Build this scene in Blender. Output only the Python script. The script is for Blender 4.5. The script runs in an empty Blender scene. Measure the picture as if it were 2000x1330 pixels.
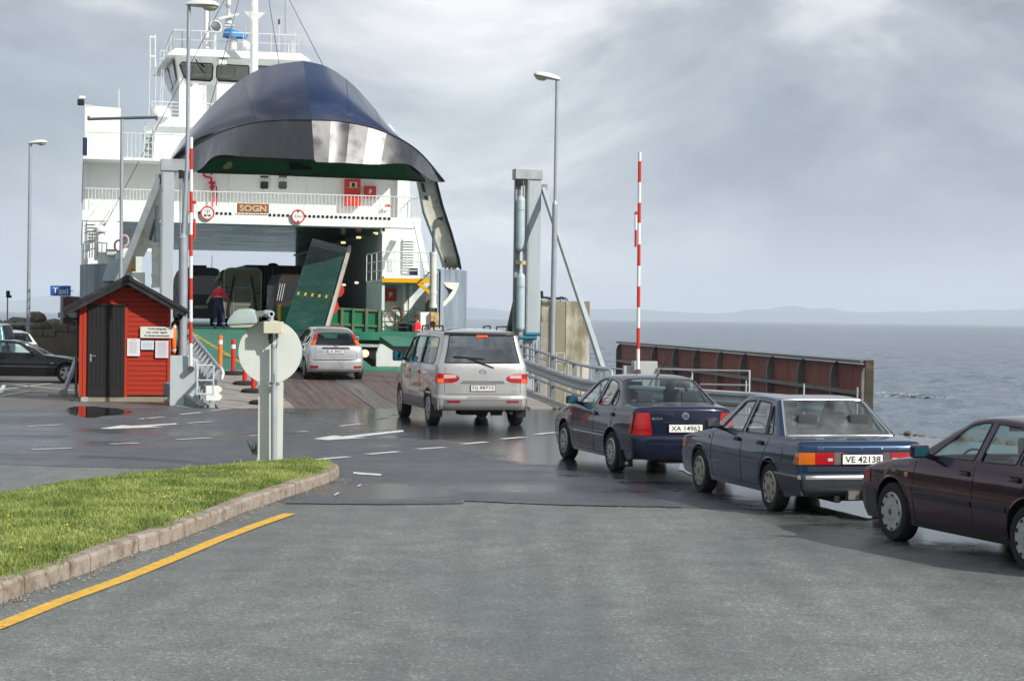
import bpy, bmesh, math, random
import numpy as np
from mathutils import Vector, Matrix, noise as mnoise
from mathutils.geometry import delaunay_2d_cdt
random.seed(7)
R = math.radians
scene = bpy.context.scene
col = scene.collection
# ---------------------------------------------------------------- camera
FOC, CAMH = 3800.0, 2.3            # focal length in photograph pixels (2000 wide), eye height
PITCH, ROLL = 0.0117, 0.0135
cf = Vector((0, math.cos(PITCH), -math.sin(PITCH)))
cu0 = Vector((0, math.sin(PITCH), math.cos(PITCH)))
cr = Vector((1, 0, 0)) * math.cos(ROLL) + cu0 * math.sin(ROLL)
cu = -Vector((1, 0, 0)) * math.sin(ROLL) + cu0 * math.cos(ROLL)
cam_d = bpy.data.cameras.new('camera')
cam = bpy.data.objects.new('camera', cam_d)
col.objects.link(cam)
m3 = Matrix((cr, cu, -cf)).transposed()
cam.matrix_world = Matrix.Translation((0, 0, CAMH)) @ m3.to_4x4()
cam_d.sensor_width = 36.0
cam_d.lens = 36.0 * FOC / 2000.0
cam_d.clip_end = 60000
cam_d.clip_start = 0.2
scene.camera = cam
# ---------------------------------------------------------------- sky, sun, exposure
SUN = Vector((0.66, -0.53, 0.55)).normalized()      # towards the sun: right, behind the camera
SUN_EL = math.asin(SUN.z)
world = bpy.data.worlds.new('World')
scene.world = world
world.use_nodes = True
wn, wl = world.node_tree.nodes, world.node_tree.links
wn.clear()
def N(nodes, t, **kw):
 n = nodes.new(t)
 for k, v in kw.items():
  setattr(n, k, v)
 return n
wo = N(wn, 'ShaderNodeOutputWorld')
sky = N(wn, 'ShaderNodeTexSky', sky_type='NISHITA')
sky.sun_disc = False
sky.sun_elevation = SUN_EL
sky.sun_rotation = math.atan2(SUN.x, SUN.y)
bgs = N(wn, 'ShaderNodeBackground'); bgs.inputs[1].default_value = 0.10
wl.new(sky.outputs[0], bgs.inputs[0])
tc = N(wn, 'ShaderNodeTexCoord')
sep = N(wn, 'ShaderNodeSeparateXYZ'); wl.new(tc.outputs['Generated'], sep.inputs[0])
def wmath(op, a, b=None, clamp=False):
 n = N(wn, 'ShaderNodeMath', operation=op); n.use_clamp = clamp
 for i, x in enumerate((a, b)):
  if x is None: continue
  if isinstance(x, (int, float)): n.inputs[i].default_value = x
  else: wl.new(x, n.inputs[i])
 return n.outputs[0]
zc = wmath('MAXIMUM', sep.outputs[2], 0.0)
den = wmath('ADD', zc, 0.30)
cx_ = wmath('DIVIDE', sep.outputs[0], den); cy_ = wmath('DIVIDE', sep.outputs[1], den)
cmb = N(wn, 'ShaderNodeCombineXYZ'); wl.new(cx_, cmb.inputs[0]); wl.new(cy_, cmb.inputs[1])
mp = N(wn, 'ShaderNodeMapping'); mp.inputs['Location'].default_value = (22.62, 4.788, 0); mp.inputs['Scale'].default_value = (1.0, 0.75, 1)
wl.new(cmb.outputs[0], mp.inputs[0])
n1 = N(wn, 'ShaderNodeTexNoise'); n1.inputs['Scale'].default_value = 1.7; n1.inputs['Detail'].default_value = 9; n1.inputs['Roughness'].default_value = 0.58; n1.inputs['Distortion'].default_value = 0.35
n2 = N(wn, 'ShaderNodeTexNoise'); n2.inputs['Scale'].default_value = 0.9; n2.inputs['Detail'].default_value = 5; n2.inputs['Roughness'].default_value = 0.5
mp2 = N(wn, 'ShaderNodeMapping'); mp2.inputs['Location'].default_value = (10.137, 9.299, 2)
wl.new(cmb.outputs[0], mp2.inputs[0])
wl.new(mp.outputs[0], n1.inputs['Vector']); wl.new(mp2.outputs[0], n2.inputs['Vector'])
rp = N(wn, 'ShaderNodeValToRGB'); cr_ = rp.color_ramp
cr_.elements[0].position = 0.385; cr_.elements[0].color = (0.29, 0.33, 0.39, 1)
cr_.elements[1].position = 0.64; cr_.elements[1].color = (0.98, 0.99, 1.0, 1)
e = cr_.elements.new(0.50); e.color = (0.475, 0.515, 0.575, 1)
wl.new(n1.outputs[0], rp.inputs[0])
# pale band of bright cloud towards the horizon
hz = N(wn, 'ShaderNodeMapRange'); hz.inputs[1].default_value = 0.0; hz.inputs[2].default_value = 0.07
hz.inputs[3].default_value = 0.55; hz.inputs[4].default_value = 0.0
wl.new(zc, hz.inputs[0])
mxh = N(wn, 'ShaderNodeMix', data_type='RGBA'); mxh.inputs['B'].default_value = (0.74, 0.785, 0.85, 1)
wl.new(hz.outputs[0], mxh.inputs['Factor']); wl.new(rp.outputs[0], mxh.inputs['A'])
bgc = N(wn, 'ShaderNodeBackground'); bgc.inputs[1].default_value = 1.0
wl.new(mxh.outputs['Result'], bgc.inputs[0])
cov = N(wn, 'ShaderNodeMapRange'); cov.inputs[1].default_value = 0.36; cov.inputs[2].default_value = 0.50
cov.inputs[3].default_value = 0.55; cov.inputs[4].default_value = 1.0
wl.new(n2.outputs[0], cov.inputs[0])
mxs = N(wn, 'ShaderNodeMixShader')
wl.new(wmath('ADD', cov.outputs[0], hz.outputs[0], True), mxs.inputs[0]); wl.new(bgs.outputs[0], mxs.inputs[1]); wl.new(bgc.outputs[0], mxs.inputs[2])
wl.new(mxs.outputs[0], wo.inputs[0])
sun_d = bpy.data.lights.new('sun', 'SUN'); sun_d.energy = 4.9; sun_d.angle = R(0.6); sun_d.color = (1.0, 0.955, 0.88)
sun = bpy.data.objects.new('sun', sun_d); col.objects.link(sun)
sun.rotation_euler = SUN.to_track_quat('Z', 'Y').to_euler()
vs = scene.view_settings
vs.view_transform = 'Standard'; vs.look = 'None'; vs.gamma = 1.0; vs.exposure = 0.08
vs.use_curve_mapping = False
scene.cycles.volume_bounces = 1
scene.cycles.transparent_max_bounces = 24
# ---------------------------------------------------------------- pixel to place (to read positions off the photograph)
def ray(px, py):
 d = cf * FOC + cr * (px - 1000.0) - cu * (py - 664.5)
 return d / d.y
EYE = Vector((0, 0, CAMH))
def at(px, py, Y): return EYE + ray(px, py) * Y
def gnd(px, py, z=0.0):
 d = ray(px, py); return EYE + d * ((z - CAMH) / d.z)
def hoz(px): return 664.5 - (math.tan(PITCH) * FOC) + (px - 1000) * ROLL
# ferry and ramp frame: u across (right), s along the axis (away), h up
AX = R(12.6)
P_ = Vector((math.cos(AX), math.sin(AX), 0)); D_ = Vector((-math.sin(AX), math.cos(AX), 0))
ORG = Vector((-2.8, 48.2, 0))
def FR(u, s, h=0): return ORG + P_ * u + D_ * s + Vector((0, 0, h))
def fs(px, py, s):
 """where the ray through a pixel meets the cross plane at s: returns (u, h)"""
 d = ray(px, py); t = (s - (EYE - ORG).dot(D_)) / d.dot(D_)
 q = EYE + d * t - ORG
 return q.dot(P_), q.z
def fsl(px, py, s):
 u, h = fs(px, py, s); return Vector((u, s, h))
FM = Matrix.Translation(ORG) @ Matrix.Rotation(AX, 4, 'Z')
# ---------------------------------------------------------------- materials
MATS = {}
def mat(name, c, rough=0.5, metal=0.0, var=0.12, scale=3.0, bump=0.0, bscale=40.0, coat=0.0, stretch=(1, 1, 1),
  dirt=None, dirt_amt=0.0, dirt_scale=2.0, spec=0.32, emit=None, estr=0.0, rvar=0.1, detail=6, bdist=0.02):
 if name in MATS: return MATS[name]
 m = bpy.data.materials.new(name); m.use_nodes = True
 nt = m.node_tree; nn, ll = nt.nodes, nt.links
 b = nn['Principled BSDF']
 b.inputs['Metallic'].default_value = metal
 b.inputs['Specular IOR Level'].default_value = spec
 b.inputs['Coat Weight'].default_value = coat
 b.inputs['Coat Roughness'].default_value = 0.03
 t = N(nn, 'ShaderNodeTexCoord'); mp = N(nn, 'ShaderNodeMapping'); mp.inputs['Scale'].default_value = stretch
 ll.new(t.outputs['Object'], mp.inputs[0])
 nz = N(nn, 'ShaderNodeTexNoise'); nz.inputs['Scale'].default_value = scale; nz.inputs['Detail'].default_value = detail
 ll.new(mp.outputs[0], nz.inputs['Vector'])
 mr = N(nn, 'ShaderNodeMapRange'); mr.inputs[1].default_value = 0.25; mr.inputs[2].default_value = 0.75
 mr.inputs[3].default_value = 1 - var; mr.inputs[4].default_value = 1 + var
 ll.new(nz.outputs[0], mr.inputs[0])
 mx = N(nn, 'ShaderNodeVectorMath', operation='SCALE'); mx.inputs[0].default_value = c[:3]
 ll.new(mr.outputs[0], mx.inputs['Scale'])
 out = mx.outputs[0]
 if dirt:
  dn = N(nn, 'ShaderNodeTexNoise'); dn.inputs['Scale'].default_value = dirt_scale; dn.inputs['Detail'].default_value = 8
  dn.inputs['Roughness'].default_value = 0.65
  ll.new(mp.outputs[0], dn.inputs['Vector'])
  dr = N(nn, 'ShaderNodeMapRange'); dr.inputs[1].default_value = 0.62 - dirt_amt * 0.3; dr.inputs[2].default_value = 0.78 - dirt_amt * 0.2
  ll.new(dn.outputs[0], dr.inputs[0])
  mc = N(nn, 'ShaderNodeMix', data_type='RGBA'); mc.inputs['B'].default_value = (*dirt, 1)
  ll.new(dr.outputs[0], mc.inputs['Factor']); ll.new(out, mc.inputs['A'])
  out = mc.outputs['Result']
 ll.new(out, b.inputs['Base Color'])
 if rvar:
  rr = N(nn, 'ShaderNodeMapRange'); rr.inputs[1].default_value = 0.3; rr.inputs[2].default_value = 0.7
  rr.inputs[3].default_value = max(0.02, rough - rvar); rr.inputs[4].default_value = min(1, rough + rvar)
  ll.new(nz.outputs[0], rr.inputs[0]); ll.new(rr.outputs[0], b.inputs['Roughness'])
 else: b.inputs['Roughness'].default_value = rough
 if bump:
  bn = N(nn, 'ShaderNodeTexNoise'); bn.inputs['Scale'].default_value = bscale; bn.inputs['Detail'].default_value = 5
  ll.new(mp.outputs[0], bn.inputs['Vector'])
  bp = N(nn, 'ShaderNodeBump'); bp.inputs['Strength'].default_value = bump; bp.inputs['Distance'].default_value = bdist
  ll.new(bn.outputs[0], bp.inputs['Height']); ll.new(bp.outputs[0], b.inputs['Normal'])
 if emit:
  b.inputs['Emission Color'].default_value = (*emit, 1); b.inputs['Emission Strength'].default_value = estr
 MATS[name] = m
 return m
def glass_mat(name, tint=(0.62, 0.72, 0.70), base=0.05, rough=0.015, film=0.0):
 if name in MATS: return MATS[name]
 m = bpy.data.materials.new(name); m.use_nodes = True
 nn, ll = m.node_tree.nodes, m.node_tree.links
 nn.remove(nn['Principled BSDF'])
 o = nn['Material Output']
 tr = N(nn, 'ShaderNodeBsdfTransparent'); tr.inputs[0].default_value = (*tint, 1)
 gl = N(nn, 'ShaderNodeBsdfGlossy'); gl.inputs['Roughness'].default_value = rough; gl.inputs[0].default_value = (1, 1, 1, 1)
 ge = N(nn, 'ShaderNodeNewGeometry'); dt = N(nn, 'ShaderNodeVectorMath', operation='DOT_PRODUCT'); ll.new(ge.outputs['Normal'], dt.inputs[0]); ll.new(ge.outputs['Incoming'], dt.inputs[1])
 ab = N(nn, 'ShaderNodeMath', operation='ABSOLUTE'); ll.new(dt.outputs['Value'], ab.inputs[0])
 om = N(nn, 'ShaderNodeMath', operation='SUBTRACT'); om.inputs[0].default_value = 1.0; ll.new(ab.outputs[0], om.inputs[1])
 fr = N(nn, 'ShaderNodeMath', operation='POWER'); fr.inputs[1].default_value = 4.6; ll.new(om.outputs[0], fr.inputs[0])
 mm = N(nn, 'ShaderNodeMath', operation='MULTIPLY_ADD'); mm.inputs[1].default_value = .92; mm.inputs[2].default_value = base + .06
 mm.use_clamp = True
 ll.new(fr.outputs[0], mm.inputs[0])
 mx = N(nn, 'ShaderNodeMixShader')
 ll.new(mm.outputs[0], mx.inputs[0]); ll.new(tr.outputs[0], mx.inputs[1]); ll.new(gl.outputs[0], mx.inputs[2])
 last = mx.outputs[0]
 if film:
  df = N(nn, 'ShaderNodeBsdfDiffuse'); df.inputs[0].default_value = (0.5, 0.52, 0.52, 1)
  nz = N(nn, 'ShaderNodeTexNoise'); nz.inputs['Scale'].default_value = 2.5; nz.inputs['Detail'].default_value = 5
  mr = N(nn, 'ShaderNodeMapRange'); mr.inputs[1].default_value = .3; mr.inputs[2].default_value = .75; mr.inputs[4].default_value = film
  t = N(nn, 'ShaderNodeTexCoord'); ll.new(t.outputs['Object'], nz.inputs['Vector'])
  ll.new(nz.outputs[0], mr.inputs[0])
  m2 = N(nn, 'ShaderNodeMixShader'); ll.new(mr.outputs[0], m2.inputs[0]); ll.new(last, m2.inputs[1]); ll.new(df.outputs[0], m2.inputs[2])
  last = m2.outputs[0]
 ll.new(last, o.inputs[0])
 MATS[name] = m
 return m
# ---------------------------------------------------------------- mesh helpers
def tag(o, label=None, cat=None, group=None, kind=None):
 if label: o['label'] = label
 if cat: o['category'] = cat
 if group: o['group'] = group
 if kind: o['kind'] = kind
 return o
def empty(name, loc=(0, 0, 0), rz=0.0, label=None, cat=None, group=None, matrix=None):
 o = bpy.data.objects.new(name, None); col.objects.link(o)
 o.empty_display_size = 0.3
 if matrix is not None: o.matrix_world = matrix
 else:
  o.location = loc; o.rotation_euler = (0, 0, rz)
 return tag(o, label, cat, group)
class MB:
 def __init__(s): s.v = []; s.f = []; s.mi = []; s.cur = 0
 def add(s, vs, fs_):
  b = len(s.v); s.v += [tuple(v) for v in vs]
  for f in fs_: s.f.append(tuple(b + i for i in f)); s.mi.append(s.cur)
 def box(s, c, sz, rz=0.0, M=None):
  hx, hy, hz_ = sz[0] / 2, sz[1] / 2, sz[2] / 2
  vs = [Vector((x, y, z)) for x in (-hx, hx) for y in (-hy, hy) for z in (-hz_, hz_)]
  if rz: vs = [Matrix.Rotation(rz, 3, 'Z') @ v for v in vs]
  vs = [v + Vector(c) for v in vs]
  if M is not None: vs = [M @ v for v in vs]
  s.add(vs, [(0, 1, 3, 2), (4, 6, 7, 5), (0, 4, 5, 1), (2, 3, 7, 6), (0, 2, 6, 4), (1, 5, 7, 3)])
  return s
 def bb(s, a, b):
  return s.box([(a[i] + b[i]) / 2 for i in range(3)], [abs(b[i] - a[i]) for i in range(3)])
 def bar(s, p, q, w, h, up=(0, 0, 1)):
  """box beam from p to q, w across, h along up"""
  p, q = Vector(p), Vector(q); d = (q - p).normalized(); up = Vector(up)
  if abs(d.dot(up)) > 0.99: up = Vector((1, 0, 0)) if abs(d.x) < .9 else Vector((0, 1, 0))
  r = d.cross(up).normalized(); u = r.cross(d).normalized()
  vs = []
  for e_ in (p, q):
   for a, b in ((-1, -1), (1, -1), (1, 1), (-1, 1)): vs.append(e_ + r * (a * w / 2) + u * (b * h / 2))
  s.add(vs, [(3, 2, 1, 0), (4, 5, 6, 7), (0, 1, 5, 4), (1, 2, 6, 5), (2, 3, 7, 6), (3, 0, 4, 7)])
  return s
 def tube(s, pts, r, n=8, closed=False, cap=True, rs=None):
  pts = [Vector(p) for p in pts]; k = len(pts); rings = []
  prev = None
  for i, p in enumerate(pts):
   if closed: d = pts[(i + 1) % k] - pts[i - 1]
   else: d = pts[min(i + 1, k - 1)] - pts[max(i - 1, 0)]
   d = d.normalized() if d.length > 1e-9 else Vector((0, 0, 1))
   if prev is None:
    a = Vector((0, 0, 1)) if abs(d.z) < .9 else Vector((1, 0, 0))
    x = d.cross(a).normalized()
   else:
    x = (prev - d * prev.dot(d))
    x = x.normalized() if x.length > 1e-6 else d.orthogonal().normalized()
   prev = x; y = d.cross(x)
   rr = rs[i] if rs else r
   rings.append([p + x * (rr * math.cos(2 * math.pi * j / n)) + y * (rr * math.sin(2 * math.pi * j / n)) for j in range(n)])
  vs = [v for g in rings for v in g]; fc = []
  for i in range(k if closed else k - 1):
   a, b = i * n, ((i + 1) % k) * n
   for j in range(n): fc.append((a + j, a + (j + 1) % n, b + (j + 1) % n, b + j))
  if cap and not closed:
   fc.append(tuple(reversed(range(n)))); fc.append(tuple((k - 1) * n + j for j in range(n)))
  s.add(vs, fc); return s
 def lathe(s, prof, M=None, n=20, closed=False):
  """prof: (r, z) pairs revolved round z"""
  vs = []; fc = []; k = len(prof)
  for r, z in prof:
   for j in range(n):
    a = 2 * math.pi * j / n; vs.append(Vector((r * math.cos(a), r * math.sin(a), z)))
  if M is not None: vs = [M @ v for v in vs]
  for i in range(k if closed else k - 1):
   a, b = i * n, ((i + 1) % k) * n
   for j in range(n): fc.append((a + j, a + (j + 1) % n, b + (j + 1) % n, b + j))
  if not closed:
   if prof[0][0] > 1e-6: fc.append(tuple(reversed(range(n))))
   if prof[-1][0] > 1e-6: fc.append(tuple((k - 1) * n + j for j in range(n)))
  s.add(vs, fc); return s
 def prism(s, poly, d0, d1, fn):
  """extrude a 2D polygon (a, b); fn(a, b, depth) gives the point"""
  n = len(poly)
  vs = [fn(a, b, d0) for a, b in poly] + [fn(a, b, d1) for a, b in poly]
  s.add(vs, [tuple(range(n)), tuple(reversed(range(n, 2 * n)))] + [(i, n + i, n + (i + 1) % n, (i + 1) % n) for i in range(n)])
  return s
 def quad(s, a, b, c, d): s.add([a, b, c, d], [(0, 1, 2, 3)]); return s
 def build(s, name, m, parent=None, smooth=False, label=None, cat=None, group=None, kind=None, weld=False, bevel=0.0, autos=40):
  me = bpy.data.meshes.new(name)
  me.from_pydata([tuple(v) for v in s.v], [], s.f)
  ms = m if isinstance(m, (list, tuple)) else [m]
  for x in ms: me.materials.append(x)
  if len(ms) > 1: me.polygons.foreach_set('material_index', s.mi)
  bm = bmesh.new(); bm.from_mesh(me)
  lv = [v for v in bm.verts if not v.link_faces]
  if lv: bmesh.ops.delete(bm, geom=lv, context='VERTS')
  if weld: bmesh.ops.remove_doubles(bm, verts=bm.verts, dist=0.0008)
  bmesh.ops.recalc_face_normals(bm, faces=bm.faces)
  if bevel:
   es = [e for e in bm.edges if len(e.link_faces) == 2 and e.calc_face_angle(0) > R(35)]
   bmesh.ops.bevel(bm, geom=es, offset=bevel, segments=2, affect='EDGES', profile=0.6, clamp_overlap=True)
  if smooth:
   for f in bm.faces: f.smooth = True
   for e in bm.edges:
    if len(e.link_faces) == 2 and e.calc_face_angle(0) > R(autos): e.smooth = False
  bm.to_mesh(me); bm.free(); me.update()
  o = bpy.data.objects.new(name, me); col.objects.link(o)
  if parent is not None: o.parent = parent
  return tag(o, label, cat, group, kind)
def copy_tree(o, parent=None):
 c = o.copy(); col.objects.link(c)
 if parent is not None:
  c.parent = parent; c.matrix_parent_inverse = o.matrix_parent_inverse.copy()
 for ch in [x for x in list(bpy.data.objects) if x.parent == o and x != c]: copy_tree(ch, c)
 return c
_tx = {}
def text(body, height, m, parent, M, depth=0.004, name='lettering', width=None, label=None, align='CENTER', bold=0.0):
 cu_ = bpy.data.curves.new('t', 'FONT'); cu_.body = body; cu_.size = 1; cu_.extrude = 0
 cu_.align_x = align; cu_.align_y = 'CENTER'; cu_.resolution_u = 3; cu_.offset = bold
 tmp = bpy.data.objects.new('t', cu_); col.objects.link(tmp)
 bpy.context.view_layer.update()
 me = bpy.data.meshes.new_from_object(tmp.evaluated_get(bpy.context.evaluated_depsgraph_get()))
 bpy.data.objects.remove(tmp); bpy.data.curves.remove(cu_)
 ys = [v.co.y for v in me.vertices]; xs = [v.co.x for v in me.vertices]
 hh = max(ys) - min(ys); ww = max(xs) - min(xs)
 k = height / hh; kx = (width / ww) if width else k
 cy = (max(ys) + min(ys)) / 2; cx = (max(xs) + min(xs)) / 2 if align == 'CENTER' else 0
 for v in me.vertices: v.co = M @ Vector(((v.co.x - cx) * kx, (v.co.y - cy) * k, v.co.z + depth))
 me.materials.clear(); me.materials.append(m)
 me.name = name
 o = bpy.data.objects.new(name, me); col.objects.link(o)
 if parent is not None: o.parent = parent
 if label: o['label'] = label
 return o
def face_M(origin, right, up):
 r = Vector(right).normalized(); u = Vector(up).normalized(); n = r.cross(u)
 return Matrix.Translation(Vector(origin)) @ Matrix((r, u, n)).transposed().to_4x4()
# common materials
galv = mat('galvanised_steel', (0.40, 0.43, 0.45), 0.45, 0.35, var=0.14, scale=2.5, bump=0.1, dirt=(0.25, 0.25, 0.24), dirt_amt=0.15)
galv_d = mat('weathered_steel', (0.24, 0.265, 0.28), 0.5, 0.3, var=0.2, scale=2.0, bump=0.15, dirt=(0.15, 0.12, 0.10), dirt_amt=0.2)
ral = mat('painted_grey_post', (0.40, 0.45, 0.47), 0.45, 0.1, var=0.1, scale=1.2, dirt=(0.28, 0.30, 0.30), dirt_amt=0.25, dirt_scale=1.2, stretch=(1, 1, .3))
ship_w = mat('ship_white_paint', (0.80, 0.82, 0.80), 0.35, 0, var=0.03, scale=0.8, dirt=(0.58, 0.54, 0.46), dirt_amt=0.10, dirt_scale=1.1, stretch=(1.5, 1.5, .35), bump=.03, bscale=1.5, bdist=.05)
ship_g = mat('ship_green_deck_paint', (0.022, 0.17, 0.105), 0.5, 0, var=0.25, scale=1.0, dirt=(0.07, 0.13, 0.10), dirt_amt=0.35, bump=0.2, bscale=8)
ship_g2 = mat('ship_green_bulwark', (0.012, 0.15, 0.065), 0.4, 0, var=0.2, scale=1.5, dirt=(0.16, 0.09, 0.05), dirt_amt=0.1)
navy = mat('navy_hull_paint', (0.006, 0.019, 0.066), 0.20, 0, var=0.35, scale=0.7, spec=0.6, rvar=0.06, bump=0.10, bscale=1.0, bdist=0.05, stretch=(.5, .5, 2.2), coat=.5, dirt=(.05,.06,.08), dirt_amt=.12)
black_band = mat('black_hull_paint', (0.012, 0.013, 0.018), 0.33, 0, var=0.3, scale=1.5, spec=.9, coat=.25, rvar=0.12, dirt=(0.035, 0.035, 0.04), dirt_amt=0.1, bump=0.08, bscale=1.3, bdist=.04)
hull_grey = mat('worn_hull_grey_blue', (0.23, 0.28, 0.33), 0.55, 0, var=0.35, scale=1.0, dirt=(0.10, 0.12, 0.15), dirt_amt=0.3, dirt_scale=1.4, stretch=(2.2, 2.2, .25), bump=.1, bscale=3)
dark = mat('dark_interior', (0.012, 0.012, 0.013), 0.7, 0)
blackp = mat('black_plastic', (0.015, 0.015, 0.016), 0.45, 0)
rubber = mat('tyre_rubber', (0.022, 0.022, 0.022), 0.85, 0, bump=.1, bscale=80)
chrome = mat('chrome', (0.62, 0.63, 0.65), 0.18, 0.9, var=.05)
silver = mat('silver_wheel_paint', (0.42, 0.43, 0.44), 0.35, 0.4, var=.05, dirt=(.2, .18, .15), dirt_amt=.1, dirt_scale=8)
redm = mat('signal_red_paint', (0.55, 0.035, 0.02), 0.4, 0, var=.12)
whitem = mat('white_paint', (0.72, 0.73, 0.71), 0.4, 0, var=.06)
yellowm = mat('yellow_paint', (0.72, 0.42, 0.03), 0.45, 0, var=.12)
orangem = mat('orange_plastic', (0.85, 0.16, 0.02), 0.45, 0, var=.1)
plate_w = mat('number_plate_white', (0.75, 0.75, 0.72), 0.4, 0, var=.03)
ink = mat('black_lettering', (0.012, 0.012, 0.013), 0.5, 0)
concrete = mat('concrete', (0.34, 0.33, 0.29), 0.85, 0, var=.22, scale=1.4, bump=.35, bscale=14, dirt=(0.16, 0.15, 0.12), dirt_amt=.25)
# ================================================================ GROUND, WATER, AIR
def asphalt(name, c, wet, streak, grain=160.0, wscale=0.35):
 m = bpy.data.materials.new(name); m.use_nodes = True
 nn, ll = m.node_tree.nodes, m.node_tree.links
 b = nn['Principled BSDF']
 t = N(nn, 'ShaderNodeTexCoord')
 mp = N(nn, 'ShaderNodeMapping'); mp.inputs['Scale'].default_value = streak
 ll.new(t.outputs['Object'], mp.inputs[0])
 big = N(nn, 'ShaderNodeTexNoise'); big.inputs['Scale'].default_value = wscale; big.inputs['Detail'].default_value = 7; big.inputs['Roughness'].default_value = .55
 ll.new(mp.outputs[0], big.inputs['Vector'])
 fine = N(nn, 'ShaderNodeTexNoise'); fine.inputs['Scale'].default_value = grain; fine.inputs['Detail'].default_value = 3
 ll.new(t.outputs['Object'], fine.inputs['Vector'])
 vor = N(nn, 'ShaderNodeTexVoronoi'); vor.inputs['Scale'].default_value = grain * .55
 ll.new(t.outputs['Object'], vor.inputs['Vector'])
 # base: stones of differing grey, darker where damp
 r1 = N(nn, 'ShaderNodeValToRGB')
 r1.color_ramp.elements[0].position = .25; r1.color_ramp.elements[0].color = (c[0] * .6, c[1] * .6, c[2] * .62, 1)
 r1.color_ramp.elements[1].position = .8; r1.color_ramp.elements[1].color = (c[0] * 1.6, c[1] * 1.57, c[2] * 1.48, 1)
 mxc = N(nn, 'ShaderNodeMix', data_type='FLOAT'); mxc.inputs['Factor'].default_value = .5
 sc = N(nn, 'ShaderNodeSeparateColor'); ll.new(vor.outputs['Color'], sc.inputs[0])
 ll.new(sc.outputs[0], mxc.inputs['A']); ll.new(fine.outputs[0], mxc.inputs['B'])
 ll.new(mxc.outputs['Result'], r1.inputs[0])
 damp = N(nn, 'ShaderNodeMapRange'); damp.inputs[1].default_value = .5 - .16; damp.inputs[2].default_value = .5 + .12
 damp.inputs[3].default_value = wet[0]; damp.inputs[4].default_value = wet[1]
 ll.new(big.outputs[0], damp.inputs[0])
 # damp ground: along the queue of cars and at the tip of the island (places, with ragged edges)
 wob = N(nn, 'ShaderNodeTexNoise'); wob.inputs['Scale'].default_value = .55; wob.inputs['Detail'].default_value = 9; wob.inputs['Roughness'].default_value = .68
 ll.new(t.outputs['Object'], wob.inputs['Vector'])
 dt = N(nn, 'ShaderNodeVectorMath', operation='DOT_PRODUCT'); sb = N(nn, 'ShaderNodeVectorMath', operation='SUBTRACT')
 sb.inputs[1].default_value = tuple(QA); ll.new(t.outputs['Object'], sb.inputs[0]); ll.new(sb.outputs[0], dt.inputs[0]); dt.inputs[1].default_value = tuple(QN)
 ad = N(nn, 'ShaderNodeMath', operation='MULTIPLY_ADD'); ad.inputs[1].default_value = 4.2; ll.new(wob.outputs[0], ad.inputs[0]); ll.new(dt.outputs['Value'], ad.inputs[2])
 q1 = N(nn, 'ShaderNodeMapRange'); q1.inputs[1].default_value = 1.3; q1.inputs[2].default_value = 2.9; q1.inputs[4].default_value = 1.0; ll.new(ad.outputs[0], q1.inputs[0])
 s2 = N(nn, 'ShaderNodeVectorMath', operation='SUBTRACT'); s2.inputs[1].default_value = tuple(TC); ll.new(t.outputs['Object'], s2.inputs[0])
 s3 = N(nn, 'ShaderNodeVectorMath', operation='MULTIPLY'); s3.inputs[1].default_value = (1 / 1.25, 1 / 1.7, 0); ll.new(s2.outputs[0], s3.inputs[0])
 ln = N(nn, 'ShaderNodeVectorMath', operation='LENGTH'); ll.new(s3.outputs[0], ln.inputs[0])
 a2 = N(nn, 'ShaderNodeMath', operation='MULTIPLY_ADD'); a2.inputs[1].default_value = 1.3; ll.new(wob.outputs[0], a2.inputs[0]); ll.new(ln.outputs['Value'], a2.inputs[2])
 q2 = N(nn, 'ShaderNodeMapRange'); q2.inputs[1].default_value = 1.85; q2.inputs[2].default_value = 1.3; q2.inputs[3].default_value = 0; q2.inputs[4].default_value = .9; ll.new(a2.outputs[0], q2.inputs[0])
 m1 = N(nn, 'ShaderNodeMath', operation='MAXIMUM'); ll.new(q1.outputs[0], m1.inputs[0]); ll.new(q2.outputs[0], m1.inputs[1])
 m2_ = N(nn, 'ShaderNodeMath', operation='MAXIMUM'); ll.new(m1.outputs[0], m2_.inputs[0]); ll.new(damp.outputs[0], m2_.inputs[1]); damp = m2_
 dk = N(nn, 'ShaderNodeMapRange'); dk.inputs[3].default_value = 1.06; dk.inputs[4].default_value = 0.36
 ll.new(damp.outputs[0], dk.inputs[0])
 med = N(nn, 'ShaderNodeTexNoise'); med.inputs['Scale'].default_value = 2.2; med.inputs['Detail'].default_value = 5
 ll.new(t.outputs['Object'], med.inputs['Vector'])
 mdr = N(nn, 'ShaderNodeMapRange'); mdr.inputs[1].default_value = .3; mdr.inputs[2].default_value = .7; mdr.inputs[3].default_value = .84; mdr.inputs[4].default_value = 1.16
 ll.new(med.outputs[0], mdr.inputs[0])
 smp = N(nn, 'ShaderNodeMapping'); smp.inputs['Scale'].default_value = (2.6, .16, 1); smp.inputs['Rotation'].default_value = (0, 0, .35); ll.new(t.outputs['Object'], smp.inputs[0])
 stn = N(nn, 'ShaderNodeTexNoise'); stn.inputs['Scale'].default_value = 1.0; stn.inputs['Detail'].default_value = 7; ll.new(smp.outputs[0], stn.inputs['Vector'])
 sr = N(nn, 'ShaderNodeMapRange'); sr.inputs[1].default_value = .32; sr.inputs[2].default_value = .68; sr.inputs[3].default_value = .87; sr.inputs[4].default_value = 1.11; ll.new(stn.outputs[0], sr.inputs[0])
 v2 = N(nn, 'ShaderNodeTexVoronoi'); v2.inputs['Scale'].default_value = 42; ll.new(t.outputs['Object'], v2.inputs['Vector']); sc2 = N(nn, 'ShaderNodeSeparateColor'); ll.new(v2.outputs['Color'], sc2.inputs[0])
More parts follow.
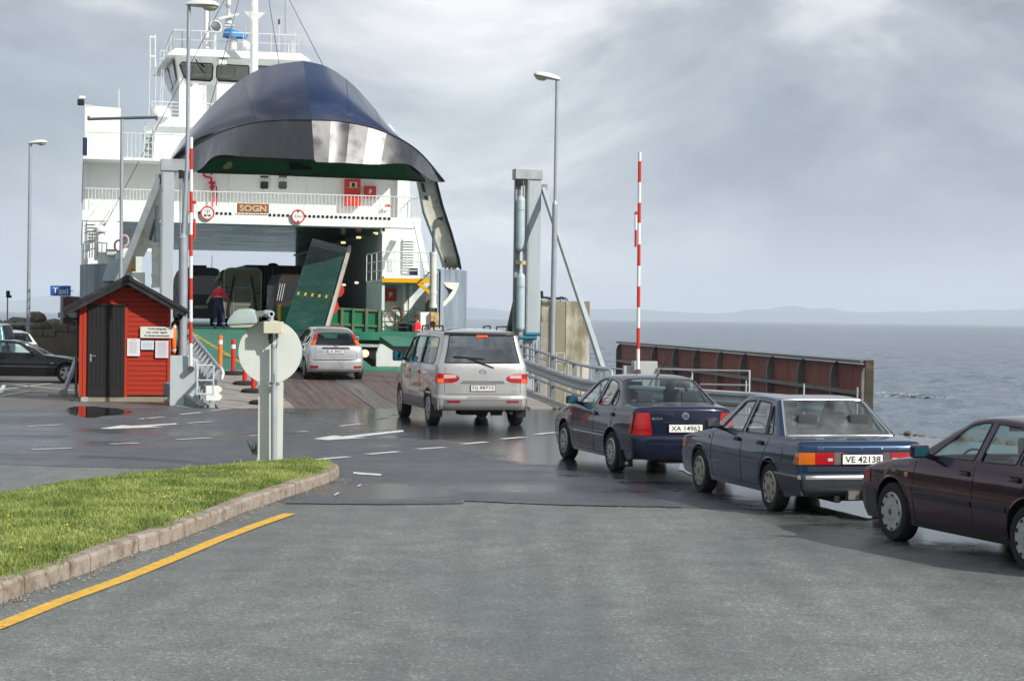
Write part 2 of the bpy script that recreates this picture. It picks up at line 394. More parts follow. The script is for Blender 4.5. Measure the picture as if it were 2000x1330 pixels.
 sp1 = N(nn, 'ShaderNodeMapRange'); sp1.inputs[1].default_value = .88; sp1.inputs[2].default_value = .98; sp1.inputs[3].default_value = 1; sp1.inputs[4].default_value = 1.75; ll.new(sc2.outputs[1], sp1.inputs[0])
 mq = N(nn, 'ShaderNodeMath', operation='MULTIPLY'); ll.new(sr.outputs[0], mq.inputs[0]); ll.new(sp1.outputs[0], mq.inputs[1])
 mz = N(nn, 'ShaderNodeMath', operation='MULTIPLY'); ll.new(mq.outputs[0], mz.inputs[0]); ll.new(mdr.outputs[0], mz.inputs[1])
 mm = N(nn, 'ShaderNodeMath', operation='MULTIPLY'); ll.new(dk.outputs[0], mm.inputs[0]); ll.new(mz.outputs[0], mm.inputs[1])
 vm = N(nn, 'ShaderNodeVectorMath', operation='SCALE'); ll.new(r1.outputs[0], vm.inputs[0]); ll.new(mm.outputs[0], vm.inputs['Scale'])
 ll.new(vm.outputs[0], b.inputs['Base Color'])
 rr = N(nn, 'ShaderNodeMapRange'); rr.inputs[3].default_value = .75; rr.inputs[4].default_value = .16
 ll.new(damp.outputs[0], rr.inputs[0]); ll.new(rr.outputs[0], b.inputs['Roughness'])
 bp = N(nn, 'ShaderNodeBump'); bp.inputs['Distance'].default_value = .004
 bs = N(nn, 'ShaderNodeMapRange'); bs.inputs[3].default_value = .8; bs.inputs[4].default_value = .12
 ll.new(damp.outputs[0], bs.inputs[0]); ll.new(bs.outputs[0], bp.inputs['Strength'])
 ll.new(mxc.outputs['Result'], bp.inputs['Height']); ll.new(bp.outputs[0], b.inputs['Normal'])
 return m
QA = gnd(1080, 925); _qb = gnd(2000, 1118); _qd = (_qb - QA).normalized(); QN = Vector((-_qd.y, _qd.x, 0)); QN = QN if QN.x > 0 or QN.y > 0 else -QN
if QN.dot(gnd(1600, 900) - QA) < 0: QN = -QN
TC = gnd(735, 962)
asph_old = asphalt('old_worn_asphalt', (0.140, 0.157, 0.152), (-.1, 0.62), (1.0, .28, 1), grain=150, wscale=.4)
asph_new = asphalt('damp_new_asphalt', (0.074, 0.082, 0.096), (0.10, .85), (.55, 1.2, 1), grain=90, wscale=.3)
asph_wet = asphalt('wet_asphalt', (0.045, 0.047, 0.048), (0.45, 1.25), (.8, 1.3, 1), grain=90, wscale=.6)
asph_park = asphalt('parking_asphalt', (0.115, 0.11, 0.105), (0.0, 0.5), (.5, 1.2, 1), grain=70)
def sheet(name, pts, z, m, kind='structure', thick=None, sub=None, label=None):
 b = MB(); n = len(pts)
 if thick: b.prism([(p[0], p[1]) for p in pts], z, z - thick, lambda x, y, d: Vector((x, y, d)))
 else: b.add([Vector((p[0], p[1], z)) for p in pts], [tuple(range(n))])
 o = b.build(name, m, kind=kind)
 if label: o['label'] = label
 return o
def G2(*pp): return [tuple(gnd(x, y)[:2]) for x, y in pp]
# quay, one thick slab with its edge to the water
rl = FR(-4.45, 0); rr_ = FR(4.5, 0)
quay = [(-70, -12), (24, -12), (19, 12), (14.5, 26), (10.5, 35), (8.6, 38.8), (7.2, 41.5), (6.4, 45), (6.0, 52), (3.6, 55), (1.9, 52.5), (rr_.x, rr_.y), (rl.x, rl.y),
  (-8.6, 52), (-10.6, 60), (-14.2, 66), (-17.4, 76), (-17.6, 92), (-70, 96)]
sheet('quay_ground', quay, 0.0, asph_park, thick=3.2)
# the old carriageway nearest the camera
near = G2((-500, 905), (0, 907), (150, 912), (300, 915), (430, 918))
line = [(560, 984), (640, 985), (760, 986), (900, 984), (905, 979), (1000, 983), (1120, 988), (1240, 990), (1330, 992), (1500, 996), (1720, 992), (1900, 986), (2300, 975)]
old = [(-8, 2), (12, 2)] + [p for p in reversed(G2(*line))]
old_poly = [(-22, 1), (14, 1)] + list(reversed(G2(*line))) + list(reversed(near))
sheet('old_road', old_poly, 0.004, asph_old)
new_poly = G2((560, 984), *line[1:])
far_edge = [(14.2, 24), (10.2, 34.5), (8.2, 38.5), (6.6, 41.5), (5.8, 45), (3.4, 47.6), (rr_.x - .02, rr_.y - .02), (rl.x, rl.y - .02)]
nl = list(G2(*line))
nl_w = [(x + .03 * math.sin(i * 2.2), y) for i, (x, y) in enumerate(nl)]
mid = nl + far_edge + G2((330, 796), (140, 800), (0, 800), (-500, 790)) + G2((-500, 905), (0, 907), (150, 912), (300, 915), (430, 918), (470, 960))
sheet('new_road', mid, 0.008, asph_new)
# standing water and damp films: thin sheets lying on the road
water_m = mat('puddle_water', (0.018, 0.02, 0.022), 0.03, 0, rvar=0.0, var=.2, spec=.7, bump=.02, bscale=3, bdist=.01)
damp_m = asph_wet
def blob(name, pts, z, m, seed=0, kind='stuff', lab=None):
 g = [gnd(x, y) for x, y in pts]; n = len(g); out = []
 rnd = random.Random(seed)
 for i in range(n):
  p0, p1, p2, p3 = g[i - 1], g[i], g[(i + 1) % n], g[(i + 2) % n]
  for t in (0, .25, .5, .75):
   q = .5 * ((2 * p1) + (p2 - p0) * t + (2 * p0 - 5 * p1 + 4 * p2 - p3) * t * t + (3 * p1 - p0 - 3 * p2 + p3) * t ** 3)
   q = q + Vector((rnd.uniform(-.06, .06), rnd.uniform(-.15, .15), 0)); out.append((q.x, q.y))
 o = sheet(name, out, z, m, kind=kind)
 if lab: o['label'] = lab; o['category'] = 'puddle'
 return o
blob('puddle', [(128, 800), (150, 794), (190, 795), (236, 799), (262, 805), (215, 811), (170, 816), (140, 809)], .013, water_m, 1, lab='shallow puddle mirroring the red shed on the dark road')
blob('puddle', [(1560, 985), (1640, 972), (1740, 978), (1790, 1000), (1740, 1015), (1620, 1006)], .017, water_m, 3, lab='puddle under the old blue saloon with the tow hook')
blob('puddle', [(1330, 905), (1400, 912), (1440, 925), (1400, 932), (1330, 922)], .017, water_m, 4, lab='puddle behind the dark blue saloon')
# asphalt lip along the joint between the two surfaces
b = MB()
for i in range(8):
 a, c = Vector((*nl[i], .008)), Vector((*nl[i + 1], .008))
 k = max(2, int((c - a).length / .15))
 for j in range(k):
  p, q = a.lerp(c, j / k), a.lerp(c, (j + 1) / k)
  w = random.uniform(.02, .05)
  b.bar(p + Vector((0, random.uniform(-.02, .02), 0)), q + Vector((0, random.uniform(-.02, .02), 0)), w, .02)
b.build('road_joint', asph_wet, kind='structure')
# --- road markings, each a thin sheet
paint_w = mat('road_paint_white', (0.62, 0.62, 0.59), 0.6, 0, var=.2, scale=9, dirt=(.16, .165, .17), dirt_amt=.28, dirt_scale=7)
paint_y = mat('road_paint_yellow', (0.70, 0.40, 0.035), 0.6, 0, var=.22, scale=7, dirt=(.20, .19, .13), dirt_amt=.3, dirt_scale=17)
def mark(name, px, z=.0165, m=None):
 return sheet(name, G2(*px), z, m or paint_w)
def dash(x0, y0, x1, y1, w=.13):
 a, c = gnd(x0, y0), gnd(x1, y1); d = (c - a).normalized(); n = Vector((-d.y, d.x, 0)) * w / 2
 b = MB(); b.quad(*[p + Vector((0, 0, .0165)) for p in (a - n, c - n, c + n, a + n)])
 return b.build('lane_dash', paint_w, kind='structure')
for d in [(62, 879, 140, 876), (214, 868, 270, 866), (345, 859, 412, 856), (54, 833, 122, 830), (274, 819, 282, 818), (288, 817.5, 320, 815), (352, 810, 392, 806),
   (366, 827, 413, 824), (412, 802, 450, 799), (465, 798, 490, 797.4), (487, 852, 503, 851), (582, 844, 600, 843), (664, 833, 704, 828.5), (734, 819, 756, 816),
   (768, 810, 790, 807), (612, 899, 680, 893), (718, 888, 778, 883), (816, 878, 868, 874.5), (902, 868, 950, 864), (980, 858, 1024, 854.5), (1048, 849, 1086, 845)]:
 w = .16 if d[0] > 600 and d[1] > 840 else .12
 dash(*d, w=w)
def arrow(p):
 return mark('lane_arrow', p)
arrow([(612, 858), (652, 851), (668, 853.2), (786, 840.6), (789, 844), (690, 855.2), (722, 855.4), (640, 860.5)])
arrow([(194, 838), (240, 831), (256, 832.5), (344, 827.5), (346, 829.5), (292, 833), (320, 834.5), (215, 838.5)])
mark('road_chalk_mark', [(690, 923), (745, 927), (744, 930), (705, 928), (690, 926)])
mark('road_chalk_mark', [(652, 968), (660, 963), (663, 964), (655, 969)])
mark('road_chalk_mark', [(697, 951), (705, 947), (706, 948.5), (699, 952)])
# parking lines on the left
for d in [(0, 769, 8, 752), (0, 762, 100, 749), (30, 752, 145, 763), (0, 774, 60, 764)]: dash(*d, w=.12)
# yellow edge line
yl = [(-60, 1246), (0, 1223), (115, 1177), (245, 1130), (350, 1087), (423, 1056), (500, 1027), (566, 1004)]
b = MB(); vs_ = []
for i, (x, y) in enumerate(yl):
 p = gnd(x, y); q = gnd(*yl[min(i + 1, len(yl) - 1)]); o_ = gnd(*yl[max(i - 1, 0)]); d = (q - o_).normalized()
 n = Vector((-d.y, d.x, 0)) * .075; vs_ += [p - n + Vector((0, 0, .0125)), p + n + Vector((0, 0, .0125))]
b.add(vs_, [(2 * i, 2 * i + 2, 2 * i + 3, 2 * i + 1) for i in range(len(yl) - 1)])
b.build('edge_line', paint_y, kind='structure')
# --- kerb and grass island
kb_px = [(-140, 1232), (0, 1180), (28, 1166), (115, 1138), (192, 1110), (262, 1080), (322, 1064), (423, 1024), (469, 1003), (511, 988), (595, 960), (640, 944), (661, 934)]
kb = [gnd(x, y) for x, y in kb_px]
tip = [gnd(663, 928), gnd(656, 921), gnd(640, 917)]
back = [gnd(600, 914), gnd(520, 916), gnd(420, 925), gnd(300, 938), gnd(150, 955), gnd(0, 976), gnd(-140, 998)]
island = kb + tip + back
kerb_m = mat('kerb_granite', (0.31, 0.265, 0.22), 0.8, 0, var=.16, scale=3, bump=.4, bscale=30, dirt=(.15, .10, .065), dirt_amt=.45, dirt_scale=5)
kerb_root = empty('kerb', kb[0]); kerb_root['kind'] = 'structure'
def along(pts, step):
 out = [pts[0].copy()]; acc = 0
 for i in range(len(pts) - 1):
  a, c = pts[i], pts[i + 1]; L = (c - a).length
  while acc + L >= step:
   t = (step - acc) / L; a = a.lerp(c, t); out.append(a.copy()); L = (c - a).length; acc = 0
  acc += L
 return out
KW = .16
def kerb_run(pts, step, hh):
 st = along(pts, step)
 for i in range(len(st) - 1):
  a, c = st[i], st[i + 1]; d = (c - a).normalized(); n = Vector((-d.y, d.x, 0)) * KW
  g = .012; a2, c2 = a + d * g, c - d * g
  j = random.uniform(-.006, .006); h = hh + random.uniform(-.006, .008)
  b = MB(); off = d.cross(Vector((0, 0, 1))) * j
  rd = n * .12
  prof = [(0, -.05), (0.0, h - .03), (.12, h), (1, h), (1, -.05)]
  vs = [a2 + off + n * t + Vector((0, 0, z)) for t, z in prof] + [c2 + off + n * t + Vector((0, 0, z)) for t, z in prof]
  b.add(vs, [(0, 1, 2, 3, 4), (9, 8, 7, 6, 5)] + [(k, k + 5, (k + 1) % 5 + 5, (k + 1) % 5) for k in range(5)])
  o = b.build('kerb_stone', kerb_m, bevel=.008, smooth=False)
  o.parent = kerb_root; o.matrix_parent_inverse = Matrix.Translation(-kb[0])
CEN = sum(island, Vector()) / len(island)
kerb_run(kb + [tip[0], tip[1]], .48, .155)
# filler joints of mortar
b = MB()
for i in range(len(kb) - 1):
 a, c = kb[i], kb[i + 1]; d = (c - a).normalized(); n = Vector((-d.y, d.x, 0)) * KW
 b.bar(a + n * .55 + Vector((0, 0, .05)), c + n * .55 + Vector((0, 0, .05)), KW * .75, .12)
o = b.build('kerb_mortar', mat('mortar', (.14, .10, .07), .9, 0)); o.parent = kerb_root; o.matrix_parent_inverse = Matrix.Translation(-kb[0])
# soil bed, slightly domed
soil = mat('grass_soil', (0.075, 0.10, 0.022), 0.95, 0, var=.5, scale=2.2, bump=.5, bscale=20, dirt=(.13, .10, .05), dirt_amt=.25, dirt_scale=2.5)
ins = []
for p in island:
 ins.append(p + (CEN - p).normalized() * .13)
def inpoly(x, y, poly):
 c = False; n = len(poly); j = n - 1
 for i in range(n):
  xi, yi = poly[i][0], poly[i][1]; xj, yj = poly[j][0], poly[j][1]
  if (yi > y) != (yj > y) and x < (xj - xi) * (y - yi) / (yj - yi) + xi: c = not c
  j = i
 return c
def segd(p, poly):
 P = np.array([(q[0], q[1]) for q in poly]); A = P; B = np.roll(P, -1, 0); AB = B - A
 t = np.clip(((p[0] - A[:, 0]) * AB[:, 0] + (p[1] - A[:, 1]) * AB[:, 1]) / (AB ** 2).sum(1), 0, 1)
 q = A + AB * t[:, None]; return float(np.sqrt(((q - np.array([p[0], p[1]])) ** 2).sum(1).min()))
def soil_h(x, y):
 d = segd((x, y), ins)
 return .105 + .10 * (1 - math.exp(-d / .6)) + .012 * mnoise.noise(Vector((x * 2.2, y * 2.2, 0)))
ins2 = [(p.x, p.y) for p in ins]
xs_ = [p.x for p in ins]; ys_ = [p.y for p in ins]
gp = [Vector(p) for p in ins2]; nO = len(gp)
gx = np.arange(min(xs_), max(xs_), .22); gy = np.arange(min(ys_), max(ys_), .30)
for x in gx:
 for y in gy:
  if inpoly(x, y, ins2) and segd((x, y), ins) > .08: gp.append(Vector((x, y)))
cdt = delaunay_2d_cdt(gp, [(i, (i + 1) % nO) for i in range(nO)], [], 0, 1e-5)
b = MB(); vv = [Vector((v.x, v.y, soil_h(v.x, v.y))) for v in cdt[0]]
b.add(vv, [f for f in cdt[2] if inpoly(sum(cdt[0][i].x for i in f) / 3, sum(cdt[0][i].y for i in f) / 3, ins2)])
b.build('grass_bed', soil, kind='structure', smooth=True)
# grass blades
def grass_mat(name, c0, c1):
 m = bpy.data.materials.new(name); m.use_nodes = True
 nn, ll = m.node_tree.nodes, m.node_tree.links; b_ = nn['Principled BSDF']
 t = N(nn, 'ShaderNodeTexCoord'); nz = N(nn, 'ShaderNodeTexNoise'); nz.inputs['Scale'].default_value = 1.8; nz.inputs['Detail'].default_value = 6
 ll.new(t.outputs['Object'], nz.inputs['Vector'])
 n2_ = N(nn, 'ShaderNodeTexWhiteNoise'); gi = N(nn, 'ShaderNodeNewGeometry')
 ll.new(gi.outputs['Random Per Island'], n2_.inputs['Vector'])
 mx = N(nn, 'ShaderNodeMath', operation='ADD'); sc = N(nn, 'ShaderNodeMath', operation='MULTIPLY'); sc.inputs[1].default_value = .55
 ll.new(gi.outputs['Random Per Island'], sc.inputs[0])
 s2 = N(nn, 'ShaderNodeMapRange'); s2.inputs[1].default_value = .3; s2.inputs[2].default_value = .7; s2.inputs[3].default_value = -.25; s2.inputs[4].default_value = .75
 ll.new(nz.outputs[0], s2.inputs[0]); ll.new(sc.outputs[0], mx.inputs[0]); ll.new(s2.outputs[0], mx.inputs[1])
 rp_ = N(nn, 'ShaderNodeValToRGB'); rp_.color_ramp.elements[0].color = (*c0, 1); rp_.color_ramp.elements[1].color = (*c1, 1)
 ll.new(mx.outputs[0], rp_.inputs[0]); ll.new(rp_.outputs[0], b_.inputs['Base Color'])
 b_.inputs['Roughness'].default_value = .6
 b_.inputs['Transmission Weight'].default_value = 0
 tl = N(nn, 'ShaderNodeBsdfTranslucent'); ll.new(rp_.outputs[0], tl.inputs[0])
 ms = N(nn, 'ShaderNodeMixShader'); ms.inputs[0].default_value = .3
 ll.new(b_.outputs[0], ms.inputs[1]); ll.new(tl.outputs[0], ms.inputs[2]); ll.new(ms.outputs[0], nn['Material Output'].inputs[0])
 return m
gm = grass_mat('grass_blades', (0.105, 0.175, 0.026), (0.42, 0.47, 0.14))
rg = np.random.RandomState(3)
NB = 110000
bx0, bx1, by0, by1 = max(min(xs_), -6.8), max(xs_), min(ys_), max(ys_)
V = []; Fc = []
# coarse height / mask table
GXN, GYN = 90, 160
tab = np.zeros((GXN, GYN)); msk = np.zeros((GXN, GYN), bool)
for i in range(GXN):
 for j in range(GYN):
  x = bx0 + (bx1 - bx0) * (i + .5) / GXN; y = by0 + (by1 - by0) * (j + .5) / GYN
  if inpoly(x, y, ins2): msk[i, j] = True; tab[i, j] = soil_h(x, y)
cnt = 0
x = rg.uniform(bx0, bx1, NB * 3); y = rg.uniform(by0, by1, NB * 3)
ii = np.clip(((x - bx0) / (bx1 - bx0) * GXN).astype(int), 0, GXN - 1); jj = np.clip(((y - by0) / (by1 - by0) * GYN).astype(int), 0, GYN - 1)
ok = msk[ii, jj]; x = x[ok][:NB]; y = y[ok][:NB]; z = tab[ii[ok][:NB], jj[ok][:NB]]
n_ = len(x)
cl = np.array([mnoise.noise(Vector((a * .9, c * .9, 5))) for a, c in zip(x, y)])
hh = rg.uniform(.018, .062, n_) * (1 + .9 * cl); hh *= np.where(rg.rand(n_) > .985, 2.0, 1)
an = rg.uniform(0, 2 * np.pi, n_); wd = rg.uniform(.004, .008, n_); le = rg.uniform(.1, .8, n_) * hh; la = rg.uniform(0, 2 * np.pi, n_)
p = np.stack([x, y, z - .01], 1)
sd = np.stack([np.cos(an) * wd, np.sin(an) * wd, np.zeros(n_)], 1)
mid_ = p + np.stack([np.cos(la) * le * .3, np.sin(la) * le * .3, hh * .6], 1)
tp = p + np.stack([np.cos(la) * le, np.sin(la) * le, hh], 1)
V = np.stack([p - sd, p + sd, mid_ + sd * .7, mid_ - sd * .7, tp], 1).reshape(-1, 3)
base = np.arange(n_) * 5
me = bpy.data.meshes.new('grass')
faces = np.concatenate([np.stack([base, base + 1, base + 2, base + 3], 1)], 0).tolist() + np.stack([base + 3, base + 2, base + 4], 1).tolist()
me.from_pydata(V.tolist(), [], faces); me.materials.append(gm)
o = bpy.data.objects.new('grass', me); col.objects.link(o); tag(o, 'bright green unmown grass covering the traffic island', 'grass', kind='stuff')
# dandelions
dy = mat('dandelion_yellow', (.75, .52, .02), .6, 0); dg = mat('dandelion_stem', (.10, .16, .03), .7, 0)
DL = ['nearest the white sign', 'just below the one nearest the white sign', 'close to the middle of the kerb', 'in the left part of the grass, above the kerb', 'lowest on the left, nearest the camera', 'in the middle of the island', 'at the far left edge of the island', 'right beside the one in the middle of the island', 'right of the pair in the middle of the island']
for qi, (px, py) in enumerate([(435, 922), (452, 928), (366, 1004), (130, 1030), (40, 1075), (302, 968), (16, 1012), (320, 975), (410, 966)]):
 q = gnd(px, py, .2); b = MB(); b.tube([(0, 0, -.10), (0.005, 0, .03)], .0025, 5); b.cur = 1
 b.lathe([(0, .026), (.012, .028), (.014, .034), (.008, .039), (0, .040)], n=9)
 o = b.build('dandelion', [dg, dy], label='yellow dandelion in the grass, ' + DL[qi], cat='flower', group='dandelions in the grass'); o.location = q
bw = MB()
for k in range(26):
 q = gnd(505, 890, .12) + Vector((random.uniform(-.10, .05), random.uniform(-.05, .05), 0)); a = random.uniform(0, 6.28); l = random.uniform(.12, .28)
 t_ = q + Vector((math.cos(a) * l * .6, math.sin(a) * l * .4, l)); s_ = Vector((-math.sin(a), math.cos(a), 0)) * .014; m_ = q.lerp(t_, .55)
 bw.add([q, m_ - s_, t_, m_ + s_], [(0, 1, 2, 3)])
bw.build('weed', mat('weed_leaf', (.045, .09, .018), .6, 0), label='dark leafy weed at the left foot of the white sign', cat='plant')
# --- sea
def sea_mat():
 m = bpy.data.materials.new('sea_water'); m.use_nodes = True
 nn, ll = m.node_tree.nodes, m.node_tree.links; b_ = nn['Principled BSDF']
 b_.inputs['Base Color'].default_value = (0.125, 0.165, 0.205, 1); b_.inputs['Roughness'].default_value = .25; b_.inputs['IOR'].default_value = 1.33
 t = N(nn, 'ShaderNodeTexCoord'); mp_ = N(nn, 'ShaderNodeMapping'); mp_.inputs['Scale'].default_value = (1, .75, 1)
 ll.new(t.outputs['Object'], mp_.inputs[0])
 a = N(nn, 'ShaderNodeTexNoise'); a.inputs['Scale'].default_value = 2.1; a.inputs['Detail'].default_value = 6; a.inputs['Roughness'].default_value = .6
 c = N(nn, 'ShaderNodeTexNoise'); c.inputs['Scale'].default_value = .11; c.inputs['Detail'].default_value = 6; c.inputs['Roughness'].default_value = .55
 ll.new(mp_.outputs[0], a.inputs['Vector']); ll.new(mp_.outputs[0], c.inputs['Vector'])
 b1 = N(nn, 'ShaderNodeBump'); b1.inputs['Strength'].default_value = .9; b1.inputs['Distance'].default_value = .24
 b2 = N(nn, 'ShaderNodeBump'); b2.inputs['Strength'].default_value = .4; b2.inputs['Distance'].default_value = 1.0
 ll.new(a.outputs[0], b1.inputs['Height']); ll.new(c.outputs[0], b2.inputs['Height']); ll.new(b2.outputs[0], b1.inputs['Normal'])
 ll.new(b1.outputs[0], b_.inputs['Normal'])
 return m
SEA = -2.0
th = np.linspace(-.42, .42, 260); rrow = np.concatenate([np.geomspace(34, 1500, 520), np.geomspace(1600, 24000, 40)])
T, Rr = np.meshgrid(th, rrow, indexing='ij')
X = np.tan(T) * Rr; Y = Rr
Z = np.zeros_like(X); rs_ = np.random.RandomState(5)
for k in range(46):
 lam = rs_.uniform(.5, 3.6); d_ = rs_.normal(-1.2, .75); kx, ky = 2 * np.pi / lam * np.cos(d_), 2 * np.pi / lam * np.sin(d_)
 amp = .0078 * lam ** .9
 fade = np.clip(1.2 - Rr * .0035 / lam, 0, 1)
 Z += amp * fade * np.sin(kx * X + ky * Y + rs_.uniform(0, 6.28))
Z = np.sign(Z) * np.abs(Z) ** .95
ny, nx = Z.shape
vv = np.stack([X, Y, Z + SEA], -1).reshape(-1, 3)
idx = np.arange(ny * nx).reshape(ny, nx)
fcs = np.stack([idx[:-1, :-1], idx[1:, :-1], idx[1:, 1:], idx[:-1, 1:]], -1).reshape(-1, 4)
me = bpy.data.meshes.new('sea'); me.from_pydata(vv.tolist(), [], fcs.tolist()); me.materials.append(sea_mat())
me.polygons.foreach_set('use_smooth', [True] * len(me.polygons)); me.flip_normals()
bmx = bmesh.new(); bmx.from_mesh(me); bmesh.ops.recalc_face_normals(bmx, faces=bmx.faces); bmx.to_mesh(me); bmx.free()
if me.polygons[0].normal.z < 0: me.flip_normals()
o = bpy.data.objects.new('sea', me); col.objects.link(o); o['kind'] = 'structure'
# outer sea around, just below so that the place goes on beyond the frame
b = MB(); b.quad((-20000, -3000, SEA - .45), (20000, -3000, SEA - .45), (20000, 24200, SEA - .45), (-20000, 24200, SEA - .45))
b.build('outer_sea', MATS.get('x') or o.data.materials[0], kind='structure')
# foam
foam_m = mat('foam', (.34, .38, .41), .8, 0, var=.15)
def foam(px0, px1, py0, py1, seed, n=260):
 rnd = random.Random(seed); b = MB()
 for k in range(n):
  t = rnd.random(); yy = py0 + (py1 - py0) * t + rnd.gauss(0, 1.6); xx = px0 + (px1 - px0) * (t + rnd.gauss(0, .1))
  q = gnd(xx, yy, SEA + .09); r = rnd.uniform(.03, .11)
  pts = [q + Vector((math.cos(a) * r * rnd.uniform(1, 2.6), math.sin(a) * r * rnd.uniform(.8, 3.2), rnd.uniform(-.01, .03))) for a in [i * math.pi / 3 for i in range(6)]]
  b.add(pts, [tuple(range(6))])
 return b
bf = foam(1705, 1845, 767, 774, 1, 170)
bf.build('foam', foam_m, label='streak of white foam on the water right of the rust red fender wall', cat='foam', kind='stuff')
# --- far hills
def hills(name, pts, dist, m, depth=2500):
 """pts: (px, height in px above the horizon)"""
 b = MB(); rows = 7
 prof = []
 for i in range(len(pts) - 1):
  for k in range(8):
   t = k / 8; px = pts[i][0] + (pts[i + 1][0] - pts[i][0]) * t
   tt = t * t * (3 - 2 * t); h = pts[i][1] + (pts[i + 1][1] - pts[i][1]) * tt
   prof.append((px, max(.5, h + .9 * mnoise.noise(Vector((px * .04, 0, dist))) + .5 * mnoise.noise(Vector((px * .15, 3, dist))))))
 vs = []; fc = []
 for j in range(rows):
  t = j / (rows - 1); f = math.sin(min(1, t * 1.25) * math.pi / 2)
  for px, h in prof:
   y = dist + depth * t; x = (px - 1000) / FOC * y
   zz = (h / FOC * dist) * f * (1 + .12 * mnoise.noise(Vector((px * .02, t * 4, 1)))) + SEA - (2 if j == 0 else 0)
   vs.append((x, y, zz))
 n = len(prof)
 for j in range(rows - 1):
  for i in range(n - 1): fc.append((j * n + i, j * n + i + 1, (j + 1) * n + i + 1, (j + 1) * n + i))
 b.add(vs, fc); return b.build(name, m, kind='structure', smooth=True)
hill_m = mat('far_hill_forest', (0.05, 0.075, 0.07), .9, 0, var=.3, scale=.0016)
hills('far_hills', [(880, 28), (915, 22), (960, 20), (1010, 12), (1100, 14), (1160, 22), (1250, 24), (1300, 20), (1390, 16), (1480, 26), (1540, 34), (1610, 31), (1660, 24), (1690, 24), (1740, 26), (1790, 25), (1870, 31), (1950, 32), (2040, 38), (2300, 30), (2600, 40)], 15000, hill_m)
hills('far_mountain', [(-500, 20), (-200, 12), (0, 22), (40, 26), (80, 34), (120, 43), (180, 50), (300, 62), (480, 55), (700, 30)], 19000, hill_m, depth=3500)
hills('headland', [(380, 6), (500, 9), (600, 6), (880, 2)], 12000, hill_m)
# haze
hz_m = bpy.data.materials.new('haze'); hz_m.use_nodes = True
nn, ll = hz_m.node_tree.nodes, hz_m.node_tree.links; nn.remove(nn['Principled BSDF'])
pv = N(nn, 'ShaderNodeVolumePrincipled'); pv.inputs['Color'].default_value = (.80, .88, .97, 1); pv.inputs['Density'].default_value = 0.000105
pv.inputs['Anisotropy'].default_value = 0.0
ll.new(pv.outputs[0], nn['Material Output'].inputs['Volume'])
b = MB(); b.bb((-20500, -3500, SEA - 2.6), (20500, 24800, 420))
hz_o = b.build('haze', hz_m, kind='stuff')
# --- land behind the camera and on the left, seen only in reflections and from other positions
b = MB(); b.add([(-320, -260, -.02), (60, -260, -.02), (24.2, -12, -.02), (-70.2, -12, -.02), (-70.2, 96, -.02), (-320, 130, -.02)], [(0, 1, 2, 3), (0, 3, 4, 5)])
b.build('hinterland', mat('inland_ground', (.09, .10, .05), .9, 0, var=.3), kind='structure')
b = MB(); n = 120; rows = []
for j, (rr, hk) in enumerate(((95, 0), (100, .55), (112, .85), (135, 1.0), (170, 1.1))):
 for i in range(n + 1):
  a = R(119 + (258 - 119) * i / n); q = Vector((math.cos(a) * rr, math.sin(a) * rr * .95, 0)); t = i / n
  h = 17 * (math.sin(math.pi * min(1, max(0, t * 1.02))) ** .35) * hk * (1 + .35 * mnoise.noise(q * .03) + .28 * mnoise.noise(q * .16) + .15 * mnoise.noise(q * .5))
  rows.append((q.x, q.y, h - .1))
b.add(rows, [(j * (n + 1) + i, j * (n + 1) + i + 1, (j + 1) * (n + 1) + i + 1, (j + 1) * (n + 1) + i) for j in range(4) for i in range(n)])
b.build('reflection_hill', mat('reflection_hill_green', (.035, .05, .022), .95, 0, var=.5, scale=.25, bump=.8, bscale=1.2, bdist=.5), kind='structure')  # out of view, added to darken the lower reflections in the car sides
gt = MB(); rq = random.Random(21)
def bit(q, r):
 n = 5; p_ = [q + Vector((math.cos(a * 1.2566) * r * rq.uniform(.6, 1.2), math.sin(a * 1.2566) * r * rq.uniform(.6, 1.2), 0)) for a in range(n)]; t_ = q + Vector((0, 0, r * .8))
 gt.add(p_ + [t_], [(i, (i + 1) % n, n) for i in range(n)])
for k in range(900):
 if k % 3: i = rq.randrange(len(kb) - 1); a_ = kb[i].lerp(kb[i + 1], rq.random()); d_ = (kb[i + 1] - kb[i]).normalized(); q = a_ + Vector((d_.y, -d_.x, 0)) * abs(rq.gauss(.03, .12)) + Vector((0, 0, .012))
 else: q = gnd(rq.uniform(-50, 2050), rq.uniform(935, 1330), .014)
 gt.cur = rq.choice((0, 0, 1, 2)); bit(q, rq.uniform(.004, .013) if k % 3 else rq.uniform(.003, .008))
gt.build('grit', [mat('grit_pale', (.32, .29, .25), .9), mat('grit_dark', (.04, .035, .03), .9), mat('dead_leaf', (.22, .12, .05), .9)], kind='stuff', label='small stones and dead leaves scattered along the kerb and on the old asphalt', cat='grit')
# ================================================================ CARS
def paint(name, c, metal=0.0, rough=0.25, var=.04):
 return mat(name, c, rough, metal, var=var, scale=2, coat=.8 if max(c) < .2 else 1.0, spec=.08 if max(c) < .2 else .5, rvar=.04, dirt=tuple(x * .6 + .03 for x in c), dirt_amt=.05, dirt_scale=1.3)
car_glass = glass_mat('car_glass', (.70, .82, .82), .0)
car_glass_f = glass_mat('car_glass_dusty', (.70, .78, .77), .03, film=.22)
lamp_r = mat('red_lamp_lens', (.34, .010, .012), .12, 0, var=.1, coat=.6)
lamp_rd = mat('dark_red_lamp_lens', (.22, .008, .010), .12, 0, var=.1, coat=.6)
lamp_on = mat('lit_brake_lamp', (.6, .03, .01), .2, 0, emit=(1, .10, .02), estr=1.2)
lamp_o = mat('amber_lamp_lens', (.48, .11, .008), .12, 0, var=.1, coat=.6)
lamp_c = mat('clear_lamp_lens', (.55, .55, .56), .1, .2, var=.05, coat=.6)
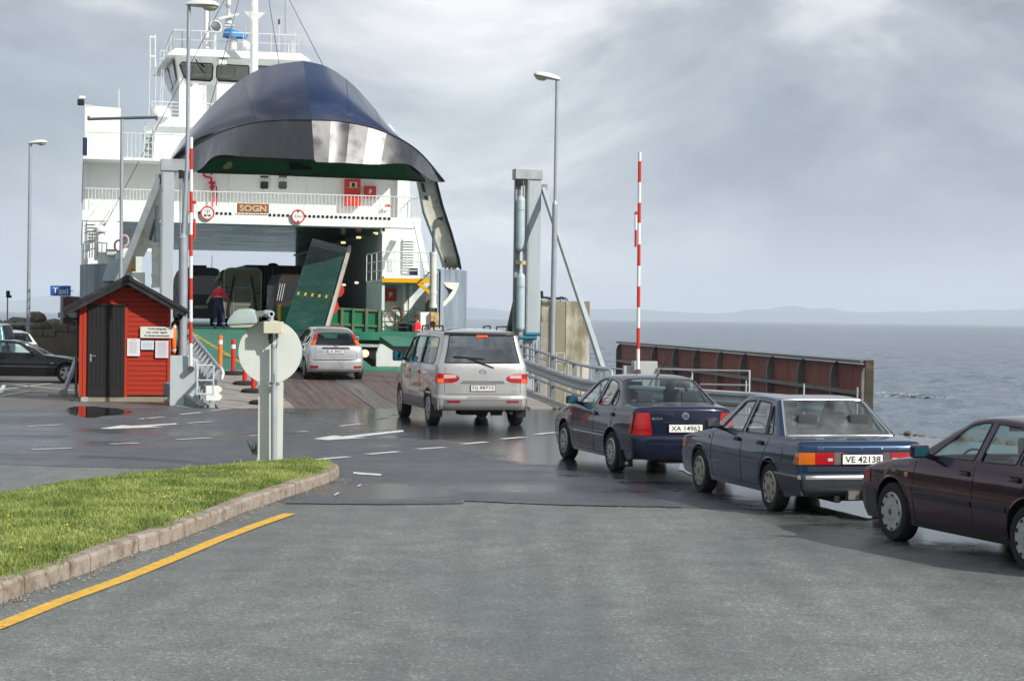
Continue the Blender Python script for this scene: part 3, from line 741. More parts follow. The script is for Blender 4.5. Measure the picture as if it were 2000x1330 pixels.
seat_m = mat('grey_seat_cloth', (.05, .05, .055), .9, 0)
mirror_b = mat('blue_mirror_glass', (.10, .42, .52), .05, .9, var=0, rvar=0)
under_m = mat('underbody_black', (.012, .011, .010), .8, 0)
arch_m = mat('arch_liner', (.012, .012, .012), .9, 0)
def crom(keys, sub):
 out = []; n = len(keys)
 for i in range(n - 1):
  p0, p1, p2, p3 = (np.array(keys[max(i - 1, 0)], float), np.array(keys[i], float), np.array(keys[i + 1], float), np.array(keys[min(i + 2, n - 1)], float))
  for k in range(sub):
   t = k / sub
   out.append(.5 * ((2 * p1) + (p2 - p0) * t + (2 * p0 - 5 * p1 + 4 * p2 - p3) * t * t + (3 * p1 - p0 - 3 * p2 + p3) * t ** 3))
 out.append(np.array(keys[-1], float)); return out
WS = [0, .15, .3, .45, .6, .72, .8, .86, .90, .93, .955, .975, .99, 1.0]
def make_wheel(r, w, style, hub):
 """outer side faces +y"""
 b = MB(); M = Matrix.Rotation(R(-90), 4, 'X')   # lathe z -> +y
 ri = r * .66
 b.lathe([(ri, -w / 2 + .01), (r * .90, -w / 2), (r * .985, -w / 2 + .02), (r, -w / 4), (r, w / 4), (r * .985, w / 2 - .02), (r * .93, w / 2 - .003), (r * .8, w / 2), (ri, w / 2 - .012)], M, 36, closed=True)
 tyre = b.build('wheel', rubber, smooth=True)
 b = MB()
 if style == 'alloy5':
  b.lathe([(ri, w / 2 - .012), (ri * .93, w / 2 - .004), (ri * .90, w / 2 - .02), (ri * .88, 0)], M, 32, closed=True)
  for k in range(5):
   a = k * 2 * math.pi / 5 + .3
   c_, s_ = math.cos(a), math.sin(a); t = Vector((-s_, 0, c_)); o_ = Vector((c_, 0, s_))
   p0, p1 = o_ * ri * .15, o_ * ri * .92
   vs = [p0 - t * .035 + Vector((0, w / 2 - .02, 0)), p0 + t * .035 + Vector((0, w / 2 - .02, 0)), p1 + t * .055 + Vector((0, w / 2 - .01, 0)), p1 - t * .055 + Vector((0, w / 2 - .01, 0))]
   b.add(vs + [v - Vector((0, .03, 0)) for v in vs], [(0, 1, 2, 3), (7, 6, 5, 4), (0, 3, 7, 4), (1, 5, 6, 2)])
  b.lathe([(ri * .25, w / 2 - .03), (ri * .24, w / 2 - .008), (0, w / 2 - .004)], M, 16)
  h = b.build('hubcap', hub, tyre, smooth=True)
  b2 = MB(); b2.lathe([(ri * .9, 0), (0, .005)], M, 20); b2.build('brake_disc', dark, tyre)
 else:
  b.lathe([(ri + .006, w / 2 - .014), (ri * .97, w / 2 + .002), (ri * .90, w / 2 + .004), (ri * .80, w / 2 - .004), (ri * .45, w / 2 + .008), (ri * .25, w / 2 + .010), (0, w / 2 + .010)], M, 40)
  h = b.build('hubcap', hub, tyre, smooth=True)
  b2 = MB(); n, ra, rb, hw = {'fins': (15, .58, .88, .10), 'scallop': (9, .80, .93, .13), 'slots': (8, .66, .86, .14), 'van': (6, .42, .84, .20), 'focus': (7, .40, .86, .19)}[style]
  for k in range(n):
   a = (k + .5) * 2 * math.pi / n
   def pt(rr, da, dy):
    return Vector((math.cos(a + da) * rr * ri, w / 2 + dy, math.sin(a + da) * rr * ri))
   dyi = .0085 if ra < .6 else .005
   vs = [pt(ra, -hw * .55, dyi), pt(ra, hw * .55, dyi), pt((ra + rb) / 2, hw * .9, .0065), pt(rb, hw, .006), pt(rb + .012, 0, .006), pt(rb, -hw, .006), pt((ra + rb) / 2, -hw * .9, .0065)]
   b2.add(vs, [tuple(range(7))])
  b2.build('hubcap_slots', dark, tyre, kind='stuff')
  b3 = MB(); b3.lathe([(ri * .17, w / 2 + .010), (ri * .16, w / 2 + .016), (0, w / 2 + .017)], M, 14); b3.build('wheel_badge', mat('wheel_badge_grey', (.12, .12, .13), .35, .3), tyre)
 # inner side closed
 b4 = MB(); b4.lathe([(ri, -w / 2 + .012), (0, -w / 2 + .03)], M, 18); b4.build('wheel_back', dark, tyre)
 return tyre
def build_car(sp, loc, heading, label, cat='car', name='parked_car', group=None, pitch=0.0):
 root = empty(name, loc, heading, label, cat, group)
 root.rotation_euler = (0, -pitch, heading)
 Wd, L, wb, fo, Hh = sp['W'], sp['L'], sp['wb'], sp['fo'], sp['H']
 x0 = fo + wb / 2; xr = x0 - L; xc = (x0 + xr) / 2
 belt, roofz, tr = sp['belt'], sp['H'], sp['tr']
 vz = np.array([0.1, .22, .35, .55, .75 * (belt / .95), belt - .02, belt + .03, roofz - .05, roofz + .1])
 vv_ = np.array([.90, .945, .975, 1.0, .995, .955, .93, tr, tr - .05])
 if sp.get('van'): vv_ = np.array([.92, .96, .985, 1.0, 1.0, .985, .97, tr, tr - .05])
 tap = sp.get('taper', .075)
 def S(x, z):
  h = 1 - tap * abs((x - xc) / (L / 2)) ** 3.2
  if z > belt:
   h -= sp.get('gtaper', .05) * min(1, (z - belt) / .3) * abs((x - xc) / (L / 2)) ** 2
  return Wd * h * float(np.interp(z, vz, vv_))
 secs = []
 for nm, keys, sub, n in sp['secs']:
  k = crom(keys, sub)
  C = [(x0 - q[0], q[1]) for q in k]; E = [(x0 - q[0] + q[2], q[1] + q[3]) for q in k]
  secs.append((nm, C, E, n))
 def wpt(C, E, n, w, sgn=1, off=0.0):
  k = (1 - abs(w) ** n) ** (1 / n) if abs(w) < 1 else 0
  ye = S(*E)
  return Vector((E[0] + (C[0] - E[0]) * k, w * ye, E[1] + (C[1] - E[1]) * k))
 body = MB(); extra = {}
 wfull = [-w for w in reversed(WS[1:])] + WS
 gws = .90
 for si_, (nm, C, E, n) in enumerate(secs):
  grid = [[wpt(C[i], E[i], n, w) for w in wfull] for i in range(len(C))]
  isg = nm in ('windscreen', 'rear_window')
  key = nm if nm in ('bumper',) else 'body'
  tgt = body if key == 'body' else extra.setdefault((nm, si_), MB())
  nw = len(wfull)
  flat = [p for g in grid for p in g]
  if isg:
   fcb = []; glass_f = []
   gw = sp.get('gw', {}).get(nm, gws)
   for i in range(len(C) - 1):
    for j in range(nw - 1):
     wm = (wfull[j] + wfull[j + 1]) / 2
     (glass_f if abs(wm) < gw else fcb).append((i * nw + j, i * nw + j + 1, (i + 1) * nw + j + 1, (i + 1) * nw + j))
   tgt.add(flat, fcb)
   g = MB(); g.add(flat, glass_f)
   go = g.build(nm, sp.get('glass_' + nm, car_glass), root, smooth=True, weld=True)
   bmg = bmesh.new(); bmg.from_mesh(go.data)
   bmesh.ops.delete(bmg, geom=[v for v in bmg.verts if not v.link_faces], context='VERTS')
   bmg.to_mesh(go.data); bmg.free()
   # gasket round the glass
   jl = [j for j in range(nw) if abs(wfull[j]) <= gw + 1e-6]; m_ = len(C)
   loop = [grid[0][j] for j in jl] + [grid[i][jl[-1]] for i in range(1, m_)] + [grid[m_ - 1][j] for j in reversed(jl[:-1])] + [grid[i][jl[0]] for i in range(m_ - 2, 0, -1)]
   t = MB(); t.tube(loop, sp.get('gask_r', .011), 6, closed=True)
   t.build('window_trim', sp.get('trim', blackp), root, smooth=True)
  else:
   fc = [(i * nw + j, i * nw + j + 1, (i + 1) * nw + j + 1, (i + 1) * nw + j) for i in range(len(C) - 1) for j in range(nw - 1)]
   tgt.add(flat, fc)
 # side panels
 E_all = []
 for nm, C, E, n in secs:
  for p in E:
   if not E_all or (abs(E_all[-1][0] - p[0]) + abs(E_all[-1][1] - p[1])) > 1e-4: E_all.append(p)
 ra = sp['ra']; rz = sp['wr'] + .01; sill = sp['sill']
 xa = [-wb / 2, wb / 2]
 bottom = []; dx_ = math.sqrt(max(0, ra ** 2 - (rz - sill) ** 2))
 bottom.append((xa[0] - dx_ - .12, sill + .0))
 arcs = []
 for ax in xa:
  a0 = math.atan2(sill - rz, -dx_); a1 = math.atan2(sill - rz, dx_)
  arc = [(ax + ra * math.cos(a0 + (a1 - 2 * math.pi - a0 + 0) * t / 18 if a0 > 0 else (a0 + 2 * math.pi) + (a1 - (a0 + 2 * math.pi)) * t / 18),
    rz + ra * sp.get('flat', 1.0) * math.sin((a0 + 2 * math.pi) + (a1 - (a0 + 2 * math.pi)) * t / 18 if a0 <= 0 else a0 + (a1 - 2 * math.pi - a0) * t / 18)) for t in range(19)]
  # keep the ends on the sill line
  arc[0] = (ax - dx_, sill); arc[-1] = (ax + dx_, sill)
  arcs.append(arc); bottom += arc
  bottom.append(((ax + dx_ + .25), sill) if ax < 0 else (ax + dx_ + .10, sill))
 bottom = [p for i, p in enumerate(bottom) if not (i == len(bottom) - 1 and p[0] > E_all[0][0] - .02)]
 if bottom[0][0] < E_all[-1][0] + .02: bottom = bottom[1:]
 outline = E_all + bottom
 holes = sp['windows']
 holes = [[(x0 - d, z) for d, z in h] for h in holes]
 pts = [Vector(p) for p in outline]; edges = [(i, (i + 1) % len(outline)) for i in range(len(outline))]
 def dens(loop, st=.12):
  o_ = []
  for i in range(len(loop)):
   a, c = loop[i], loop[(i + 1) % len(loop)]; k = max(1, int(math.dist(a, c) / st))
   o_ += [(a[0] + (c[0] - a[0]) * t / k, a[1] + (c[1] - a[1]) * t / k) for t in range(k)]
  return o_
 def rnd_loop(loop, r):
  o_ = []; n = len(loop)
  for i in range(n):
   p0, p1, p2 = (np.array(loop[i - 1]), np.array(loop[i]), np.array(loop[(i + 1) % n]))
   a = p1 + (p0 - p1) / np.linalg.norm(p0 - p1) * min(r, np.linalg.norm(p0 - p1) * .4); c = p1 + (p2 - p1) / np.linalg.norm(p2 - p1) * min(r, np.linalg.norm(p2 - p1) * .4)
   for t in (0, .33, .67, 1): o_.append(tuple((1 - t) ** 2 * a + 2 * t * (1 - t) * p1 + t * t * c))
  return o_
 holes = [rnd_loop(h, sp.get('wrad', .045)) for h in holes]
 dh = [dens(h) for h in holes]
 if sp.get('lower'): s0 = len(pts); pts += [Vector((xr - .1, sp['lower'][0])), Vector((x0 + .1, sp['lower'][0]))]; edges.append((s0, s0 + 1))
 for h in dh:
  s0 = len(pts); pts += [Vector(p) for p in h]; edges += [(s0 + i, s0 + (i + 1) % len(h)) for i in range(len(h))]
 # thin window frames may leave the roof outline, so keep interior points only where they help
 for x in np.arange(xr + .06, x0, .085):
  for z in np.arange(sill + .05, Hh, .075):
   if inpoly(x, z, outline) and segd((x, z), outline) > .03 and all((not inpoly(x, z, h)) and segd((x, z), h) > .03 for h in dh): pts.append(Vector((x, z)))
 cd = delaunay_2d_cdt(pts, edges, [], 0, 1e-5)
 tri = []
 for f in cd[2]:
  cx = sum(cd[0][i].x for i in f) / len(f); cz = sum(cd[0][i].y for i in f) / len(f)
  if inpoly(cx, cz, outline) and not any(inpoly(cx, cz, h) for h in dh): tri.append(tuple(f))
 for sg in (1, -1):
  vs = [Vector((v.x, sg * S(v.x, v.y), v.y)) for v in cd[0]]
  low = sp.get('lower')
  t1 = [f for f in tri if not low or sum(cd[0][i].y for i in f) / 3 > low[0]]
  body.add(vs, t1)
  if low: extra.setdefault(('lower_cladding', sg), MB()).add(vs, [f for f in tri if f not in set(t1)])
 bo = body.build('body', sp['paint'], root, smooth=True, weld=True, autos=42)
 bmg = bmesh.new(); bmg.from_mesh(bo.data); bmesh.ops.delete(bmg, geom=[v for v in bmg.verts if not v.link_faces], context='VERTS'); bmg.to_mesh(bo.data); bmg.free()
 for (nm, _k), q in extra.items():
  m_ = sp.get('bumper_mat', sp['paint']) if nm == 'bumper' else low[1]
  q.build(nm, m_, root, smooth=True, weld=True, autos=42)
 # glazing and seals
 for h, hd in zip(holes, dh):
  for sg in (1, -1):
   # glass pane, a little inside
   cdw = delaunay_2d_cdt([Vector(p) for p in hd], [(i, (i + 1) % len(hd)) for i in range(len(hd))], [], 1, 1e-5)
   g = MB(); g.add([Vector((v.x, sg * (S(v.x, v.y) - .012), v.y)) for v in cdw[0]], [tuple(f) for f in cdw[2]])
   g.build('side_window', car_glass, root)
   t = MB(); t.tube([Vector((p[0], sg * (S(*p) - .001), p[1])) for p in hd], .009, 5, closed=True)
   t.build('window_trim', sp.get('strim', blackp), root, smooth=True)
 # arch lips and liners
 for arc in arcs:
  for sg in (1, -1):
   t = MB(); t.tube([Vector((p[0], sg * (S(*p) - .004), p[1])) for p in arc], .014 if not low else .022, 6)
   t.build('wheel_arch', low[1] if low else sp['paint'], root, smooth=True)
   t = MB(); n = len(arc)
   vs = [Vector((p[0], sg * (S(*p) - .012), p[1])) for p in arc] + [Vector((p[0], sg * .42, p[1])) for p in arc]
   t.add(vs, [(i, i + 1, n + i + 1, n + i) for i in range(n - 1)] + [tuple(n + i for i in range(n))])
   t.build('arch_liner', arch_m, root)
 # underbody: floor, sill inners, front and rear closing pieces
 u = MB()
 u.bb((xa[0] + ra + .02, -Wd + .14, sill - .0), (xa[1] - ra - .02, Wd - .14, sill + .12))
 u.bb((xr + .30, -Wd * .62, sill + .02), (x0 - .22, Wd * .62, sill + .14))
 u.bb((xr + .14, -Wd * .45, sill - .02), (xr + .55, Wd * .45, sill + .06))
 u.tube([(xa[0], -Wd + .2, sp['wr']), (xa[0], Wd - .2, sp['wr'])], .04, 8)
 u.tube([(xa[1], -Wd + .2, sp['wr']), (xa[1], Wd - .2, sp['wr'])], .03, 8)
 u.build('underbody', under_m, root)
 # wheels
 w0 = make_wheel(sp['wr'], sp['ww'], sp['wstyle'], sp.get('hub', silver)); first = True
 for ax in xa:
  for sg in (1, -1):
   w = w0 if first else copy_tree(w0)
   first = False
   w.parent = root; w.location = (ax, sg * (Wd - sp['ww'] / 2 - .012), sp['wr'] - .004)
   steer = sp.get('steer', 0) if ax > 0 else 0
   w.rotation_euler = (0, 0, (0 if sg > 0 else math.pi) + steer)
 # interior
 fl = .28 if not sp.get('van') else .45
 dl = sp['dash'];
 it = MB(); it.bb((x0 - dl - .22, -Wd + .16, .5), (x0 - dl + .12, Wd - .16, belt - .05))
 it.bb((xr + .45, -Wd + .22, fl + .05), (x0 - dl, Wd - .22, fl + .12))
 if not sp.get('van'): it.bb((sp['shelf'][1] and x0 - sp['shelf'][1], -Wd + .2, belt - .12), (x0 - sp['shelf'][0], Wd - .2, belt - .08))
 it.build('dashboard', dark, root)
 sh = belt + (.10 if not sp.get('van') else .12)
 for (d, ys) in sp['seats']:
  for y in ys:
   s = MB(); X = x0 - d
   s.box((X + .22, y, belt - .40), (.48, .48, .16)); s.bar((X, y, belt - .42), (X - .12, y, sh), .46, .12, up=(1, 0, 0))
   if sp.get('rests', True): s.box((X - .12, y, sh + .10), (.10, .26, .17))
   s.build('seat', seat_m, root, bevel=.035, smooth=True)
 if sp.get('driver', False):
  yd = .36; X = x0 - sp['seats'][0][0] + .06
 t = MB(); cxs = x0 - sp['dash'] - .38
 t.tube([Vector((cxs + math.sin(a) * .07, .36 + math.cos(a) * .18, belt - .06 + math.sin(a) * .165)) for a in [i * math.pi / 9 for i in range(18)]], .013, 6, closed=True)
 t.tube([(cxs, .36, belt - .06), (x0 - dl - .15, .36, belt - .14)], .025, 6); t.bar((cxs, .20, belt - .06), (cxs, .52, belt - .06), .03, .04)
 t.build('steering_wheel', blackp, root, smooth=True)
 t = MB(); t.box((x0 - sp['rvm'][0], 0, sp['rvm'][1]), (.03, .24, .065)); t.build('rear_view_mirror', blackp, root, bevel=.01)
 # ---- surface finders
 rs_sec = [(C, E, n) for nm, C, E, n in secs if nm in ('rear', 'bumper') and C[0][0] < 0]
 zz = []; xC = []; xE = []; nn_ = rs_sec[0][2]
 for C, E, n in rs_sec:
  for c_, e_ in zip(C, E): zz.append((c_[1], c_[0], e_[0], e_[1]))
 zz.sort()
 Z_ = [q[0] for q in zz]; XC = [q[1] for q in zz]; XE = [q[2] for q in zz]
 def rx(y, z):
  xe = float(np.interp(z, Z_, XE)); xc_ = float(np.interp(z, Z_, XC)); w = min(.9999, abs(y) / S(xe, z))
  return xe + (xc_ - xe) * (1 - w ** nn_) ** (1 / nn_)
 def rear_patch(nm, quad_, off, m, k=6, th=.02, label_=None, both=False, rnd=0):
  """quad_: four (y, z) corners going round"""
  res = []
  for sg in ((1, -1) if both else (1,)):
   b = MB(); a, c, d, e_ = [np.array(q, float) for q in quad_]; rows = []
   for i in range(k + 1):
    for j in range(k + 1):
     u_, v_ = i / k, j / k
     if rnd and u_ > 1 - rnd: v_ = .5 + (v_ - .5) * max(.25, math.sqrt(max(0, 1 - ((u_ - 1 + rnd) / rnd) ** 2)))
     q = a * (1 - u_) * (1 - v_) + c * u_ * (1 - v_) + d * u_ * v_ + e_ * (1 - u_) * v_
     rows.append(Vector((rx(q[0], q[1]) - off, sg * q[0], q[1])))
   n = (k + 1) ** 2; idx = lambda i, j: i * (k + 1) + j
   fc = [(idx(i, j), idx(i + 1, j), idx(i + 1, j + 1), idx(i, j + 1)) for i in range(k) for j in range(k)]
   rim = [idx(i, 0) for i in range(k)] + [idx(k, j) for j in range(k)] + [idx(i, k) for i in range(k, 0, -1)] + [idx(0, j) for j in range(k, 0, -1)]
   vs = rows + [rows[i] + Vector((th + off, 0, 0)) for i in rim]
   fc += [(rim[i], rim[(i + 1) % len(rim)], n + (i + 1) % len(rim), n + i) for i in range(len(rim))]
   b.add(vs, fc); res.append(b.build(nm, m, root, smooth=True, label=label_))
  return res
 def side_patch(nm, quad_, off, m, k=4, sides=(1, -1), th=.015):
  for sg in sides:
   b = MB(); a, c, d, e_ = [np.array((x0 - q[0], q[1]), float) for q in quad_]; rows = []
   for i in range(k + 1):
    for j in range(k + 1):
     u_, v_ = i / k, j / k
     q = a * (1 - u_) * (1 - v_) + c * u_ * (1 - v_) + d * u_ * v_ + e_ * (1 - u_) * v_
     rows.append(Vector((q[0], sg * (S(q[0], q[1]) + off), q[1])))
   n = (k + 1) ** 2; idx = lambda i, j: i * (k + 1) + j
   fc = [(idx(i, j), idx(i + 1, j), idx(i + 1, j + 1), idx(i, j + 1)) for i in range(k) for j in range(k)]
   rim = [idx(i, 0) for i in range(k)] + [idx(k, j) for j in range(k)] + [idx(i, k) for i in range(k, 0, -1)] + [idx(0, j) for j in range(k, 0, -1)]
   vs = rows + [rows[i] - Vector((0, sg * (th + off), 0)) for i in rim]
   fc += [(rim[i], rim[(i + 1) % len(rim)], n + (i + 1) % len(rim), n + i) for i in range(len(rim))]
   b.add(vs, fc); b.build(nm, m, root, smooth=True)
 def side_line(pl, r=.0035, m=None, nm='door_gap', off=.0005):
  for sg in (1, -1):
   t = MB(); q = []
   for i in range(len(pl) - 1):
    for k in range(6):
     d = pl[i][0] + (pl[i + 1][0] - pl[i][0]) * k / 6; z = pl[i][1] + (pl[i + 1][1] - pl[i][1]) * k / 6; q.append((x0 - d, z))
   q.append((x0 - pl[-1][0], pl[-1][1]))
   t.tube([Vector((a, sg * (S(a, z) + off), z)) for a, z in q], r, 5); t.build(nm, m or dark, root)
 def rear_line(pl, r=.0035, m=None, nm='boot_gap', off=0.0):
  t = MB(); q = []
  for i in range(len(pl) - 1):
   for k in range(8):
    y = pl[i][0] + (pl[i + 1][0] - pl[i][0]) * k / 8; z = pl[i][1] + (pl[i + 1][1] - pl[i][1]) * k / 8; q.append((y, z))
  q.append(pl[-1]); t.tube([Vector((rx(abs(y), z) - off, y, z)) for y, z in q], r, 5); t.build(nm, m or dark, root)
 for l in sp.get('gaps', []): side_line(l)
 # mirrors
 if sp.get('mirror'):
  d, z, sz = sp['mirror']; X = x0 - d
  for sg in (1, -1):
   ym = S(X, belt) + .01; b = MB()
   b.box((X + .01, sg * (ym + .115), z + .01), (sz * .75, .19, sz));
   mo = b.build('door_mirror', sp.get('mirror_mat', blackp), root, bevel=.03, smooth=True)
   b = MB(); b.bar((X + .02, sg * (ym - .03), z - .05), (X + .02, sg * (ym + .05), z - .03), .08, .05); b.build('mirror_arm', blackp, mo)
   b = MB(); b.box((X + .01 - sz * .375 - .003, sg * (ym + .115), z + .01), (.006, .16, sz - .035)); b.build('mirror_glass', sp.get('mglass', mirror_b), mo, bevel=.002)
 for (d, z) in sp.get('handles', []):
  for sg in (1, -1):
   X = x0 - d; y = sg * (S(X, z) + .012); b = MB(); b.box((X, y, z), (.16, .035, .035)); b.build('door_handle', sp.get('hmat', blackp), root, bevel=.01, smooth=True)
   b = MB(); b.box((X, sg * (S(X, z) + .001), z), (.18, .006, .06)); b.build('handle_recess', dark, root)
 sp['_f'] = (root, S, rx, rear_patch, side_patch, side_line, rear_line, x0)
 return root
def plate(car, f, z, txt, w=.52, h=.11, y=0.0, off=.02, m=None, tilt=0.0, th=.075, gap=None):
 root, S, rx, *_ = f
 X = rx(abs(y), z) - off
 b = MB(); b.box((X, y, z), (.008, w, h)); po = b.build('number_plate', m or plate_w, root, bevel=.002)
 b = MB(); b.box((X + .003, y, z), (.008, w + .018, h + .018)); b.build('plate_frame', blackp, po)
 M = face_M((X - .0042, y, z), (0, -1, 0), (0, 0, 1))
 text(txt, th, ink, po, M, .0015, width=w * .88, bold=.012)
 return po
# ---------- the five kinds of car
def K(*a): return a
bora_paint = paint('midnight_blue_car_paint', (.011, .015, .036), .2, .22)
cari_paint = paint('mid_blue_car_paint', (.012, .032, .072), .25, .22)
audi_paint = paint('dark_maroon_car_paint', (.032, .004, .020), .25, .2)
van_paint = paint('silver_beige_van_paint', (.47, .465, .455), .55, .30)
focus_paint = paint('silver_car_paint', (.50, .51, .53), .55, .30)
black_paint = paint('black_car_paint', (.010, .010, .013), .2, .2)
van_clad = mat('grey_cladding_plastic', (.17, .17, .17), .5, .1, var=.08)
bora = dict(W=.8675, L=4.376, wb=2.513, fo=.86, H=1.446, belt=.93, tr=.66, sill=.20, wr=.305, ww=.195, ra=.365, wstyle='fins', paint=bora_paint, taper=.09, gtaper=.06,
 secs=[('bumper', [K(.16, .20, -.10, 0), K(.03, .32, -.22, .0), K(0, .48, -.24, 0), K(.06, .60, -.22, 0)], 3, 2.8),
   ('front', [K(.06, .60, -.22, 0), K(.10, .68, -.22, 0), K(.20, .745, -.20, -.02)], 2, 2.8),
   ('hood', [K(.20, .745, -.20, -.02), K(.5, .84, -.10, -.05), K(.85, .91, -.02, -.06), K(1.22, .965, 0, -.06)], 4, 3.2),
   ('windscreen', [K(1.22, .965, 0, -.06), K(1.5, 1.14, -.10, -.05), K(1.8, 1.31, -.10, -.045), K(2.02, 1.395, -.08, -.05)], 3, 2.6),
   ('roof', [K(2.02, 1.395, -.08, -.05), K(2.3, 1.438, -.02, -.06), K(2.65, 1.446, 0, -.065), K(2.95, 1.425, .02, -.06), K(3.12, 1.395, .03, -.05)], 3, 3.0),
   ('rear_window', [K(3.12, 1.395, .03, -.05), K(3.35, 1.30, .10, -.04), K(3.6, 1.16, .13, -.035), K(3.78, 1.05, .10, -.035)], 3, 2.4),
   ('trunk', [K(3.78, 1.05, .10, -.035), K(3.95, 1.035, .05, -.045), K(4.15, 1.03, .10, -.06), K(4.25, 1.02, .16, -.06)], 3, 3.0),
   ('rear', [K(4.25, 1.02, .16, -.06), K(4.30, .98, .17, -.04), K(4.31, .85, .18, 0), K(4.31, .70, .18, 0), K(4.31, .60, .18, 0)], 3, 3.2),
   ('bumper', [K(4.31, .60, .18, 0), K(4.37, .575, .20, 0), K(4.376, .45, .20, 0), K(4.36, .34, .20, 0), K(4.30, .24, .18, .0)], 3, 3.2)],
 windows=[[(1.62, .965), (2.02, 1.29), (2.24, 1.355), (2.44, 1.365), (2.44, .975)], [(2.54, .975), (2.54, 1.365), (2.86, 1.345), (3.08, 1.27), (3.08, .98)], [(3.13, .99), (3.13, 1.25), (3.30, 1.13), (3.36, .99)]],
 dash=1.35, shelf=(3.2, 3.7), seats=[(2.55, (.36, -.36)), (3.35, (.36, -.36))], rvm=(1.95, 1.28), mirror=(1.62, 1.0, .13), mirror_mat=bora_paint,
 handles=[(2.55, .84), (3.35, .86)], hmat=bora_paint, glass_rear_window=car_glass,
 gaps=[[(1.38, .90), (1.36, .6), (1.42, .26)], [(2.50, .95), (2.50, .5), (2.48, .26)], [(3.40, .96), (3.36, .72), (3.12, .52), (3.05, .30)], [(1.38, .26), (3.05, .26)]])
cari = dict(W=.835, L=4.33, wb=2.515, fo=.87, H=1.37, belt=.885, tr=.70, sill=.21, wr=.295, ww=.18, ra=.345, wstyle='slots', paint=cari_paint, hub=mat('tan_wheel_disc', (.33, .31, .26), .4, .4, var=.1), taper=.05, gtaper=.04, wrad=.02, trim=chrome, strim=blackp, gask_r=.013,
 bumper_mat=mat('dark_rubber_bumper', (.030, .033, .040), .4, 0),
 secs=[('bumper', [K(.08, .24, -.05, 0), K(0, .34, -.10, 0), K(0, .50, -.10, 0), K(.06, .53, -.07, 0)], 3, 4.5),
   ('front', [K(.06, .53, -.07, 0), K(.07, .62, -.07, 0), K(.12, .72, -.07, -.01)], 2, 4.5),
   ('hood', [K(.12, .72, -.07, -.02), K(.5, .79, -.03, -.025), K(.9, .84, 0, -.03), K(1.25, .885, 0, -.03)], 3, 5),
   ('windscreen', [K(1.25, .885, 0, -.03), K(1.55, 1.09, -.05, -.03), K(1.96, 1.325, -.05, -.03)], 3, 3.5),
   ('roof', [K(1.96, 1.325, -.05, -.03), K(2.2, 1.362, 0, -.035), K(2.55, 1.37, 0, -.035), K(2.9, 1.355, 0, -.035), K(3.05, 1.335, .03, -.03)], 3, 4),
   ('rear_window', [K(3.05, 1.335, .03, -.03), K(3.3, 1.15, .06, -.025), K(3.60, .925, .05, -.02)], 3, 3.5),
   ('trunk', [K(3.60, .925, .05, -.02), K(3.9, .915, .02, -.025), K(4.15, .90, .05, -.03), K(4.20, .885, .06, -.03)], 3, 5),
   ('rear', [K(4.20, .885, .06, -.03), K(4.235, .84, .07, 0), K(4.25, .76, .07, 0), K(4.255, .52, .07, 0)], 3, 5),
   ('bumper', [K(4.255, .52, .07, 0), K(4.32, .50, .09, 0), K(4.33, .42, .09, 0), K(4.32, .32, .09, 0), K(4.24, .25, .09, 0)], 3, 5)],
 windows=[[(1.60, .905), (2.04, 1.27), (2.36, 1.30), (2.36, .905)], [(2.46, .905), (2.46, 1.30), (2.88, 1.285), (3.12, .915)], [(3.17, .915), (2.96, 1.25), (3.02, 1.25), (3.34, .93)]],
 dash=1.4, shelf=(3.15, 3.6), seats=[(2.5, (.36, -.36)), (3.25, (.34, -.34))], rvm=(1.95, 1.22), mirror=(1.62, .955, .12), mglass=mat('dark_mirror_glass', (.35, .38, .40), .05, .9, var=0, rvar=0),
 handles=[(2.26, .80), (3.05, .80)], glass_rear_window=car_glass_f,
 gaps=[[(1.36, .86), (1.32, .5), (1.36, .28)], [(2.41, .90), (2.41, .28)], [(3.30, .88), (3.14, .62), (3.02, .48), (2.98, .28)], [(1.36, .28), (2.98, .28)]])
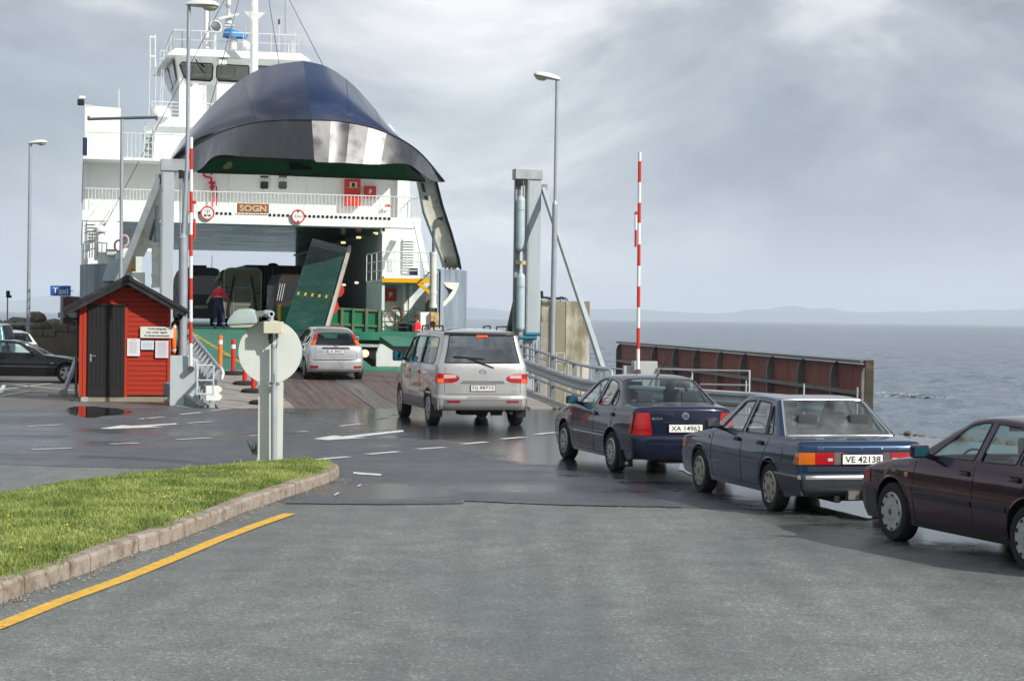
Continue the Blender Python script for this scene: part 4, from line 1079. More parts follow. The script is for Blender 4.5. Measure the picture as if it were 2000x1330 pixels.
audi = dict(W=.8475, L=4.39, wb=2.55, fo=.87, H=1.40, belt=.915, tr=.66, sill=.20, wr=.31, ww=.195, ra=.365, wstyle='scallop', paint=audi_paint, taper=.085, gtaper=.06, wrad=.03,
 secs=[('bumper', [K(.14, .20, -.10, 0), K(.02, .32, -.17, .0), K(0, .50, -.18, 0), K(.05, .56, -.15, 0)], 3, 3.0),
   ('front', [K(.05, .56, -.15, 0), K(.08, .64, -.15, 0), K(.14, .735, -.15, -.01)], 2, 3.2),
   ('hood', [K(.14, .735, -.15, -.015), K(.45, .82, -.05, -.05), K(.85, .885, 0, -.055), K(1.25, .93, 0, -.05)], 4, 3.4),
   ('windscreen', [K(1.25, .93, 0, -.05), K(1.55, 1.12, -.09, -.045), K(2.02, 1.35, -.08, -.04)], 4, 2.8),
   ('roof', [K(2.02, 1.35, -.08, -.04), K(2.3, 1.392, -.02, -.055), K(2.65, 1.40, 0, -.06), K(3.0, 1.375, .02, -.055), K(3.14, 1.345, .03, -.05)], 3, 3.2),
   ('rear_window', [K(3.14, 1.345, .03, -.05), K(3.45, 1.2, .1, -.04), K(3.80, 1.0, .1, -.035)], 4, 2.6),
   ('trunk', [K(3.80, 1.0, .10, -.035), K(4.0, .99, .05, -.045), K(4.25, .97, .10, -.05)], 3, 3.2),
   ('rear', [K(4.25, .97, .10, -.05), K(4.30, .92, .12, -.02), K(4.33, .58, .12, 0)], 3, 3.2),
   ('bumper', [K(4.33, .58, .12, 0), K(4.385, .56, .15, 0), K(4.39, .42, .15, 0), K(4.31, .24, .15, 0)], 3, 3.2)],
 windows=[[(1.60, .945), (2.05, 1.28), (2.28, 1.325), (2.40, 1.325), (2.40, .955)], [(2.51, .955), (2.51, 1.325), (2.90, 1.31), (3.12, 1.22), (3.12, .965)], [(3.17, .97), (3.17, 1.19), (3.42, 1.03), (3.40, .98)]],
 dash=1.4, shelf=(3.2, 3.75), seats=[(2.62, (.36, -.36)), (3.35, (.36, -.36))], rvm=(1.98, 1.25), mirror=(1.60, .985, .135), mirror_mat=audi_paint,
 handles=[(2.30, .82), (3.18, .83)], hmat=audi_paint,
 gaps=[[(1.34, .88), (1.30, .55), (1.34, .26)], [(2.46, .95), (2.46, .26)], [(3.38, .94), (3.30, .68), (3.08, .50), (3.02, .26)], [(1.34, .26), (3.02, .26)]])
van = dict(W=.91, L=4.695, wb=3.08, fo=.80, H=1.87, belt=1.17, tr=.80, sill=.30, wr=.335, ww=.20, ra=.385, wstyle='van', paint=van_paint, van=True, taper=.07, gtaper=.03, wrad=.06,
 bumper_mat=van_paint, lower=(.52, van_clad), glass_rear_window=glass_mat('dark_van_glass', (.16, .20, .20), .20), gw={'rear_window': .88},
 secs=[('bumper', [K(.14, .27, -.14, 0), K(.02, .38, -.26, .0), K(0, .58, -.28, 0), K(.06, .70, -.24, 0)], 3, 2.8),
   ('front', [K(.06, .70, -.24, 0), K(.14, .86, -.22, 0), K(.28, .98, -.18, -.02)], 2, 2.8),
   ('hood', [K(.28, .98, -.18, -.03), K(.5, 1.06, -.10, -.05), K(.78, 1.14, 0, -.05)], 3, 3.2),
   ('windscreen', [K(.78, 1.14, 0, -.05), K(1.1, 1.42, -.12, -.05), K(1.48, 1.71, -.10, -.05)], 4, 2.8),
   ('roof', [K(1.48, 1.71, -.10, -.05), K(1.8, 1.80, -.03, -.08), K(2.4, 1.855, 0, -.09), K(3.2, 1.87, 0, -.09), K(4.1, 1.85, 0, -.09), K(4.38, 1.825, .06, -.08)], 3, 3.0),
   ('rear', [K(4.38, 1.825, .06, -.08), K(4.46, 1.79, .10, -.05), K(4.47, 1.76, .11, -.03)], 2, 3.4),
   ('rear_window', [K(4.47, 1.76, .11, -.03), K(4.54, 1.50, .13, -.0), K(4.60, 1.22, .14, 0)], 4, 3.4),
   ('rear', [K(4.60, 1.22, .14, 0), K(4.625, 1.10, .14, 0), K(4.635, .85, .14, 0), K(4.635, .60, .14, 0)], 3, 3.4),
   ('bumper', [K(4.635, .60, .14, 0), K(4.69, .585, .16, 0), K(4.695, .50, .16, 0), K(4.69, .40, .16, 0), K(4.64, .33, .14, 0)], 3, 3.4)],
 windows=[[(1.10, 1.19), (1.62, 1.66), (1.98, 1.70), (1.98, 1.19)], [(2.08, 1.19), (2.08, 1.705), (3.02, 1.71), (3.02, 1.19)], [(3.10, 1.19), (3.10, 1.71), (4.10, 1.69), (4.24, 1.25), (4.20, 1.19)]],
 dash=.95, shelf=(3.9, 4.2), seats=[(2.15, (.45, -.45)), (3.0, (.42, -.3)), (3.75, (.42, -.42, 0))], rvm=(1.45, 1.58), mirror=(1.14, 1.27, .21),
 handles=[(1.92, 1.02), (2.95, 1.02)], hmat=van_paint,
 gaps=[[(1.0, 1.10), (.98, .8), (1.12, .36)], [(2.03, 1.70), (2.03, .36)], [(3.06, 1.70), (3.06, .62)], [(2.03, .98), (4.2, .98)], [(2.03, .36), (3.0, .36)]])
focus = dict(W=.85, L=4.152, wb=2.615, fo=.80, H=1.43, belt=.93, tr=.66, sill=.20, wr=.305, ww=.19, ra=.36, wstyle='focus', paint=focus_paint, taper=.09, gtaper=.07, gw={'rear_window': .80},
 secs=[('bumper', [K(.14, .20, -.1, 0), K(.02, .32, -.22, .0), K(0, .50, -.24, 0), K(.05, .60, -.22, 0)], 3, 2.8),
   ('front', [K(.05, .60, -.22, 0), K(.14, .72, -.22, 0)], 2, 2.8),
   ('hood', [K(.14, .72, -.22, -.02), K(.5, .86, -.08, -.05), K(.95, .98, 0, -.06)], 4, 3.2),
   ('windscreen', [K(.95, .98, 0, -.06), K(1.4, 1.22, -.1, -.05), K(1.82, 1.385, -.09, -.05)], 4, 2.6),
   ('roof', [K(1.82, 1.385, -.09, -.05), K(2.2, 1.43, 0, -.07), K(2.7, 1.43, 0, -.08), K(3.2, 1.39, 0, -.09), K(3.62, 1.33, .04, -.08)], 3, 2.8),
   ('rear_window', [K(3.62, 1.33, .04, -.08), K(3.80, 1.19, .12, -.04), K(3.97, 1.0, .14, -.01)], 4, 2.6),
   ('rear', [K(3.97, 1.0, .14, -.01), K(4.02, .93, .15, 0), K(4.05, .78, .16, 0), K(4.06, .62, .16, 0)], 3, 3),
   ('bumper', [K(4.06, .62, .16, 0), K(4.14, .60, .20, 0), K(4.152, .45, .2, 0), K(4.14, .32, .2, 0), K(4.04, .24, .18, 0)], 3, 3)],
 windows=[[(1.40, .97), (1.85, 1.29), (2.12, 1.34), (2.22, 1.34), (2.22, .97)], [(2.32, .97), (2.32, 1.34), (2.75, 1.32), (3.05, 1.24), (3.05, .99)], [(3.11, 1.0), (3.11, 1.22), (3.32, 1.14), (3.28, 1.02)]],
 dash=1.15, shelf=(3.1, 3.6), seats=[(2.35, (.36, -.36)), (3.1, (.36, -.36))], rvm=(1.8, 1.28), mirror=(1.40, 1.0, .13), mirror_mat=focus_paint,
 handles=[(2.15, .87), (3.0, .88)], gaps=[[(1.2, .92), (1.18, .5), (1.22, .27)], [(2.27, .95), (2.27, .27)], [(3.2, .97), (3.1, .6), (2.95, .42)]])
bmw = dict(W=.85, L=4.433, wb=2.70, fo=.77, H=1.366, belt=.89, tr=.64, sill=.20, wr=.31, ww=.2, ra=.36, wstyle='alloy5', paint=black_paint, taper=.07, gtaper=.06, wrad=.03,
 secs=[('bumper', [K(.12, .20, -.10, 0), K(.01, .32, -.18, .0), K(0, .48, -.18, 0), K(.05, .55, -.15, 0)], 3, 3.0),
   ('front', [K(.05, .55, -.15, 0), K(.08, .66, -.14, 0)], 2, 3.2),
   ('hood', [K(.08, .66, -.14, -.015), K(.45, .76, -.05, -.05), K(.95, .85, 0, -.055), K(1.5, .91, 0, -.04)], 4, 3.4),
   ('windscreen', [K(1.5, .91, 0, -.04), K(1.85, 1.12, -.09, -.045), K(2.3, 1.31, -.08, -.04)], 4, 2.8),
   ('roof', [K(2.3, 1.31, -.08, -.04), K(2.55, 1.355, -.02, -.055), K(2.9, 1.366, 0, -.06), K(3.2, 1.34, .02, -.055), K(3.35, 1.31, .03, -.05)], 3, 3.2),
   ('rear_window', [K(3.35, 1.31, .03, -.05), K(3.6, 1.18, .1, -.04), K(3.88, 1.0, .1, -.035)], 4, 2.6),
   ('trunk', [K(3.88, 1.0, .10, -.035), K(4.1, .98, .05, -.045), K(4.30, .96, .10, -.05)], 3, 3.2),
   ('rear', [K(4.30, .96, .10, -.05), K(4.35, .9, .12, -.02), K(4.37, .58, .12, 0)], 3, 3.2),
   ('bumper', [K(4.37, .58, .12, 0), K(4.43, .56, .15, 0), K(4.43, .42, .15, 0), K(4.34, .24, .15, 0)], 3, 3.2)],
 windows=[[(1.86, .92), (2.28, 1.21), (2.55, 1.27), (2.92, 1.28), (2.92, .93)], [(3.0, .93), (3.0, 1.275), (3.3, 1.24), (3.62, .99), (3.6, .95)]],
 dash=1.65, shelf=(3.3, 3.8), seats=[(2.75, (.36, -.36)), (3.4, (.36, -.36))], rvm=(2.25, 1.2), mirror=(1.85, .96, .13), mirror_mat=black_paint, mglass=mat('dark_mirror_glass', (.35, .38, .40), .05, .9, var=0, rvar=0),
 handles=[(2.82, .80)], gaps=[[(1.60, .86), (1.56, .5), (1.62, .26)], [(2.96, .92), (2.92, .5), (2.86, .26)], [(1.62, .26), (2.86, .26)]])
def place(sp, pf, pr, side=1):
 """from the ground contact pixels of the near-side front and rear wheels"""
 a, c = gnd(*pf), gnd(*pr); d = (a - c).normalized(); mid_ = (a + c) / 2
 right = Vector((d.y, -d.x, 0)) * side
 return mid_ + right * (sp['W'] - .03), math.atan2(d.y, d.x)
# --- dark blue saloon
loc, hd = place(bora, (1103, 896), (1192, 919))
build_car(bora, loc, hd, 'midnight blue saloon with a round silver badge and white hubcaps, behind the silver van', 'car', group='cars queuing for the ferry')
f = bora['_f']; root, S, rx, rp_, sp_, sl, rln, x0 = f
rp_('tail_light', [(.80, .60), (.52, .60), (.56, .93), (.74, .93)], .012, lamp_r, both=True)
rp_('tail_light_band', [(.79, .655), (.515, .655), (.525, .70), (.78, .70)], .016, lamp_rd, both=True)
for sg in (1, -1): sp_('tail_light', [(4.20, .62), (4.10, .62), (4.14, .90), (4.19, .90)], .006, lamp_r, sides=(sg,))
rp_('plate_recess', [(.36, .62), (-.36, .62), (-.36, .80), (.36, .80)], -.004, bora_paint, th=.03)
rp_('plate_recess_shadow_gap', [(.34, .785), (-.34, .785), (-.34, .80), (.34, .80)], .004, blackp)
plate(root, f, .70, 'XA 14962')
rln([(.54, .60), (.55, .95), (.56, .985)]); rln([(-.54, .60), (-.55, .95), (-.56, .985)]); rln([(.50, .605), (-.50, .605)])
b = MB(); X = rx(0, .88); b.lathe([(.055, 0), (.055, .008), (.049, .012), (.046, .008)], face_M((X + .002, 0, .88), (0, -1, 0), (0, 0, 1)), 24)
b.lathe([(.046, 0), (.046, .004), (0, .005)], face_M((X + .002, 0, .88), (0, -1, 0), (0, 0, 1)), 24)
bd = b.build('badge', chrome, root, smooth=True)
b = MB()
def stroke(pts, w):
 for i in range(len(pts) - 1):
  (y0, z0), (y1, z1) = pts[i], pts[i + 1]; b.bar((X - .009, -y0, .88 + z0), (X - .009, -y1, .88 + z1), w, .006, up=(1, 0, 0))
stroke([(-.020, .036), (0, .004), (.020, .036)], .008); stroke([(-.034, .022), (-.018, -.034), (0, .0), (.018, -.034), (.034, .022)], .008)
b.build('badge_letters', ink, bd)
text('BORA', .035, chrome, root, face_M((rx(.44, .845) - .006, .44, .845), (0, -1, 0), (0, 0, 1)), .003, width=.17, bold=.02)
text('1.8', .03, chrome, root, face_M((rx(.46, .845) - .006, -.46, .845), (0, -1, 0), (0, 0, 1)), .003, bold=.02)
b = MB(); b.tube([(x0 - 3.0, 0, 1.43), (x0 - 3.10, 0, 1.47)], .012, 6); b.tube([(x0 - 3.08, 0, 1.46), (x0 - 3.55, 0, 1.74)], .004, 5); b.build('aerial', blackp, root)
for sg in (1, -1):
 b = MB(); b.box((-.5 * bora['wb'] - .42, sg * .74, .23), (.02, .20, .26)); b.build('mud_flap', blackp, root)
b = MB(); b.lathe([(.026, 0), (.026, .006), (.012, .007), (0, .007)], face_M((-.5 * bora['wb'] - .43, .74, .155), (0, -1, 0), (0, 0, 1)), 14); b.build('mud_flap_badge', whitem, root)
b = MB(); b.tube([(x0 - 4.1, -.42, .25), (x0 - 4.38, -.42, .24)], .035, 10); b.build('exhaust_pipe', chrome, root, smooth=True)
side_mould = [(1.40, .52), (3.05, .52)]
sl(side_mould, .012, bora_paint, 'side_moulding', -.001)
rln([(.80, .475), (-.80, .475)], .008, bora_paint, 'bumper_strip')
# --- old blue saloon
loc, hd = place(cari, (1366, 960), (1505, 997))
build_car(cari, loc, hd, 'boxy old blue saloon with amber and red tail lights and a tow hook', 'car', group='cars queuing for the ferry')
f = cari['_f']; root, S, rx, rp_, sp_, sl, rln, x0 = f
rp_('tail_light', [(.60, .625), (.36, .625), (.36, .765), (.60, .765)], .012, lamp_r, both=True)
rp_('indicator_light', [(.795, .625), (.60, .625), (.60, .765), (.795, .765)], .012, lamp_o, both=True, k=8)
for sg in (1, -1): sp_('indicator_light', [(4.26, .625), (4.10, .625), (4.15, .765), (4.25, .765)], .008, lamp_o, sides=(sg,))
rp_('reversing_light', [(.44, .665), (.38, .665), (.38, .70), (.44, .70)], .016, lamp_c, both=True)
rp_('panel_strip', [(.355, .625), (.27, .625), (.27, .765), (.355, .765)], .008, mat('grey_rear_panel', (.10, .10, .10), .4, 0), both=True)
rp_('reflector', [(.27, .63), (.20, .63), (.20, .76), (.27, .76)], .012, lamp_rd, both=True)
plate(root, f, .685, 'VE 42138', w=.37 * 1.38, h=.11)
rln([(.36, .53), (.355, .62)]); rln([(.60, .765), (.59, .86)]); rln([(-.36, .53), (-.355, .62)])
rp_('rear_dark_band', [(.80, .545), (-.80, .545), (-.80, .60), (.80, .60)], .004, mat('dark_lower_band', (.03, .035, .045), .35, 0), k=12)
rp_('bumper_chrome_strip', [(.815, .455), (-.815, .455), (-.815, .50), (.815, .50)], .012, mat('brushed_chrome_strip', (.30, .31, .32), .38, .6), k=14)
sp_('bumper_chrome_strip', [(4.24, .47), (3.55, .47), (3.55, .495), (4.24, .495)], .010, MATS['brushed_chrome_strip'])
sp_('bumper_end', [(4.27, .26), (3.62, .28), (3.60, .47), (4.27, .47)], .012, cari['bumper_mat'], k=6)
text('DX', .03, chrome, root, face_M((rx(.55, .815) - .004, .52, .815), (0, -1, 0), (0, 0, 1)), .003, width=.07, bold=.02)
text('TOYOTA CARINA II', .028, chrome, root, face_M((rx(.40, .815) - .006, -.44, .815), (0, -1, 0), (0, 0, 1)), .003, width=.40, bold=.02)
b = MB(); b.lathe([(.012, 0), (.012, .006), (0, .006)], face_M((rx(0, .82), 0, .82), (0, -1, 0), (0, 0, 1)), 12); b.build('boot_lock', chrome, root)
b = MB(); b.bar((x0 - 3.9, 0, .24), (x0 - 4.36, 0, .25), .06, .05); b.tube([(x0 - 4.36, 0, .22), (x0 - 4.47, 0, .22), (x0 - 4.47, 0, .31)], .018, 8)
b.lathe([(0, -.028), (.016, -.024), (.027, -.008), (.027, .008), (.016, .024), (0, .028)], Matrix.Translation((x0 - 4.47, 0, .345)), 12)
b.box((x0 - 4.30, .14, .27), (.1, .14, .1)); b.build('tow_hook', mat('tow_hook_steel', (.30, .29, .27), .35, .7), root, smooth=True)
b = MB(); b.tube([(x0 - 3.7, .3, .22), (x0 - 4.25, .3, .22)], .05, 10); b.build('exhaust_pipe', under_m, root, smooth=True)
sl([(.70, .60), (4.2, .60)], .006, blackp, 'side_moulding'); sp_('side_indicator', [(1.24, .75), (1.18, .75), (1.18, .79), (1.24, .79)], .01, lamp_rd)
sp_('fuel_flap', [(3.74, .62), (3.56, .62), (3.56, .80), (3.74, .80)], .003, cari_paint)
sp_('front_indicator', [(.17, .58), (.30, .58), (.30, .66), (.17, .66)], .008, lamp_o)
# --- maroon saloon
loc, hd = place(audi, (1752, 1057), (1995, 1112))
build_car(audi, loc, hd, 'dark maroon saloon at the right edge with black side mouldings', 'car', group='cars queuing for the ferry')
f = audi['_f']; root, S, rx, rp_, sp_, sl, rln, x0 = f
sp_('side_moulding', [(1.30, .50), (2.44, .50), (2.44, .56), (1.30, .56)], .010, mat('dark_moulding', (.02, .018, .026), .35, 0), k=6)
sp_('side_moulding', [(2.48, .50), (3.06, .50), (3.06, .56), (2.48, .56)], .010, MATS['dark_moulding'])
sp_('sill_cover', [(1.30, .20), (3.05, .20), (3.05, .28), (1.30, .28)], .008, blackp, k=8)
sp_('side_indicator', [(1.22, .70), (1.15, .70), (1.15, .75), (1.22, .75)], .010, lamp_o)
sp_('front_indicator', [(.22, .58), (.36, .58), (.37, .71), (.24, .70)], .008, lamp_rd)
sp_('bumper_end', [(.22, .26), (.50, .26), (.50, .52), (.22, .52)], .006, mat('dark_moulding2', (.022, .02, .028), .35, 0), k=5)
rp_('tail_light', [(.76, .68), (.36, .68), (.36, .86), (.74, .86)], .012, lamp_r, both=True)
# --- silver van
_l, hd = place(van, (781, 812), (840, 829)); VK = 1.10; _f = Vector((math.cos(hd), math.sin(hd), 0)); _r = Vector((_f.y, -_f.x, 0))
loc = gnd(840, 830) + _f * (van['wb'] / 2 * VK) + _r * ((van['W'] - .03) * VK)
build_car(van, loc, hd, 'silver beige minibus with dark rear window and roof bars heading up the ramp', 'van', name='minibus', group='vehicles driving aboard').scale = (1.06, 1.13, VK)
f = van['_f']; root, S, rx, rp_, sp_, sl, rln, x0 = f
rp_('tail_light', [(.87, .84), (.44, .85), (.46, 1.01), (.865, 1.02)], .012, lamp_r, both=True, k=10, rnd=.4)
rp_('reversing_light', [(.74, .925), (.50, .935), (.52, .995), (.74, 1.0)], .017, mat('pale_pink_lens', (.55, .36, .34), .2, 0), both=True)
rp_('brake_light', [(.86, .845), (.74, .845), (.74, .92), (.86, .92)], .017, lamp_on, both=True)
for sg in (1, -1): sp_('tail_light', [(4.58, .84), (4.42, .86), (4.45, 1.0), (4.57, 1.02)], .006, lamp_r, sides=(sg,))
rp_('plate_recess', [(.42, .64), (-.42, .64), (-.42, .86), (.42, .86)], .002, van_paint, th=.03)
rp_('plate_garnish', [(.42, .84), (-.42, .84), (-.37, .885), (.37, .885)], .022, van_clad)
plate(root, f, .745, 'DJ 88712', w=.46, h=.105, m=mat('pale_number_plate', (.60, .60, .57), .4, 0))
rln([(.72, .63), (.71, 1.15)]); rln([(-.72, .63), (-.71, 1.15)]); rln([(.70, .625), (-.70, .625)], .005)
rp_('rear_spoiler', [(.72, 1.755), (-.72, 1.755), (-.68, 1.80), (.68, 1.80)], .05, mat('spoiler_dark', (.03, .03, .03), .3, 0), k=10)
rp_('bumper_cladding', [(.86, .33), (-.86, .33), (-.86, .535), (.86, .535)], .006, van_clad, k=14)
sp_('bumper_cladding', [(4.62, .33), (4.20, .33), (4.24, .56), (4.62, .535)], .006, van_clad)
rp_('reflector', [(.68, .47), (.44, .47), (.44, .51), (.68, .51)], .014, lamp_rd, both=True)
rp_('bumper_step', [(.30, .555), (-.30, .555), (-.30, .585), (.30, .585)], .012, mat('step_grey', (.25, .25, .25), .4, 0))
rp_('high_brake_light', [(.10, 1.715), (-.10, 1.715), (-.10, 1.745), (.10, 1.745)], .06, lamp_on)
def rwx(z): return x0 - float(np.interp(z, [1.22, 1.5, 1.76], [4.60, 4.54, 4.47]))
b = MB(); b.bar((rwx(1.20) - .03, -.20, 1.13), (rwx(1.33) - .04, .32, 1.335), .02, .02); b.bar((rwx(1.33) - .045, -.02, 1.30), (rwx(1.34) - .045, .56, 1.345), .012, .02); b.build('rear_wiper', blackp, root)
b = MB(); b.lathe([(.05, 0), (.05, .008), (.04, .010), (.038, .004)], face_M((rx(0, 1.06) + .002, 0, 1.06), (0, -1.5, 0), (0, 0, 1)) @ Matrix.Diagonal((1.5, 1, 1, 1)), 20)
b.bar((rx(0, 1.06) - .006, .045, 1.06), (rx(0, 1.06) - .006, -.045, 1.06), .012, .006, up=(1, 0, 0)); b.build('badge', chrome, root, smooth=True)
text('H-1', .035, mat('badge_grey', (.3, .3, .3), .3, .5), root, face_M((rx(.62, .80) - .004, -.60, .80), (0, -1, 0), (0, 0, 1)), .003, width=.10)
text('SVX', .03, MATS['badge_grey'], root, face_M((rx(.62, .68) - .004, -.60, .68), (0, -1, 0), (0, 0, 1)), .003, width=.09)
for y in (.62, -.62):
 for (a_, c_) in ((1.7, 2.4), (2.9, 3.9)):
  b = MB(); b.tube([(x0 - a_, y, 1.80), (x0 - a_ - .06, y, 1.905), (x0 - c_ + .06, y, 1.915), (x0 - c_, y, 1.82)], .016, 6); b.build('roof_rail', blackp, root, smooth=True)
b = MB(); b.tube([(x0 - 4.2, -.55, .30), (x0 - 4.62, -.55, .27)], .035, 10); b.box((x0 - 4.45, -.30, .27), (.12, .20, .10)); b.box((x0 - 4.1, .1, .30), (.5, .5, .16)); b.build('exhaust_pipe', under_m, root)
for sg in (1, -1):
 b = MB(); b.box((-.5 * van['wb'] - .44, sg * .80, .30), (.02, .20, .24)); b.build('mud_flap', blackp, root)
 sp_('side_moulding', [(1.0, .62), (4.3, .62), (4.3, .66), (1.0, .66)], .006, van_paint, sides=(sg,), k=8)
# --- silver hatchback on the ramp
f0 = gnd(594, 737, .5)
RAMP_SL = math.atan2(.65, 11)
fc_ = Vector((0, 0, 0))
fwd = D_.copy(); rgt = P_.copy()
q_u, _h = fs(594, 736, (gnd(594, 736, .52) - ORG).dot(D_))
wl_ = gnd(594, 736, .52)
cc = wl_ + rgt * (focus['W'] - .03) + fwd * (focus['wb'] / 2)
s_c = (cc - ORG).dot(D_); cc.z = s_c * .65 / 11 + .012
build_car(focus, cc, math.atan2(fwd.y, fwd.x), 'silver hatchback with tall red tail lights driving up the ramp into the ferry', 'car', name='hatchback', group='vehicles driving aboard', pitch=RAMP_SL)
f = focus['_f']; root, S, rx, rp_, sp_, sl, rln, x0 = f
def fw(z, w): # point on the window part at width fraction
 d = float(np.interp(z, [1.0, 1.19, 1.33], [3.97, 3.80, 3.62])); return d
for sg in (1, -1):
 b = MB(); cor = []
 secg = [(C, E, n) for nm, C, E, n in [(q[0], [(x0 - k[0], k[1]) for k in crom(q[1], q[2])], [(x0 - k[0] + k[2], k[1] + k[3]) for k in crom(q[1], q[2])], q[3]) for q in focus['secs']] if nm == 'rear_window'][0]
 C, E, n = secg; rows = []
 wsl = [.80, .86, .90, .93, .955, .975, .99]
 for i in range(len(C)):
  for w in wsl:
   k = (1 - w ** n) ** (1 / n); ye = S(*E[i]); rows.append(Vector((E[i][0] + (C[i][0] - E[i][0]) * k - .012, sg * (w * ye + .004), E[i][1] + (C[i][1] - E[i][1]) * k + .004)))
 nw = len(wsl); half = [(i * nw + j, i * nw + j + 1, (i + 1) * nw + j + 1, (i + 1) * nw + j) for i in range(len(C) - 1) for j in range(nw - 1)]
 i_cut = int((len(C) - 1) * .72) * (nw - 1)
 b.add(rows, half[:i_cut]); b.cur = 1; b.add(rows, half[i_cut:]); b.build('tail_light', [lamp_r, lamp_o], root, smooth=True)
plate(root, f, .83, 'UK 89437', w=.44, h=.10)
rp_('plate_garnish', [(.42, .905), (-.42, .905), (-.36, .945), (.36, .945)], .016, blackp)
rln([(.78, .60), (-.78, .60)], .012, blackp, 'bumper_strip', .01); rln([(.60, .63), (.58, .98)]); rln([(-.60, .63), (-.58, .98)])
rp_('reflector', [(.72, .36), (.52, .36), (.50, .43), (.74, .43)], .010, lamp_rd, both=True)
text('Focus', .04, MATS['badge_grey'], root, face_M((rx(.45, .82) - .006, .45, .82), (0, -1, 0), (0, 0, 1)), .003, width=.13)
b = MB(); b.bar((rx(0, 1.0) - .0, .0, 1.02), (rx(0, 1.0) + .02, -.38, 1.045), .015, .02); b.build('rear_wiper', blackp, root)
b = MB(); b.lathe([(.035, 0), (.035, .01), (0, .012)], face_M((rx(0, .97), 0, .97), (0, -1, 0), (0, 0, 1)) @ Matrix.Diagonal((1.9, 1, 1, 1)), 16); b.build('badge', chrome, root, smooth=True)
# --- black coupe on the left, nose to the right
pw = gnd(129, 747.5)
hd = R(3)
cc = pw + Vector((-math.cos(hd), -math.sin(hd), 0)) * (bmw['wb'] / 2) + Vector((-math.sin(hd), math.cos(hd), 0)) * (bmw['W'] - .03)
build_car(bmw, cc, hd, 'black coupe with five spoke silver wheels parked left of the red shed', 'car', group='cars parked on the left')
f = bmw['_f']; root, S, rx, rp_, sp_, sl, rln, x0 = f
sl([(1.05, .52), (3.3, .52)], .009, mat('grey_trim', (.2, .2, .21), .3, .3), 'side_moulding'); sp_('side_indicator', [(1.28, .62), (1.18, .62), (1.18, .645), (1.28, .645)], .008, lamp_c)
# --- teal van, only its tail in the frame; white hatchback beyond
teal = dict(van); teal['paint'] = paint('teal_van_paint', (.10, .24, .27), .3, .25); teal['bumper_mat'] = teal['paint']; teal['mirror_mat'] = blackp
q = at(20, 660, 70); hd = R(188)
build_car(teal, Vector((q.x - 4.695 + van['fo'] + van['wb'] / 2 + .0, 70.5, 0)), R(180), 'teal people carrier cut off by the left edge of the picture', 'van', name='minibus', group='cars parked on the left')
wh = dict(focus); wh['paint'] = paint('white_car_paint', (.60, .61, .60), 0, .25); wh['mirror_mat'] = wh['paint']
q = at(58, 660, 72.5)
build_car(wh, Vector((q.x - 1.30, 74.0, .15)), R(118), 'white hatchback parked behind the black coupe in front of the stone wall', 'car', group='cars parked on the left')
f = wh['_f']; f[3]('tail_light', [(.74, .70), (.58, .70), (.58, .92), (.74, .92)], .012, lamp_rd, both=True)
# ================================================================ FERRY (all parts in the frame u, s, h)
ferry = empty('car_ferry', matrix=FM, label='white car ferry with its navy bow visor raised, loading vehicles at the ramp', cat='ferry')
DK = 1.72                                    # height of the car deck
def fpart(b, name, m, par=None, **k): return b.build(name, m, par or ferry, **k)
S0 = 36.0
uL, _ = fs(160, 500, S0); uR, _ = fs(822, 400, S0)
uoL, _ = fs(236, 470, S0); uoR, _ = fs(745, 470, S0)
hA = fs(500, 418, S0)[1]; hC = fs(500, 440, S0)[1]       # balcony floor, soffit edge
hB = fs(230, 305, S0)[1]
SE = 70.0                                                  # end of the covered deck
# --- hull: sides below the car deck, wings of the bow
b = MB()
b.bb((uL, S0 - 2, -2.6), (uL + .25, 104, DK - .02)); b.bb((uR - .25, S0 - 2, -2.6), (uR, 104, DK - .02)); b.bb((uL + .25, 103.7, -2.6), (uR - .25, 104, DK))
fpart(b, 'hull', hull_grey)
def wing(pts, h0, h1, name):
 b = MB(); n = len(pts); th = .12
 vs = []
 for (u, s) in pts: vs += [(u, s, h0), (u, s, h1)]
 cu_ = sum(p[0] for p in pts) / n
 b.add(vs, [(2 * i, 2 * i + 2, 2 * i + 3, 2 * i + 1) for i in range(n - 1)])
 vs2 = [(v[0] - (th if v[0] > 0 else -th), v[1] + .03, v[2]) for v in vs]
 b.add(vs2, [(2 * i, 2 * i + 1, 2 * i + 3, 2 * i + 2) for i in range(n - 1)])
 b.add([vs[i] for i in (1, )] + [vs2[1], vs2[-1], vs[-1]], [(0, 1, 2, 3)])
 return b
wr_u, wr_h = fs(912, 530, 28.5); wr2_u, _ = fs(862, 560, 25.5)
cor = []
pr_ = [(uR, S0 - 1.5), (wr_u + .03, 31.0), (wr_u, 28.8), (wr_u - .25, 27.4), (wr_u - .75, 26.2), (wr2_u, 25.5)]
def finer(p, k=7):
 o_ = []
 for i in range(len(p) - 1):
  for j in range(k): o_.append((p[i][0] + (p[i + 1][0] - p[i][0]) * j / k, p[i][1] + (p[i + 1][1] - p[i][1]) * j / k))
 return o_ + [p[-1]]
def rib(p):
 return [(u + .035 * math.sin(i * math.pi / 2 + .5), s) for i, (u, s) in enumerate(finer(p))]
b = wing(rib(pr_), -2.6, wr_h, 'r'); fpart(b, 'bow_wing', hull_grey, smooth=True, label='weathered grey blue bow wing on the right')
wl_u, wl_h = fs(158, 512, 31); wl2_u, _ = fs(215, 520, 27.5)
pl_ = [(uL + .02, S0 - 1.5), (wl_u, 31), (wl_u + .35, 29.2), (wl2_u, 27.8)]
b = wing(rib(pl_), -2.6, wl_h - .1, 'l'); fpart(b, 'bow_wing', hull_grey, smooth=True, label='weathered grey blue bow wing on the left')
b = MB()
p0 = fs(212, 505, 27.6); p1 = fs(250, 560, 27.6)
